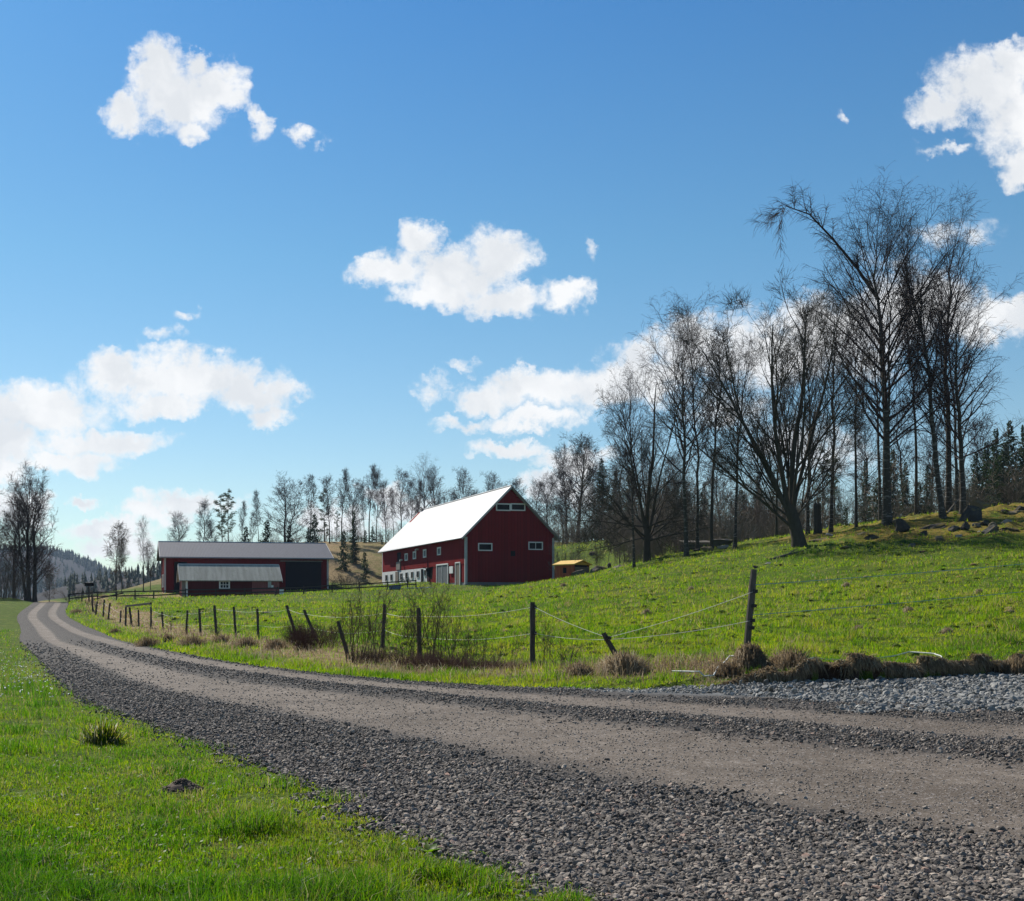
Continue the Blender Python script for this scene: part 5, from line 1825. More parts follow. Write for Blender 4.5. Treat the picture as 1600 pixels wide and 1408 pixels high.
G2 = 'tall bare trees of the wood on the hill behind the farm'
back = [ # px, top, distance, kind, label, width
    (277, 797, 200, 'round_tree', 'small rounded bare tree above the hall roof, nearest its ridge end', .8),
    (316, 775, 205, 'forest_aspen_b', 'airy bare tree above the hall roof beside the twin pines', 1.0),
    (333, 810, 200, 'round_tree', 'lower bare tree tucked against the twin pines', .7),
    (378, 781, 212, 'forest_aspen', 'faint thin bare tree just past the twin pines', .7),
    (394, 795, 214, 'forest_aspen_b', 'small faint bare tree between twin pines and the broad double tree', .7),
    (404, 764, 208, 'forest_aspen', 'slim bare tree between the twin pines and the broad double tree', .7),
    (446, 735, 205, 'forest_maple', 'broad bare tree with double trunk rising above the hall roof', 1.15),
    (485, 738, 208, 'forest_aspen', 'slender single bare tree above the hall roof end', .8),
    (515, 738, 215, 'forest_aspen_b', 'bare tree standing in front of the bushy pine', .8),
    (534, 730, 212, 'forest_aspen', 'tall twin stemmed bare tree behind the dark spruces', .9),
    (552, 746, 214, 'round_tree', 'bare tree rising from behind the biggest dark spruce', .75),
    (569, 752, 225, 'forest_aspen', 'thin bare trunk between the spruces and the tight pair', .6),
    (577, 724, 220, 'forest_aspen', 'darker one of the tight pair of tall trees on the hill', .85),
    (588, 728, 224, 'forest_aspen_b', 'slimmer one of the tight pair of tall trees on the hill', .65),
    (603, 745, 212, 'forest_aspen_b', 'dark trunk tree close to the far end of the barn roof', .7),
    (627, 728, 222, 'forest_aspen_b', 'dense twiggy tree over the far barn roof end', .85),
    (641, 742, 232, 'forest_aspen_b', 'thin twiggy tree in the thick row over the barn roof end', .8),
    (615, 760, 235, 'forest_aspen', 'low thin tree in the thick row over the barn roof end', .7),
    (652, 748, 240, 'forest_aspen', 'faint slim tree just before the tall birch over the barn', .7),
    (665, 703, 226, 'spreading_birch', 'tall dark birch over the barn roof, highest of the hill row', .8),
    (681, 725, 230, 'round_tree', 'spreading tree joined to the tall dark birch over the barn', .7),
    (720, 728, 236, 'round_tree', 'rounded bare tree over the middle of the barn roof', .8),
    (703, 762, 244, 'round_tree', 'low bare tree over the middle of the barn roof', .8),
    (745, 760, 248, 'forest_aspen_b', 'low pale bare tree over the barn roof near its peak', .9),
    (765, 735, 238, 'round_tree', 'wide bare tree just before the barn peak', .8),
    (785, 752, 246, 'round_tree', 'lower bare tree touching the barn peak', .7),
    (812, 742, 232, 'forest_aspen_b', 'bare tree just past the barn peak', .9),
    (838, 745, 225, 'forest_aspen_b', 'bare tree over the sloping gable edge', 1.0),
    (856, 735, 215, 'round_tree', 'twiggy tree behind the lower gable edge', .8),
    (885, 690, 180, 'round_tree', 'tall bare tree between the barn and the broad oak, lighter of two', .75),
    (903, 675, 172, 'round_tree', 'tall dark bare tree between the barn and the broad oak', .95),
    (925, 720, 190, 'forest_aspen_b', 'thin bare tree in front of the dark spruce by the oak', .9),
    (880, 760, 195, 'forest_aspen_b', 'lower bare tree right beside the barn gable edge', 1.0),
    (968, 690, 170, 'forest_aspen_b', 'bare tree behind the crown of the broad oak', 1.0),
    (1050, 700, 160, 'forest_aspen_b', 'bare tree behind the gap between oak and leaning birch', 1.0),
    (1125, 690, 150, 'forest_aspen_b', 'thin forest tree behind the mossy boulder heap', 1.0),
    (1180, 680, 150, 'forest_aspen', 'thin forest tree behind the lone pale lower trunk', 1.0),
    (1350, 640, 140, 'forest_aspen_b', 'forest tree behind the juniper and the tallest birch', 1.0),
    (1412, 620, 135, 'forest_aspen', 'forest tree seen between tallest birch and forked pair', 1.0),
    (1455, 640, 138, 'forest_aspen_b', 'forest tree behind the stone slab', 1.0),
    (1532, 640, 130, 'forest_aspen_b', 'forest tree behind the pointed mossy rock', 1.0),
]
for i, (px, pt_, d, key, lab, sx) in enumerate(back):
    plant_tree(key, 'bare_tree', px, pt_, d, lab, group=G2, sx=sx * (1.30, 1.12, 1.4, 1.22)[i % 4], spin=i * 2.1)

G3 = 'conifers among the bare trees'
con = [
    (985, 728, 158, 'spruce', 'dark spruce behind the oak where its crown meets the thin stem', 1.1), (1020, 760, 150, 'spruce_wide', 'low wide spruce behind the oak trunk', 1.2), (1100, 752, 142, 'spruce', 'spruce standing between the straight trunks behind the feed rack', 1.0), (1160, 765, 138, 'spruce_wide', 'low wide spruce behind the pale bare bush', 1.1), (1228, 775, 136, 'spruce', 'short green spruce behind the base of the many stemmed ash', 1.2),
    (1372, 745, 116, 'spruce_wide', 'low wide spruce behind the foot of the tallest birch', 1.2), (1436, 752, 112, 'spruce_wide', 'low wide spruce behind the thin trunk near the stone slab', 1.2), (1498, 735, 116, 'spruce', 'spruce behind the feet of the outermost grove birches', 1.2), (1541, 690, 122, 'spruce', 'spruce just past the outermost birch against the sky', 1.2), (1568, 690, 114, 'spruce_wide', 'wide dark spruce filling the end of the ridge', 1.2), (1612, 640, 121, 'spruce', 'spruce cut by the picture edge above the ridge end', 1.3),
    (347, 777, 206, 'pine', 'first of the twin pines above the hall roof, thinner crown', .8), (357, 769, 207, 'pine', 'second of the twin pines above the hall roof, tallest crown', .75),
    (384, 822, 203, 'spruce_small', 'small dark spruce over the hall roof beside the twin pines', 1.1), (417, 813, 202, 'spruce_small', 'pointed dark spruce over the hall roof before the double tree', 1.15),
    (452, 820, 204, 'spruce_small', 'dark spruce at the foot of the double trunk tree', .9), (482, 822, 200, 'spruce_wide', 'squat dark spruce at the hall roof end, broad one', .8),
    (491, 802, 200, 'spruce_small', 'narrow dark spruce at the hall roof end, pointed one', 1.0), (438, 846, 206, 'spruce_small', 'tiny dark spruce tip over the hall roof', 1.1),
    (507, 765, 222, 'pine_low', 'bushy green pine behind the hall roof end', .9), (526, 800, 226, 'pine', 'small pine half hidden by the twin stemmed tree', .8),
    (553, 798, 190, 'spruce', 'biggest dark spruce on the dry slope behind the hall', .85), (537, 828, 186, 'spruce_small', 'slim spruce left of the biggest dark spruce', .8),
    (570, 862, 170, 'spruce_small', 'short spruce low on the slope by the white stable wall', .9), (571, 828, 218, 'spruce_small', 'small round spruce under the tight pair of trees', 1.1), (582, 822, 220, 'spruce_small', 'small pointed spruce under the tight pair of trees', 1.0),
    (597, 835, 214, 'spruce_wide', 'dark low spruce behind the far barn eave', .7),
    (940, 715, 168, 'spruce', 'dark full spruce behind the crown of the broad oak', 1.0), (962, 735, 176, 'spruce', 'lower dark spruce behind the trunk of the oak', 1.0),
    (1040, 745, 160, 'spruce', 'dark spruce glimpsed between the oak and the leaning birch', 1.0), (1185, 742, 150, 'spruce', 'green spruce behind the lone pale lower trunk', 1.0), (1208, 735, 146, 'pine_low', 'green pine behind the many stemmed ash', .8),
    (1285, 700, 132, 'pine_low', 'green pine seen through the stems behind the snapped trunk', .8), (1305, 715, 128, 'pine_low', 'wide green pine behind the straw coloured bush', .9), (1352, 720, 124, 'spruce', 'pointed spruce behind the tallest thick birch', .9), (1395, 700, 122, 'spruce', 'dark spruce just past the tallest thick birch', .9), (1415, 720, 118, 'spruce', 'dark spruce between the tallest birch and the forked pair', 1.0),
    (1450, 725, 126, 'spruce', 'dark spruce behind the stone slab', 1.0), (1525, 705, 120, 'spruce', 'dark spruce behind the outermost grove birch', 1.1), (1556, 668, 118, 'spruce', 'tall dark spruce beyond the grove, one nearer the birches', 1.0), (1578, 655, 120, 'spruce', 'tallest dark spruce at the end of the ridge', 1.1), (1600, 662, 116, 'spruce', 'dark spruce at the end of the ridge behind the purple thicket', 1.1)]
for i, (px, pt_, d, key, lab, sx) in enumerate(con):
    plant_tree(key, 'pine_tree' if 'pine' in key else 'spruce_tree', px, pt_, d, lab, group=G3, sx=sx, spin=i * 1.7)

# trees by the road crest and in front of the hill
plant_tree('old_double', 'bare_tree', 45, 717, 136, 'huge old tree with several trunks beside the road crest', sx=.95, spin=.2)
plant_tree('round_tree', 'bare_tree', 22, 770, 139, 'smaller dark tree merged with the huge old roadside tree', sx=.9, spin=2)
plant_tree('round_tree', 'bare_tree', -12, 760, 132, 'bare tree behind the huge old roadside tree, cut by the picture edge', sx=1.0, spin=4)
plant_tree('young_birch', 'birch_tree', 77, 880, 165, 'small pale birch in the dip behind the road crest', sx=1.1, spin=1)
t = plant_tree('young_birch', 'birch_tree', 181, 812, 142, 'crooked young birch by the rail fence, nearer the road', sx=1.0, spin=2)
t.rotation_euler[1] = R(-6)
plant_tree('young_birch', 'birch_tree', 190, 835, 146, 'very thin young birch beside the crooked one', sx=.7, spin=4)
plant_tree('slim_birch', 'birch_tree', 224, 803, 166, 'straight young birch in front of the hall gable end', sx=.85, spin=3)
plant_tree('young_birch', 'birch_tree', 235, 845, 168, 'thinner young birch touching the hall gable end', sx=.9, spin=5)
for i, (px, tp, d, lab) in enumerate(((6, 868, 128, 'brown scrub under the huge old tree, by the picture edge'), (24, 885, 131, 'brown scrub at the foot of the huge old tree'), (160, 905, 210, 'brown bare scrub behind the crooked birch'), (205, 905, 215, 'brown bare scrub behind the straight young birch'), (130, 912, 230, 'brown bare scrub behind the roadside sign'))):
    plant_bush('brush', 'bush', px, tp, d, lab, sx=1.3, spin=i, gz=None if d < 140 else -1.0)

# fence-side saplings
G4 = 'bare saplings along the roadside fence'
sap = [
    ('willow', 557, 905, 26.5, 'thick many stemmed willow sapling beside the bramble', .95), ('willow_thin', 589, 925, 26.0, 'thin sapling between the thick willow and the next post', 1.0), ('willow_thin', 613, 935, 26, 'thin sapling just past the post in the bushes', .9),
    ('willow_thin', 640, 915, 25.5, 'slender sapling in front of the double post', 1.0), ('willow', 667, 893, 25, 'tallest sapling reaching up to the white stable wall', .55), ('willow_thin', 684, 900, 24.5, 'tall straight sapling beside the tallest one', .9),
    ('willow_thin', 652, 925, 25.5, 'leaning sapling by the foot of the double post', 1.2), ('willow', 735, 962, 24, 'low spreading sapling amid the dry grass', .7), ('willow_thin', 755, 968, 23.6, 'low straight sapling amid the dry grass', 1.3), ('willow_thin', 795, 985, 23, 'low twig bush before the upright post', 1.2),
    ('willow_thin', 852, 950, 22.4, 'spindly sapling just past the upright post', 1.3), ('sprout', 875, 985, 21.5, 'small dark sprout with crooked twigs by the verge', 1.0), ('willow_thin', 574, 915, 27, 'thin sapling behind the thick willow', .8), ('willow_thin', 705, 930, 25, 'thin bent sapling past the tall straight one', 1.1),
    ('sprout', 890, 975, 23, 'sparse twig bush between the upright and the slanting posts', 1.2), ('sprout', 338, 962, 41, 'tiny shrub between two far posts', .9), ('sprout', 266, 950, 52, 'thin weed stalk between two far posts', .5), ('willow_thin', 141, 922, 84, 'bare shrub where the road fence meets the rail fence', 2.2), ('willow_thin', 148, 925, 83, 'second bare shrub by the roadside sign', 2.0),
    ('sprout', 720, 985, 24.4, 'short twig sprout in brown grass', 1.3), ('sprout', 775, 990, 23.4, 'short crooked sprout by the lower rope', 1.2), ('sprout', 628, 975, 25.6, 'short bushy sprout under the rope', 1.5), ('sprout', 690, 975, 25, 'short bushy sprout beneath the tall straight sapling', 1.4)]
for i, (key, px, tp, d, lab, sx) in enumerate(sap):
    plant_bush(key, 'sapling', px, tp, d, lab, 'sapling', G4, sx, i * 1.3)
plant_bush('bramble', 'bramble', 492, 963, 31, 'dense reddish brown bramble thicket under the slanting posts', sx=1.3)
plant_bush('bramble', 'bramble', 466, 972, 33, 'lower reddish bramble at the road end of the thicket', sx=1.0, spin=2)
plant_bush('bramble', 'bramble', 700, 1014, 23.6, 'low reddish brush at the foot of the saplings', sx=1.6, spin=1)
plant_bush('bramble', 'bramble', 745, 1022, 22.6, 'low brown brush amid dry grass beneath the lower rope', sx=2.0, spin=4)
plant_bush('bramble', 'bramble', 585, 1008, 26.6, 'low brown brush at the foot of the thick willow', sx=1.7, spin=5)
plant_bush('bramble', 'bramble', 800, 1030, 22.0, 'lowest brown brush right before the upright post', sx=2.2, spin=6)
plant_bush('bramble', 'bramble', 650, 1010, 24.2, 'low brown brush under the double post', sx=1.6, spin=3)


# distant wood floor: brown tangle behind the grove, and forest on the far hill
def woodland():
    rng = np.random.default_rng(77)
    g = Geo()
    spots = []
    for _ in range(250):
        px = rng.uniform(860, 1660); d = rng.uniform(160, 200) if px < 950 else rng.uniform(118, 190) if px < 1230 else rng.uniform(104, 165)
        spots.append((px, d))
    for _ in range(110):
        spots.append((rng.uniform(596, 900), rng.uniform(212, 262)))
    for _ in range(60):
        spots.append((rng.uniform(265, 600), rng.uniform(222, 262)))
    for _ in range(90):
        spots.append((rng.uniform(950, 1080), rng.uniform(118, 170)))
    for _ in range(60):
        spots.append((rng.uniform(1080, 1250), rng.uniform(112, 160)))
    tall = np.concatenate([np.ones(len(spots) - 150), np.full(90, 1.45), np.full(60, 1.15)])
    sp = np.array(spots)
    X = (sp[:, 0] - CX) / F * sp[:, 1]; Y = sp[:, 1]
    Z = terrain(X, Y)
    n = 6
    N = len(sp) * n
    H = np.repeat(tall * rng.uniform(2.0, 8.0, len(sp)) * rng.choice([.6, 1, 1.15], len(sp)), n) * rng.uniform(.5, 1.1, N)
    st = np.stack([np.repeat(X, n), np.repeat(Y, n), np.repeat(Z, n) - .2], 1) + rng.normal(0, .8, (N, 3)) * np.array([1, 1, 0])
    a = rng.uniform(0, 2 * np.pi, N); an = rng.uniform(0, .35, N)
    d = np.stack([np.sin(an) * np.cos(a), np.sin(an) * np.sin(a), np.cos(an)], 1)
    L = polylines(rng, st, d, H, 5, .07, .03)
    LR = (.010 + .0035 * H)[:, None] * np.linspace(1, .3, 6)[None]
    g.add(*prism(L, LR, 3))
    par, f, pos, d, r = spawn(rng, L, LR, np.full(N, 17), .12, 1.0, .75, .4)
    l = H[par] * .25 * rng.uniform(.5, 1.2, len(par))
    g.add(*slivers(rng, pos, d, l, .022))
    pos2 = pos + norm(d) * (l * rng.uniform(.2, .9, len(l)))[:, None]
    for q in range(2):
        g.add(*slivers(rng, pos2, norm(d) + rng.normal(0, .5, d.shape), rng.uniform(.4, 1.2, len(l)), .017))
    tag(link('undergrowth', g.mesh('undergrowth', M['twig_wood'], smooth=False)), 'brown leafless undergrowth filling the wood behind the grove', 'undergrowth', kind='stuff')


woodland()


def far_hills():
    rng = np.random.default_rng(9)

    def hill(name, label, prof, y0, y1, mat, zbase, trees, tsize, ridge_only=False):
        pxs = np.array([p[0] for p in prof], float); pys = np.array([p[1] for p in prof], float)
        c = np.linspace(pxs[0], pxs[-1], 150)
        crest = np.interp(c, pxs, pys) + 1.2 * np.interp(c, np.linspace(pxs[0], pxs[-1], 40), rng.normal(0, 1, 40))
        rows = np.linspace(0, 1, 24)
        V = []
        for t in rows:
            d = y0 + (y1 - y0) * t
            ztop = EYE + (CY - crest) / F * y1
            prof_z = np.sin(np.pi / 2 * t) ** 1.2
            z = zbase + (ztop - zbase) * prof_z
            V.append(np.stack([(c - CX) / F * y1, np.full(len(c), d), z], 1))
        for t in (0.5, 1.0):
            V.append(np.stack([(c - CX) / F * y1, np.full(len(c), y1 + 900 * t), zbase + (EYE + (CY - crest) / F * y1 - zbase) * (1 - t)], 1))
        V = np.array(V)
        V[..., 2] += 1.5 * vnoise(V[..., 0].ravel(), V[..., 1].ravel(), 120, 3).reshape(V.shape[:2])
        nr, nc = V.shape[:2]
        idx = np.arange(nr * nc).reshape(nr, nc)
        q = np.stack([idx[:-1, :-1], idx[:-1, 1:], idx[1:, 1:], idx[1:, :-1]], -1).reshape(-1, 4)
        o = link(name, np_mesh(name, V.reshape(-1, 3), q, mat=mat, smooth=True))
        tag(o, label, 'hill', kind='structure')
        return V
    def hm(K):
        p = K.pos()
        n = K.noise(p, .02, 6, .65); m = K.noise(p, .006, 3, .5)
        c = K.mix(n, (.022, .024, .027), (.060, .052, .048))
        c = K.mix(K.map(m, .50, .62, 0, .75), c, (.115, .085, .070))
        return K.bsdf(c, .95, spec=0.05)
    hillm = material('hill_scrub', hm)
    V = hill('hill', 'wooded hill with a cleared brown slope far beyond the road crest', [(-700, 900), (-300, 880), (-60, 872), (30, 868), (70, 866), (100, 870), (130, 880), (155, 893), (180, 905), (215, 915), (270, 928), (340, 940)], 900, 1800, hillm, -14, 0, 0)
    W = hill('hill', 'low dark wooded rise behind the young birches', [(110, 936), (150, 914), (190, 905), (225, 906), (260, 898), (300, 900), (400, 905), (520, 930)], 420, 700, hillm, -10, 0, 0)
    far = hill('hill', 'long far ridge closing the valley on every side in view', [(200, 920), (600, 905), (1000, 895), (1500, 880), (2100, 890), (2800, 900)], 1500, 2300, hillm, -14, 0, 0)
    # conifers and bare trees on them: too many to count
    g = Geo()

    def scatter(V, n, hmin, hmax, rows, px_rng):
        k = rng.integers(rows[0], rows[1], n); j = rng.integers(0, V.shape[1] - 1, n)
        t = rng.uniform(0, 1, n)
        p = V[k, j] * (1 - t)[:, None] + V[np.minimum(k + 1, V.shape[0] - 1), j + 1] * t[:, None]
        px = CX + F * p[:, 0] / p[:, 1]
        p = p[(px > px_rng[0]) & (px < px_rng[1])]
        n = len(p)
        h = rng.uniform(hmin, hmax, n); w = h * rng.uniform(.16, .26, n)
        for tier, (a, b, ws) in enumerate(((0.05, .55, 1.0), (.35, .80, .72), (.62, 1.0, .42))):
            ang = rng.uniform(0, 6.28, n)[:, None] + np.arange(5) * 2 * np.pi / 5
            rr = (w * ws)[:, None] * rng.uniform(.7, 1.25, (n, 5))
            ring = np.stack([p[:, None, 0] + rr * np.cos(ang), p[:, None, 1] + rr * np.sin(ang), p[:, None, 2] + (h * a)[:, None] + rng.uniform(-.04, .04, (n, 5)) * h[:, None]], -1)
            top = p + np.stack([np.zeros(n), np.zeros(n), h * b], 1)
            v = np.concatenate([ring, top[:, None]], 1).reshape(-1, 3)
            base = np.arange(n)[:, None, None] * 6
            tri = base + np.array([[i, (i + 1) % 5, 5] for i in range(5)])[None]
            g.add(v, None, tri.reshape(-1, 3))
    scatter(V, 2600, 8, 17, (21, 24), (-300, 345))
    scatter(V, 5000, 6, 14, (2, 14), (-300, 345))
    scatter(V, 900, 3, 9, (14, 21), (-300, 345))
    scatter(W, 420, 4, 9, (6, 24), (100, 530))
    scatter(far, 3600, 9, 18, (12, 24), (200, 2800))
    tag(link('far_forest', g.mesh('far_forest', M['spruce'], smooth=False)), 'far forest of dark conifers along the hill tops', 'forest', kind='stuff')


far_hills()
# ------------------------------------------------------------------ stones of the road
def stone_kinds(base, mat, count, seed):
    """a few angular stones to copy from: boxes cut by random planes"""
    import bmesh
    out = []
    for k in range(count):
        rng = np.random.default_rng(seed + k)
        bm = bmesh.new()
        bmesh.ops.create_icosphere(bm, subdivisions=2, radius=.5)
        planes = [(norm(rng.normal(0, 1, 3)), rng.uniform(.20, .36)) for _ in range(7)]
        for v in bm.verts:
            p = np.array(v.co)
            for nrm, dd in planes:
                e = p @ nrm - dd
                if e > 0: p = p - nrm * e
            v.co = p * 1.35
        bmesh.ops.dissolve_limit(bm, angle_limit=.12, verts=bm.verts, edges=bm.edges)
        bmesh.ops.triangulate(bm, faces=bm.faces)
        me = bpy.data.meshes.new(base)
        bm.to_mesh(me); bm.free()
        me.materials.append(mat)
        out.append(me)
    return out


def scatter_stones(name, label, cat, P, size, tint, mat, rng, flatz, seed, kinds=7):
    """stones beyond counting: points that each carry one of a few stone shapes (geometry nodes)"""
    n = len(P)
    me = bpy.data.meshes.new(name)
    me.vertices.add(n)
    me.vertices.foreach_set('co', np.asarray(P, np.float32).ravel())
    sc = size[:, None] * rng.uniform(.7, 1.3, (n, 3)) * np.array([1.15, .95, flatz])
    rot = np.stack([rng.normal(0, .55, n), rng.normal(0, .55, n), rng.uniform(0, 6.28, n)], 1)
    for k, a, tp in (('scl', sc, 'FLOAT_VECTOR'), ('rot', rot, 'FLOAT_VECTOR')):
        at_ = me.attributes.new(k, tp, 'POINT'); at_.data.foreach_set('vector', np.asarray(a, np.float32).ravel())
    at_ = me.attributes.new('tint', 'FLOAT', 'POINT'); at_.data.foreach_set('value', np.asarray(tint, np.float32))
    at_ = me.attributes.new('which', 'INT', 'POINT'); at_.data.foreach_set('value', rng.integers(0, kinds, n).astype(np.int32))
    me.update()
    o = link(name, me)
    tag(o, label, cat, None, 'stuff')
    ng = bpy.data.node_groups.new(name + '_nodes', 'GeometryNodeTree')
    ng.interface.new_socket('Geometry', in_out='INPUT', socket_type='NodeSocketGeometry')
    ng.interface.new_socket('Geometry', in_out='OUTPUT', socket_type='NodeSocketGeometry')
    N, Lk = ng.nodes.new, ng.links.new
    gi, go = N('NodeGroupInput'), N('NodeGroupOutput')
    inst = N('GeometryNodeInstanceOnPoints')
    g2i = N('GeometryNodeGeometryToInstance')
    for sm in stone_kinds(name + '_stone', mat, kinds, seed):
        so = bpy.data.objects.new(sm.name, sm)          # never linked to the scene: only a shape for the nodes
        oi = N('GeometryNodeObjectInfo'); oi.inputs['Object'].default_value = so
        Lk(oi.outputs['Geometry'], g2i.inputs[0])
    def named(k, tp):
        a = N('GeometryNodeInputNamedAttribute'); a.data_type = tp; a.inputs['Name'].default_value = k
        return a.outputs['Attribute']
    inst.inputs['Pick Instance'].default_value = True
    Lk(gi.outputs[0], inst.inputs['Points'])
    Lk(g2i.outputs[0], inst.inputs['Instance'])
    Lk(named('which', 'INT'), inst.inputs['Instance Index'])
    r = N('FunctionNodeEulerToRotation'); Lk(named('rot', 'FLOAT_VECTOR'), r.inputs[0])
    Lk(r.outputs[0], inst.inputs['Rotation'])
    Lk(named('scl', 'FLOAT_VECTOR'), inst.inputs['Scale'])
    Lk(inst.outputs[0], go.inputs[0])
    md = o.modifiers.new('stones', 'NODES'); md.node_group = ng
    return o


def stones_mesh(name, P, size, tint, mat, rng, flatz=.7):
    """angular little stones: jittered cuboids sunk a little into the ground"""
    n = len(P)
    c = np.array([[-1, -1, -1], [1, -1, -1], [1, 1, -1], [-1, 1, -1], [-1, -1, 1], [1, -1, 1], [1, 1, 1], [-1, 1, 1]], float) * .5
    V = c[None] * rng.uniform(.55, 1.1, (n, 8, 1)) + rng.normal(0, .09, (n, 8, 3))
    V *= (size[:, None] * rng.uniform(.65, 1.25, (n, 3)) * np.array([1.1, .9, flatz]))[:, None, :]
    a = rng.uniform(0, 6.28, n); b = rng.normal(0, .5, n)
    ca, sa, cb, sb = np.cos(a), np.sin(a), np.cos(b), np.sin(b)
    x = V[..., 0] * cb[:, None] + V[..., 2] * sb[:, None]
    z = -V[..., 0] * sb[:, None] + V[..., 2] * cb[:, None]
    y = V[..., 1]
    X = x * ca[:, None] - y * sa[:, None]; Y = x * sa[:, None] + y * ca[:, None]
    W = np.stack([X, Y, z], -1) + P[:, None, :]
    f = np.array([(3, 2, 1, 0), (4, 5, 6, 7), (0, 1, 5, 4), (1, 2, 6, 5), (2, 3, 7, 6), (3, 0, 4, 7)])
    q = (np.arange(n)[:, None, None] * 8 + f[None]).reshape(-1, 4)
    return np_mesh(name, W.reshape(-1, 3), q, None, mat, {'tint': np.repeat(tint, 8)})


def sample_fan(rng, n, y0, y1, p=1.7, a0=-.38, a1=.66):
    """random ground points, denser near the camera as a lens sees them"""
    u = rng.uniform(0, 1, n)
    y = (y0 ** (1 - p) + u * (y1 ** (1 - p) - y0 ** (1 - p))) ** (1 / (1 - p))
    x = (rng.uniform(a0, a1, n)) * y
    return x, y


def road_stones():
    rng = np.random.default_rng(61)
    X, Y = sample_fan(rng, 480000, 4.3, 48, 1.85, -.36, .78)
    lane, oL, oR = road_coord(X, Y)
    ln = lane + 0.16 * vnoise(X, Y, .8, 21) + .10 * rng.normal(0, 1, len(X))
    grav = ((ln < .93) | ((ln > 2.06) & (ln < 2.94)) | (ln > 4.08))
    bare = ~grav
    keep = (oL < .10 + .18 * np.abs(rng.normal(0, 1, len(X))) * (rng.uniform(0, 1, len(X)) < .35)) & (oR < .10) & (grav | (rng.uniform(0, 1, len(X)) < .13))
    # stones thin out towards the edges of the wheel tracks
    e = np.minimum(np.abs(ln - .93), np.abs(ln - 2.06)); e = np.minimum(e, np.abs(ln - 2.94))
    keep &= bare | (rng.uniform(0, 1, len(X)) < .45 + 1.6 * e)
    keep &= rng.uniform(0, 1, len(X)) < np.interp(Y, [16, 42], [1, 0])
    apron = (lane > 4.2) & (X > 3.6) & (Y < 26)
    keep &= ~apron
    X, Y, lane, bare = X[keep], Y[keep], lane[keep], bare[keep]
    s = rng.lognormal(math.log(.0145), .42, len(X))
    s = np.where(bare, s * rng.choice([.32, .4, .6], len(X)), s)
    s = np.maximum(s, Y * .0012)
    s = np.minimum(s, np.where(rng.uniform(0, 1, len(X)) < .01, .040, .030) + Y * .0006)
    Z = np.where(road_coord(X, Y)[1] > .0, terrain(X, Y), road_z(X, Y, lane)) + .006 + s * np.where(bare, .05, .16)
    t = rng.beta(1.5, 1.7, len(X))
    t = np.where(bare, rng.uniform(.45, .92, len(X)), t)
    scatter_stones('gravel', 'loose grey gravel lying on the road', 'gravel', np.stack([X, Y, Z], 1), s * 1.12, t, M['gravel'], rng, .75, 610)
    # crushed pale stones dumped at the cut bank
    n = 150000
    X = rng.uniform(2.8, 15.5, n); Y = rng.uniform(11, 23.5, n)
    lane, oL, oR = road_coord(X, Y)
    keep = (lane > 4.10 + .25 * vnoise(X, Y, 1.0, 31) + np.clip((6.5 - X) / 6, 0, .75)) & (oR < .28) & (X > 2.9)
    X, Y, lane = X[keep], Y[keep], lane[keep]
    s = np.minimum(rng.lognormal(math.log(.026), .48, len(X)), .085) * np.interp(X, [3, 6, 9], [.55, .85, 1.05])
    hump = .10 * sstep(lane, 4.25, 4.75) * sstep(X, 4, 7)
    Z = road_z(X, Y, np.minimum(lane, 5)) + s * .2 + hump * rng.uniform(.2, 1, len(X))
    scatter_stones('crushed_stone', 'pale blue grey crushed rock dumped along the cut bank', 'crushed stone', np.stack([X, Y, Z], 1), s * 1.15, rng.beta(1.7, 1.7, len(X)), M['crushed'], rng, .6, 640)


road_stones()


# ------------------------------------------------------------------ grass
def blades_mesh(name, P, h, w, tint, mat, rng, lean=.45, joints=2):
    """single blades: bent strips (joints=2) or plain triangles (joints=1)"""
    n = len(P)
    a = rng.uniform(0, 2 * np.pi, n)
    side = np.stack([np.cos(a), np.sin(a), np.zeros(n)], 1) * (w * .5)[:, None]
    b = rng.uniform(0, 2 * np.pi, n)
    l = np.abs(rng.normal(0, lean, n)) + .06
    bend = np.stack([np.cos(b) * l, np.sin(b) * l, np.zeros(n)], 1) * h[:, None]
    up = np.zeros((n, 3)); up[:, 2] = h
    if joints == 2:
        mid = P + bend * .32 + up * .55
        tip = P + bend + up * np.maximum(1 - .35 * l, .35)[:, None]
        V = np.stack([P - side, P + side, mid - side * .8, mid + side * .8, tip], 1)
        k = np.arange(n)[:, None] * 5
        q = k + np.array([[0, 1, 3, 2]]); t = k + np.array([[2, 3, 4]])
        return np_mesh(name, V.reshape(-1, 3), q, t, mat, {'tint': np.repeat(tint, 5)})
    V = np.stack([P - side, P + side, P + bend + up], 1)
    return np_mesh(name, V.reshape(-1, 3), None, np.arange(3 * n).reshape(n, 3), mat, {'tint': np.repeat(tint, 3)})


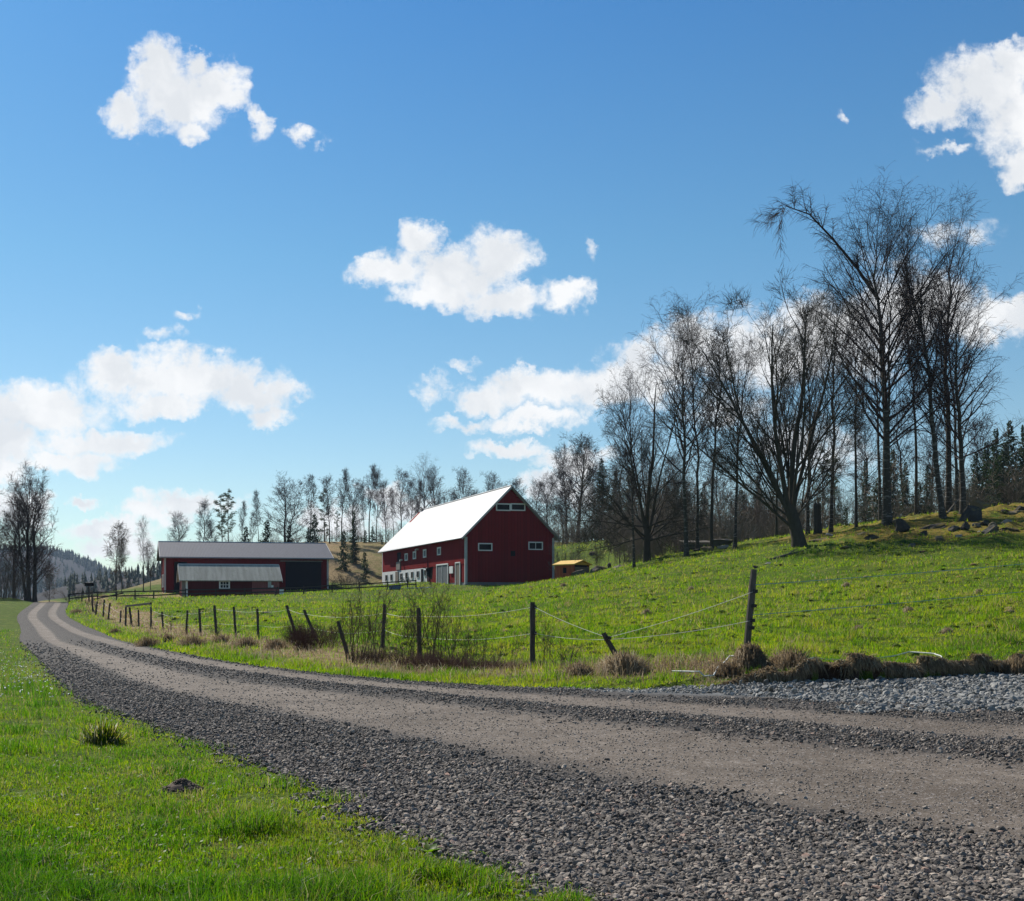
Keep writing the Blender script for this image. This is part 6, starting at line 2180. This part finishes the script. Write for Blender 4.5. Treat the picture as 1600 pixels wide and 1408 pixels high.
def verge():
    rng = np.random.default_rng(71)
    X, Y = sample_fan(rng, 400000, 4.2, 60, 1.9, -.36, .30)
    lane, oL, oR = road_coord(X, Y)
    edge = .10 * vnoise(X, Y, .5, 41) + .10 * vnoise(X, Y, .16, 42)
    strays = (oL > -.45) & (vnoise(X, Y, .35, 57, 2) > .42)
    keep = ((oL > -.02 + edge) | strays) & (Y > 0)
    # thin, worn strip beside the gravel
    fade = np.clip((oL - edge) / .40, 0, 1) + .35 * strays
    patch = .5 + .5 * vnoise(X, Y, .45, 43)
    bald = sstep(vnoise(X, Y, .7, 50, 3), .30, .55)
    keep &= rng.uniform(0, 1, len(X)) < (.10 + .90 * fade) * (.35 + .85 * patch) * (1 - .75 * bald)
    mh = ((X - xat(285, 7.95)) / .16) ** 2 + ((Y - 7.92) / .18) ** 2
    keep &= (mh > 1) | (rng.uniform(0, 1, len(X)) < .12)
    X, Y, oL = X[keep], Y[keep], oL[keep]
    Z = terrain(X, Y)
    big = vnoise(X, Y, 1.3, 44)
    cl = vnoise(X, Y, .22, 45)
    tall = sstep(vnoise(X, Y, .55, 46, 4) + .26 * sstep(-Y, -7.5, -5), .08, .5)
    h = (.018 + .030 * rng.uniform(0, 1, len(X)) + .15 * tall * rng.uniform(.2, 1, len(X)) + .045 * np.clip(cl, 0, 1)) * np.clip(.55 + oL / 1.2, .55, 1)
    h *= np.interp(Y, [4, 20, 60], [1, 1.1, 1.5])
    w = np.maximum(.0040 * rng.uniform(.6, 1.7, len(X)), Y * .00046)
    t = np.clip(.40 - .30 * tall + .28 * big - .26 * cl + .17 * rng.normal(0, 1, len(X)) + .22 * np.exp(-oL / .7), 0, .9)
    t = np.where(rng.uniform(0, 1, len(X)) < .07 + .14 * np.exp(-oL / .6) + .25 * sstep(vnoise(X, Y, .8, 49), .25, .6), rng.uniform(.86, 1, len(X)), t)
    me = blades_mesh('verge_grass', np.stack([X, Y, Z - .004], 1), h, w, t, M['verge_grass'], rng, .55)
    tag(link('verge_grass', me), 'bright green spring grass on the near verge', 'grass', kind='stuff')
    # broad little leaves of weeds and clover between the blades
    X, Y = sample_fan(rng, 15000, 4.3, 16, 1.9, -.36, .24)
    lane, oL, oR = road_coord(X, Y)
    k = (oL > -.10 + .2 * vnoise(X, Y, .4, 47)) & (rng.uniform(0, 1, len(X)) < .25 + 1.0 * np.clip(vnoise(X, Y, .5, 48), 0, 1))
    X, Y = X[k], Y[k]
    n = len(X)
    Z = terrain(X, Y) + rng.uniform(.004, .035, n)
    a = rng.uniform(0, 6.28, n); ln = rng.uniform(.012, .034, n); tilt = rng.uniform(-.1, .7, n)
    d = np.stack([np.cos(a) * np.cos(tilt), np.sin(a) * np.cos(tilt), np.sin(tilt)], 1)
    sd = np.stack([-np.sin(a), np.cos(a), rng.normal(0, .2, n)], 1)
    P = np.stack([X, Y, Z], 1)
    V = np.stack([P, P + d * (ln * .5)[:, None] + sd * (ln * .3)[:, None], P + d * ln[:, None], P + d * (ln * .5)[:, None] - sd * (ln * .3)[:, None]], 1)
    me = np_mesh('weeds', V.reshape(-1, 3), np.arange(4 * n).reshape(n, 4), None, M['verge_grass'], {'tint': np.repeat(np.clip(rng.normal(.5, .18, n), 0, 1), 4)})
    tag(link('weeds', me), 'small broad weed leaves among the verge grass', 'weeds', kind='stuff')


verge()


def pasture():
    rng = np.random.default_rng(72)
    X, Y = sample_fan(rng, 570000, 15, 165, 1.55, -.36, .72)
    lane, oL, oR = road_coord(X, Y)
    keep = (oR > .05 + .12 * vnoise(X, Y, .5, 51))
    cutz = (X > 6.2) & (oR < .45) & (Y < 30)
    keep &= ~cutz
    dryb = np.exp(-((oR - 3.0) / 1.6) ** 2) * (Y > 14) * (X < 7)
    keep &= rng.uniform(0, 1, len(X)) > .55 * dryb
    # no grass where the buildings stand
    for (bx, by, yaw, W, D) in ((13.8, 140, 13.4, 11.6, 39), (-25.2, 155, 11.5, 22.5, 11.5), (-20.4, 138, 12, 11.8, 5.2)):
        c, s = math.cos(R(yaw)), math.sin(R(yaw))
        lx = (X - bx) * c + (Y - by) * s; ly = -(X - bx) * s + (Y - by) * c
        keep &= ~((lx > -.3) & (lx < W + .3) & (ly > -.3) & (ly < D + .3))
    X, Y, oR = X[keep], Y[keep], oR[keep]
    Z, dry, earth, moss, *_ = terrain(X, Y, True)
    keep = (rng.uniform(0, 1, len(X)) > .8 * np.maximum(moss, dry * .9)) | (Y < 40) & (dry < .3)
    X, Y, Z, oR, moss = X[keep], Y[keep], Z[keep], oR[keep], moss[keep]
    n = len(X)
    tus = np.maximum(vnoise(X, Y, .9, 3, 2), .15) - .15
    patch = vnoise(X, Y, 4.5, 52)
    small = vnoise(X, Y, .55, 53, 2)
    clump = sstep(vnoise(X, Y, .42, 54, 2), .05, .5)
    h = (.030 + .035 * rng.uniform(0, 1, n) + .13 * clump * rng.uniform(.5, 1, n) + .10 * np.clip(tus * 2, 0, 1)) * np.interp(Y, [15, 50, 160], [1, 1.2, 1.9])
    w = np.maximum(.006, Y * .00058) * rng.uniform(.7, 1.5, n)
    t = np.clip(.47 + .34 * patch - .28 * clump + .22 * small + .15 * rng.normal(0, 1, n) + .25 * moss, 0, .9)
    bl = vnoise(X, Y, 1.3, 55, 3)
    t = np.where(rng.uniform(0, 1, n) < .03 + .28 * np.clip(tus * 2.2, 0, 1) + .42 * sstep(bl, .34, .66), rng.uniform(.84, 1, n), t)
    me = blades_mesh('pasture_grass', np.stack([X, Y, Z - .01], 1), h, w, t, M['pasture_grass'], rng, .5, 1)
    tag(link('pasture_grass', me), 'short tussocky green grass of the pasture', 'grass', kind='stuff')


pasture()


def hummocks():
    """the trampled pasture: thousands of little turf humps"""
    rng = np.random.default_rng(74)
    X, Y = sample_fan(rng, 9500, 18, 120, 1.5, -.30, .62)
    lane, oL, oR = road_coord(X, Y)
    k = (oR > 1.4) & ~((X < 8) & (oR < 4.5)) & (vnoise(X, Y, 3.0, 75, 3) + .25 * rng.normal(0, 1, len(X)) > -.06)
    X, Y = X[k], Y[k]
    n = len(X)
    Z, dry, earth, moss, *_ = terrain(X, Y, True)
    r = np.minimum(rng.lognormal(math.log(.085), .42, n), .15) * np.interp(Y, [18, 60, 120], [.9, 1.25, 1.9]); h = r * rng.uniform(.25, .62, n)
    a = np.arange(7) * 2 * np.pi / 7
    ph = rng.uniform(0, 6.28, n)[:, None] + a
    V = []
    for f, zz in ((1.0, -.12), (.80, .45), (.42, .86)):
        rr = r[:, None] * f * rng.uniform(.75, 1.25, (n, 7))
        V.append(np.stack([X[:, None] + rr * np.cos(ph), Y[:, None] + rr * np.sin(ph), Z[:, None] + h[:, None] * zz * rng.uniform(.85, 1.15, (n, 7))], -1))
    V = np.concatenate(V + [np.stack([X, Y, Z + h], -1)[:, None]], 1)
    q = np.array([(l * 7 + i, l * 7 + (i + 1) % 7, (l + 1) * 7 + (i + 1) % 7, (l + 1) * 7 + i) for l in range(2) for i in range(7)])
    t = np.array([(14 + i, 14 + (i + 1) % 7, 21) for i in range(7)])
    b = np.arange(n)[:, None, None] * 22
    rep = lambda v: np.repeat(v, 22)
    d2 = np.where(rng.uniform(0, 1, n) < .13, rng.uniform(.3, .9, n), 0)
    me = np_mesh('turf_hummocks', V.reshape(-1, 3), (b + q[None]).reshape(-1, 4), (b + t[None]).reshape(-1, 3), M['ground'], {'dry': rep(np.maximum(dry, d2)), 'earth': rep(earth * 0), 'moss': rep(moss)}, smooth=True)
    tag(link('turf_hummocks', me), 'little trampled turf humps all over the pasture', 'turf', kind='stuff')
    # grass standing on them
    m = 9
    P = np.stack([np.repeat(X, m), np.repeat(Y, m), np.repeat(Z, m)], 1)
    R2 = np.repeat(r, m); H2 = np.repeat(h, m)
    u = np.sqrt(rng.uniform(0, 1, n * m)); az = rng.uniform(0, 6.28, n * m)
    P[:, 0] += R2 * u * np.cos(az); P[:, 1] += R2 * u * np.sin(az); P[:, 2] += H2 * (1 - u ** 2) * .9
    tt = np.clip(np.repeat(np.where(d2 > 0, .86, rng.uniform(.1, .8, n)), m) + .14 * rng.normal(0, 1, n * m), 0, 1)
    me = blades_mesh('hummock_grass', P, R2 * rng.uniform(.4, 1.0, n * m), np.maximum(.006, P[:, 1] * .00055), tt, M['pasture_grass'], rng, .6, 1)
    tag(link('hummock_grass', me), 'longer grass tufts growing on the turf humps', 'grass', kind='stuff')


hummocks()


def dry_grass():
    rng = np.random.default_rng(73)
    X, Y = sample_fan(rng, 330000, 15, 125, 1.5, -.34, .62)
    lane, oL, oR = road_coord(X, Y)
    patch = vnoise(X, Y, 1.1, 61); fine = vnoise(X, Y, .4, 62)
    p = np.exp(-((oR - 2.9) / 1.5) ** 2) * (.38 + .95 * patch) * (X < 6.6 + patch)
    bank = (X > 5.3) & (Y < 30) & (oR > -.02) & (oR < 1.0)
    p = np.where(bank, .9 * np.exp(-((oR - .55) / .28) ** 2), p)
    keep = (oR > -.05) & (rng.uniform(0, 1, len(X)) < p)
    X, Y, oR, bank, fine = X[keep], Y[keep], oR[keep], bank[keep], fine[keep]
    n = len(X)
    Z = terrain(X, Y)
    h = (.10 + .20 * rng.uniform(0, 1, n) ** 2 + .12 * np.clip(fine, 0, 1)) * np.interp(Y, [15, 60, 120], [1, 1.05, 1.4])
    h = np.where(bank, h * .6, h)
    w = np.maximum(.004, Y * .00045) * rng.uniform(.7, 1.5, n)
    t = np.clip(.62 + .25 * fine + .2 * rng.normal(0, 1, n), 0, 1)
    me = blades_mesh('dry_grass', np.stack([X, Y, Z - .01], 1), h, w, t, M['dry_grass'], rng, 1.0)
    tag(link('dry_grass', me), 'dead straw coloured grass along fence and bank', 'dry grass', kind='stuff')
    # turf hanging over the cut bank
    xs, f, l, ztop, BV = BANK
    n = 30000
    k = rng.integers(0, len(xs), n)
    keep = rng.uniform(0, 1, n) < .55 + .9 * vnoise(xs[k], xs[k] * 0, .5, 63, 2)
    k = k[keep & (xs[k] < 14.5) & (xs[k] > 5.3)]; n = len(k)
    row = rng.integers(9, 14, n)
    P = BV[row, k] + rng.normal(0, .012, (n, 3))
    dx = rng.normal(0, .10, n); dy = -rng.uniform(.02, .15, n); dz = -rng.uniform(-.05, .20, n)
    mid = P + np.stack([dx * .5, dy * .7, np.full(n, .03)], 1); tip = P + np.stack([dx, dy, dz], 1)
    sd = np.stack([np.full(n, .006), np.zeros(n), np.zeros(n)], 1)
    V = np.stack([P - sd, P + sd, mid - sd, mid + sd, tip], 1)
    kk = np.arange(n)[:, None] * 5
    me = np_mesh('hanging_turf', V.reshape(-1, 3), kk + np.array([[0, 1, 3, 2]]), kk + np.array([[2, 3, 4]]), M['dry_grass'], {'tint': np.repeat(np.clip(rng.normal(.55, .25, n), 0, 1), 5)})
    tag(link('hanging_turf', me), 'dead turf hanging over the edge of the cut bank', 'turf', kind='stuff')


dry_grass()


# ------------------------------------------------------------------ tussocks, molehill, weeds
def tussock(name, label, loc, r, hgt, n, mat, tmean, seed, ln=1.0, cat='tussock', droop=.55, core=None, group=None):
    rng = np.random.default_rng(seed)
    root = empty(name, loc, 0, label, cat, group)
    # earthy core
    u = np.linspace(0, 1, 7); a = np.arange(12) * 2 * np.pi / 12
    ring = np.array([[(r * .62 * math.cos(q) * math.cos(k * 1.45), r * .62 * math.sin(q) * math.cos(k * 1.45), hgt * .62 * math.sin(k * 1.45) - .03) for q in a] for k in u])
    ring += rng.normal(0, r * .035, ring.shape)
    idx = np.arange(84).reshape(7, 12); nx = np.roll(idx, -1, 1)
    q = np.stack([idx[:-1], nx[:-1], nx[1:], idx[1:]], -1).reshape(-1, 4)
    link('root_ball', np_mesh('root_ball', ring.reshape(-1, 3), q, None, core or M['sod'], smooth=True), root)
    az = rng.uniform(0, 6.28, n); el = rng.uniform(.15, 1.5, n)
    b = np.stack([r * .58 * np.cos(az) * np.cos(el), r * .58 * np.sin(az) * np.cos(el), hgt * .6 * np.sin(el)], 1)
    out = norm(np.stack([np.cos(az) * np.cos(el), np.sin(az) * np.cos(el), np.sin(el) + .35], 1)) + rng.normal(0, .22, (n, 3))
    l = r * ln * rng.uniform(.5, 1.3, n)
    mid = b + out * (l * .5)[:, None]
    tip = b + out * (l * .62)[:, None]; tip[:, 2] -= l * (droop + .25) * rng.uniform(.4, 1.4, n)
    tip[:, 2] = np.maximum(tip[:, 2], -.03)
    sd = norm(np.cross(out, rng.normal(0, 1, (n, 3)))) * .004
    V = np.stack([b - sd, b + sd, mid - sd, mid + sd, tip], 1)
    k = np.arange(n)[:, None] * 5
    link('blades', np_mesh('blades', V.reshape(-1, 3), k + np.array([[0, 1, 3, 2]]), k + np.array([[2, 3, 4]]), mat, {'tint': np.repeat(np.clip(rng.normal(tmean, .18, n), 0, 1), 5)}), root)
    return root


x, y, z = ground_at(1172, 18.75); tussock('grass_tussock', 'big shaggy dry tussock under the tall leaning post', (x, y, z - .05), .30, .52, 3600, M['dry_grass'], .5, 1, .85)
x, y, z = ground_at(1590, 19.9); tussock('grass_tussock', 'shaggy dry tussock at the far end of the cut bank', (x, y, z - .08), .36, .58, 3600, M['dry_grass'], .55, 2, .85)
x, y, z = ground_at(1135, 18.55); tussock('grass_tussock', 'low matted dry tussock beside the big shaggy one', (x, y, z - .08), .30, .17, 1600, M['dry_grass'], .4, 3, 1.0)
x, y, z = ground_at(1235, 18.6); tussock('grass_tussock', 'matted turf hummock on the cut bank just past the big tussock', (x, y, z - .12), .42, .20, 1800, M['dry_grass'], .5, 4, .9)
x, y, z = ground_at(975, 19.3); tussock('grass_tussock', 'pale dry tussock at the foot of the slanting short post', (x, y, z - .04), .36, .16, 2000, M['dry_grass'], .68, 5, 1.2)
x, y, z = ground_at(905, 19.4); tussock('grass_tussock', 'small brown tussock on the verge before the slanting post', (x, y, z - .04), .24, .09, 900, M['dry_grass'], .5, 6, 1.2)
x, y, z = ground_at(160, 10.6); tussock('grass_tussock', 'green and straw tussock with dark hollow on the near verge', (x, y, z - .05), .17, .09, 1100, M['verge_grass'], .74, 7, 1.6, droop=.45)
for i, (px, py, d, lab) in enumerate(((230, 1012, 36, 'dark brown tussock nearest the bend of the verge'), (262, 1005, 40, 'dark matted tussock by the far verge bend'), (300, 1008, 36, 'dark tussock lower on the bank beside the row of posts'), (345, 1003, 38, 'dark brown tussock below the middle posts'), (385, 1010, 34, 'pale and dark tussock mat before the bramble'), (180, 985, 52, 'dark tussock on the bank below the crossbar'), (120, 952, 88, 'dark clump on the bank near the crest'), (430, 1012, 32, 'matted tussock right before the bramble thicket'))):
    x, y, z = ground_at(px, d)
    tussock('grass_tussock', lab, (x, y, z - .06), (.42, .30, .5, .36)[i % 4], (.13, .18, .12, .15)[i % 4], 900, M['dry_grass'], .45, 20 + i, 1.0, group='matted tussocks on the bank')
for i, (px, d, lab) in enumerate(((1340, 29, 'brown clod on the pasture above the loose rope'), (1530, 40, 'dry clump on the pasture slope near the upper wire'), (1322, 50, 'brown tuft amid the mossy patch under the grove'), (830, 78, 'brown earth clump on the pasture before the barn'), (1235, 24, 'dry tuft just past the tall post'), (880, 72, 'straw tuft on the slope before the yellow roofed hut'), (1480, 27, 'pale tuft on the pasture above the end of the loose rope'), (1010, 42, 'straw tuft on the mid pasture above the slanting post'), (1080, 55, 'low dry tuft on the mid pasture below the feed rack'), (1420, 33, 'straw tuft on the slope between the two wires'))):
    x, y, z = ground_at(px, d)
    tussock('grass_tussock', lab, (x, y, z - .03), .10 + .001 * d, .10 + .001 * d, 500, M['dry_grass'], .75, 40 + i, 1.3, group='dry tufts on the pasture')

x, y, z = ground_at(285, 7.95)
rng = np.random.default_rng(8)
n = 700
q = rng.normal(0, 1, (n, 2)) * np.array([.075, .06])
hz = .072 * np.exp(-((q[:, 0] / .09) ** 2 + (q[:, 1] / .075) ** 2))
u = np.linspace(0, 1, 8); a = np.arange(18) * 2 * np.pi / 18
dome = np.array([[(.150 * (1 - k) * math.cos(t), .12 * (1 - k) * math.sin(t), .070 * math.sin(k * 1.57) - .008) for t in a] for k in u]) + rng.normal(0, .004, (8, 18, 3))
idx = np.arange(144).reshape(8, 18); nx = np.roll(idx, -1, 1)
root = empty('molehill', (x, y, z), 0.0, 'small dark brown molehill in the near grass', 'molehill')
link('mound', np_mesh('mound', dome.reshape(-1, 3), np.stack([idx[:-1], nx[:-1], nx[1:], idx[1:]], -1).reshape(-1, 4), None, M['soil'], smooth=True), root)
crumb = stones_mesh('crumbs', np.stack([q[:, 0], q[:, 1], hz], 1), rng.uniform(.005, .016, n), np.zeros(n), M['soil'], rng)
tag(link('crumbs', crumb, root), None, None, None, 'stuff')


def rosette(px, d, label, n, ln, w, yellow, seed):
    rng = np.random.default_rng(seed)
    x, y, z = ground_at(px, d)
    root = empty('leafy_weed', (x, y, z), 0, label, 'weed')
    for i in range(n):
        a = i * 2.4 + rng.uniform(-.3, .3); l = ln * rng.uniform(.7, 1.15); up = rng.uniform(.35, 1.0)
        V, Q = [], []
        for k in range(6):
            t = k / 5
            r = l * t * math.cos(up * (1 - .4 * t)); zz = l * t * math.sin(up * (1 - .35 * t)) * (1 - .15 * t)
            ww = w * (math.sin(math.pi * min(.12 + t * .83, 1)) ** .8) * (1 + .25 * (k % 2))
            for s, dz in ((-1, .3), (0, 0), (1, .3)):
                V.append((r * math.cos(a) - s * ww * math.sin(a), r * math.sin(a) + s * ww * math.cos(a), zz + dz * ww))
        for k in range(5):
            for s in range(2): Q.append((k * 3 + s, k * 3 + s + 1, k * 3 + s + 4, k * 3 + s + 3))
        tint = .86 if rng.uniform() < yellow else rng.uniform(.3, .7)
        link('leaf', np_mesh('leaf', V, Q, None, M['verge_grass'], {'tint': np.full(len(V), tint)}, smooth=True), root)


rosette(815, 5.45, 'leafy dock plant with yellowing leaves at the gravel edge', 9, .095, .014, .6, 1)
rosette(670, 6.0, 'dark green leafy weed clump in the verge gap', 11, .085, .016, .0, 2)
rosette(325, 5.2, 'single upright dock leaf plant in the near grass', 5, .11, .015, .2, 3)
rosette(600, 5.35, 'bright green leaf tuft near the bottom of the verge', 8, .09, .010, .1, 4)

# small white flowers in the far verge
def flowers():
    rng = np.random.default_rng(5)
    n = 260
    px = rng.normal(45, 40, n); py = rng.normal(1055, 22, n)
    ok = (py > 1005) & (px > -20) & (px < 130); px, py = px[ok], py[ok]
    d = EYE * F / (py - CY); X = (px - CX) / F * d
    _, oL, _ = road_coord(X, d)
    k = oL > .2; X, d = X[k], d[k]
    P = np.stack([X, d, terrain(X, d) + .085], 1)
    me = stones_mesh('white_flowers', P, np.full(len(P), .020), np.ones(len(P)), M['white_paint'], rng, .5)
    tag(link('white_flowers', me), 'tiny white flowers dotted over the verge', 'flowers', kind='stuff')


flowers()


# ------------------------------------------------------------------ rocks
def rock_mesh(seed, peak=0.0, lean=0.0):
    rng = np.random.default_rng(seed)
    import bmesh
    bm = bmesh.new()
    bmesh.ops.create_icosphere(bm, subdivisions=3, radius=.5)
    # cut by random planes for angular faces
    planes = [(norm(rng.normal(0, 1, 3)), rng.uniform(.15, .36)) for _ in range(13)]
    off = rng.uniform(0, 100)
    for v in bm.verts:
        p = np.array(v.co)
        for nrm, dd in planes:
            e = p @ nrm - dd
            if e > 0: p = p - nrm * e
        if peak and p[2] > 0:
            p[2] *= 1 + peak * (1 - min(np.hypot(p[0] - .2 * lean, p[1]) * 2, 1)); p[0] += lean * p[2] * .5
        v.co = p
    from mathutils import noise as mn
    for v in bm.verts:
        v.co += v.normal * (.05 * mn.noise(v.co * 4 + Vector((off, 0, 0))) + .03 * mn.noise(v.co * 11 + Vector((0, off, 0))))
    q = np.array([v.co for v in bm.verts]); sp = q.max(0) - q.min(0)
    for v in bm.verts: v.co = Vector(np.array(v.co) / sp)
    me = bpy.data.meshes.new('rock')
    bm.to_mesh(me); bm.free()
    return me


ROCKS = {}
G5 = 'rocks on the pasture ridge'


def rock(px, py, w, h, d, seed, mat, label, peak=0.0, lean=0.0, sink=.40, spin=0.0, tilt=0.0, name='rock', cat='rock'):
    key = (seed, peak, lean, mat)
    if key not in ROCKS:
        me = rock_mesh(seed, peak, lean); me.materials.append(M[mat]); ROCKS[key] = me
    s = d / F
    x = xat(px, d); z = tz(x, d)
    o = link(name, ROCKS[key], None, (x, d, z + h * s * (.55 - sink)), spin)
    o.scale = (w * s * 1.05, max(w, h) * s * .8, h * s * 1.25)
    o.rotation_euler = (0, tilt, spin)
    return tag(o, label, cat, G5)


rock(901, 897, 22, 11, 121, 1, 'rock_grey', 'grey sloping rock in front of the yellow roofed hut', tilt=-.35)
rock(930, 895, 17, 11, 120, 2, 'rock_grey', 'bluish grey rock beside the hut corner', tilt=-.25)
rock(941, 885, 22, 8, 126, 3, 'rock_moss', 'flat mossy rock behind the bluish grey one')
rock(952, 881, 7, 12, 127, 4, 'rock_dark', 'small upright dark stone past the hut', peak=.6)
rock(924, 858, 9, 6, 146, 5, 'rock_dark', 'dark stone far up behind the yellow roofed hut')
rock(968, 882, 24, 8, 116, 6, 'rock_grey', 'long low grey rock at the foot of the oak')
rock(988, 884, 14, 5, 112, 7, 'rock_grey', 'small low stone nearest the thin birch stem')
rock(1125, 863, 34, 16, 96, 8, 'rock_grey', 'grey boulder heap topped with moss by the feed rack', peak=.2)
rock(1106, 872, 20, 10, 93, 9, 'rock_moss', 'brown mossy stone in front of the boulder heap')
rock(1130, 874, 16, 8, 92, 10, 'rock_pale', 'pale stone at the foot of the boulder heap')
rock(1200, 882, 13, 5, 66, 11, 'rock_pale', 'white stone lying in the grass below the ash')
rock(1181, 889, 9, 5, 65, 12, 'rock_dark', 'small dark stone in the grass below the ash')
rock(1220, 888, 16, 4, 64, 13, 'rock_dark', 'flat dark stone under the ash shadow')
rock(1298, 836, 12, 6, 80, 14, 'rock_pale', 'pale stone at the foot of the grey straight trunk')
rock(1365, 852, 22, 10, 73, 15, 'rock_dark', 'dark stone in the orange moss patch')
rock(1409, 838, 21, 19, 75, 16, 'rock_dark', 'blocky dark stone standing like a stump', sink=.1)
rock(1406, 821, 22, 10, 79, 17, 'rock_moss', 'orange moss capped stone above the blocky dark one')
rock(1460, 829, 42, 9, 75, 18, 'rock_dark', 'long dark slab lying up the slope', tilt=-.35)
rock(1511, 816, 32, 30, 75, 19, 'rock_dark', 'largest pointed dark boulder of the stone pile', peak=.5, lean=.6)
rock(1488, 832, 17, 10, 72, 20, 'rock_grey', 'pale grey stone beside the largest pointed boulder')
rock(1506, 836, 18, 14, 71, 21, 'rock_dark', 'dark stone right below the largest pointed boulder')
rock(1526, 832, 14, 10, 72, 22, 'rock_grey', 'grey stone tucked against the pointed boulder')
rock(1540, 826, 16, 9, 73, 23, 'rock_dark', 'brown dark stone in the middle of the stone pile')
rock(1532, 840, 11, 7, 70, 24, 'rock_pale', 'small pale stone below the stone pile')
rock(1553, 836, 13, 8, 71, 25, 'rock_moss', 'mossy stone between the pile and the round pale stone')
rock(1578, 836, 17, 11, 71, 26, 'rock_pale', 'round pale stone beyond the stone pile')
rock(1549, 852, 25, 13, 68, 27, 'rock_grey', 'tilted grey slab lower than the stone pile', tilt=-.5)
rock(1572, 852, 26, 10, 68, 28, 'rock_dark', 'dark low rock beside the tilted grey slab')
rock(1530, 790, 30, 24, 84, 29, 'rock_moss', 'rusty mossy pointed rock at the foot of the outermost birch', peak=.35)
rock(1575, 813, 18, 9, 78, 30, 'rock_dark', 'dark rock high on the ridge end')
rock(1592, 808, 22, 12, 79, 31, 'rock_dark', 'dark rock highest on the ridge end')
rock(1590, 818, 26, 8, 77, 32, 'rock_moss', 'mossy flat rock under the highest dark rock')
rock(1425, 862, 14, 8, 66, 33, 'rock_grey', 'small grey stone under the mossy slope')
rock(1470, 848, 14, 10, 68, 34, 'rock_moss', 'rusty clod of moss on the slope below the slab')
rock(1350, 842, 30, 9, 76, 35, 'rock_moss', 'low mossy hump under the juniper')
rock(1280, 842, 34, 9, 77, 36, 'rock_moss', 'mossy root hump beside the ash base')
rock(1445, 838, 16, 8, 72, 37, 'rock_dark', 'small dark stone below the long slab')
rock(1500, 848, 12, 7, 69, 38, 'rock_pale', 'small pale stone low under the pointed boulder')
rock(1440, 872, 10, 5, 62, 39, 'rock_dark', 'dark pebble like stone on the green slope')
rock(1322, 868, 16, 6, 68, 40, 'rock_moss', 'brown moss clump on the slope under the grove')
rock(1090, 845 + 24, 12, 6, 95, 41, 'rock_dark', 'dark stone before the feed rack')
# root flare of the ash and fallen branches
for i, (pa, pb, d1, d2, lab) in enumerate((((1205, 872), (1255, 858), 68, 70, 'fallen grey branch on the grass below the ash'), ((1480, 812), (1498, 790), 80, 82, 'broken pale branch leaning at the forked birch pair'), ((958, 884), (992, 880), 112, 114, 'fallen branch lying by the oak'))):
    a = Vector(ground_at(pa[0], d1)); b = Vector(ground_at(pb[0], d2))
    if i == 1: b.z += 1.1
    m = MB(); mid = a.lerp(b, .5) + Vector((0, 0, .10))
    m.tube([a + Vector((0, 0, .05)), mid, b + Vector((0, 0, .06))], [.09, .06, .03], 6)
    m.tube([mid, mid + (b - a) * .25 + Vector((.2, .3, .25))], [.04, .015], 5)
    tag(m.build('fallen_branch', M['post_grey'], None), lab, 'branch')

# ------------------------------------------------------------------ air
def haze():
    m = bpy.data.materials.new('haze')
    m.use_nodes = True
    nt = m.node_tree; nt.nodes.clear()
    out = nt.nodes.new('ShaderNodeOutputMaterial')
    v = nt.nodes.new('ShaderNodeVolumePrincipled')
    v.inputs['Color'].default_value = (0.58, 0.76, 1.0, 1)
    v.inputs['Density'].default_value = 0.00009
    v.inputs['Anisotropy'].default_value = 0.2
    nt.links.new(v.outputs[0], out.inputs['Volume'])
    mb = MB(); mb.box(-3400, 3400, -3400, 3400, -24, 105)
    tag(mb.build('haze', m), 'thin bluish spring haze over the valley', 'haze', kind='stuff')


haze()
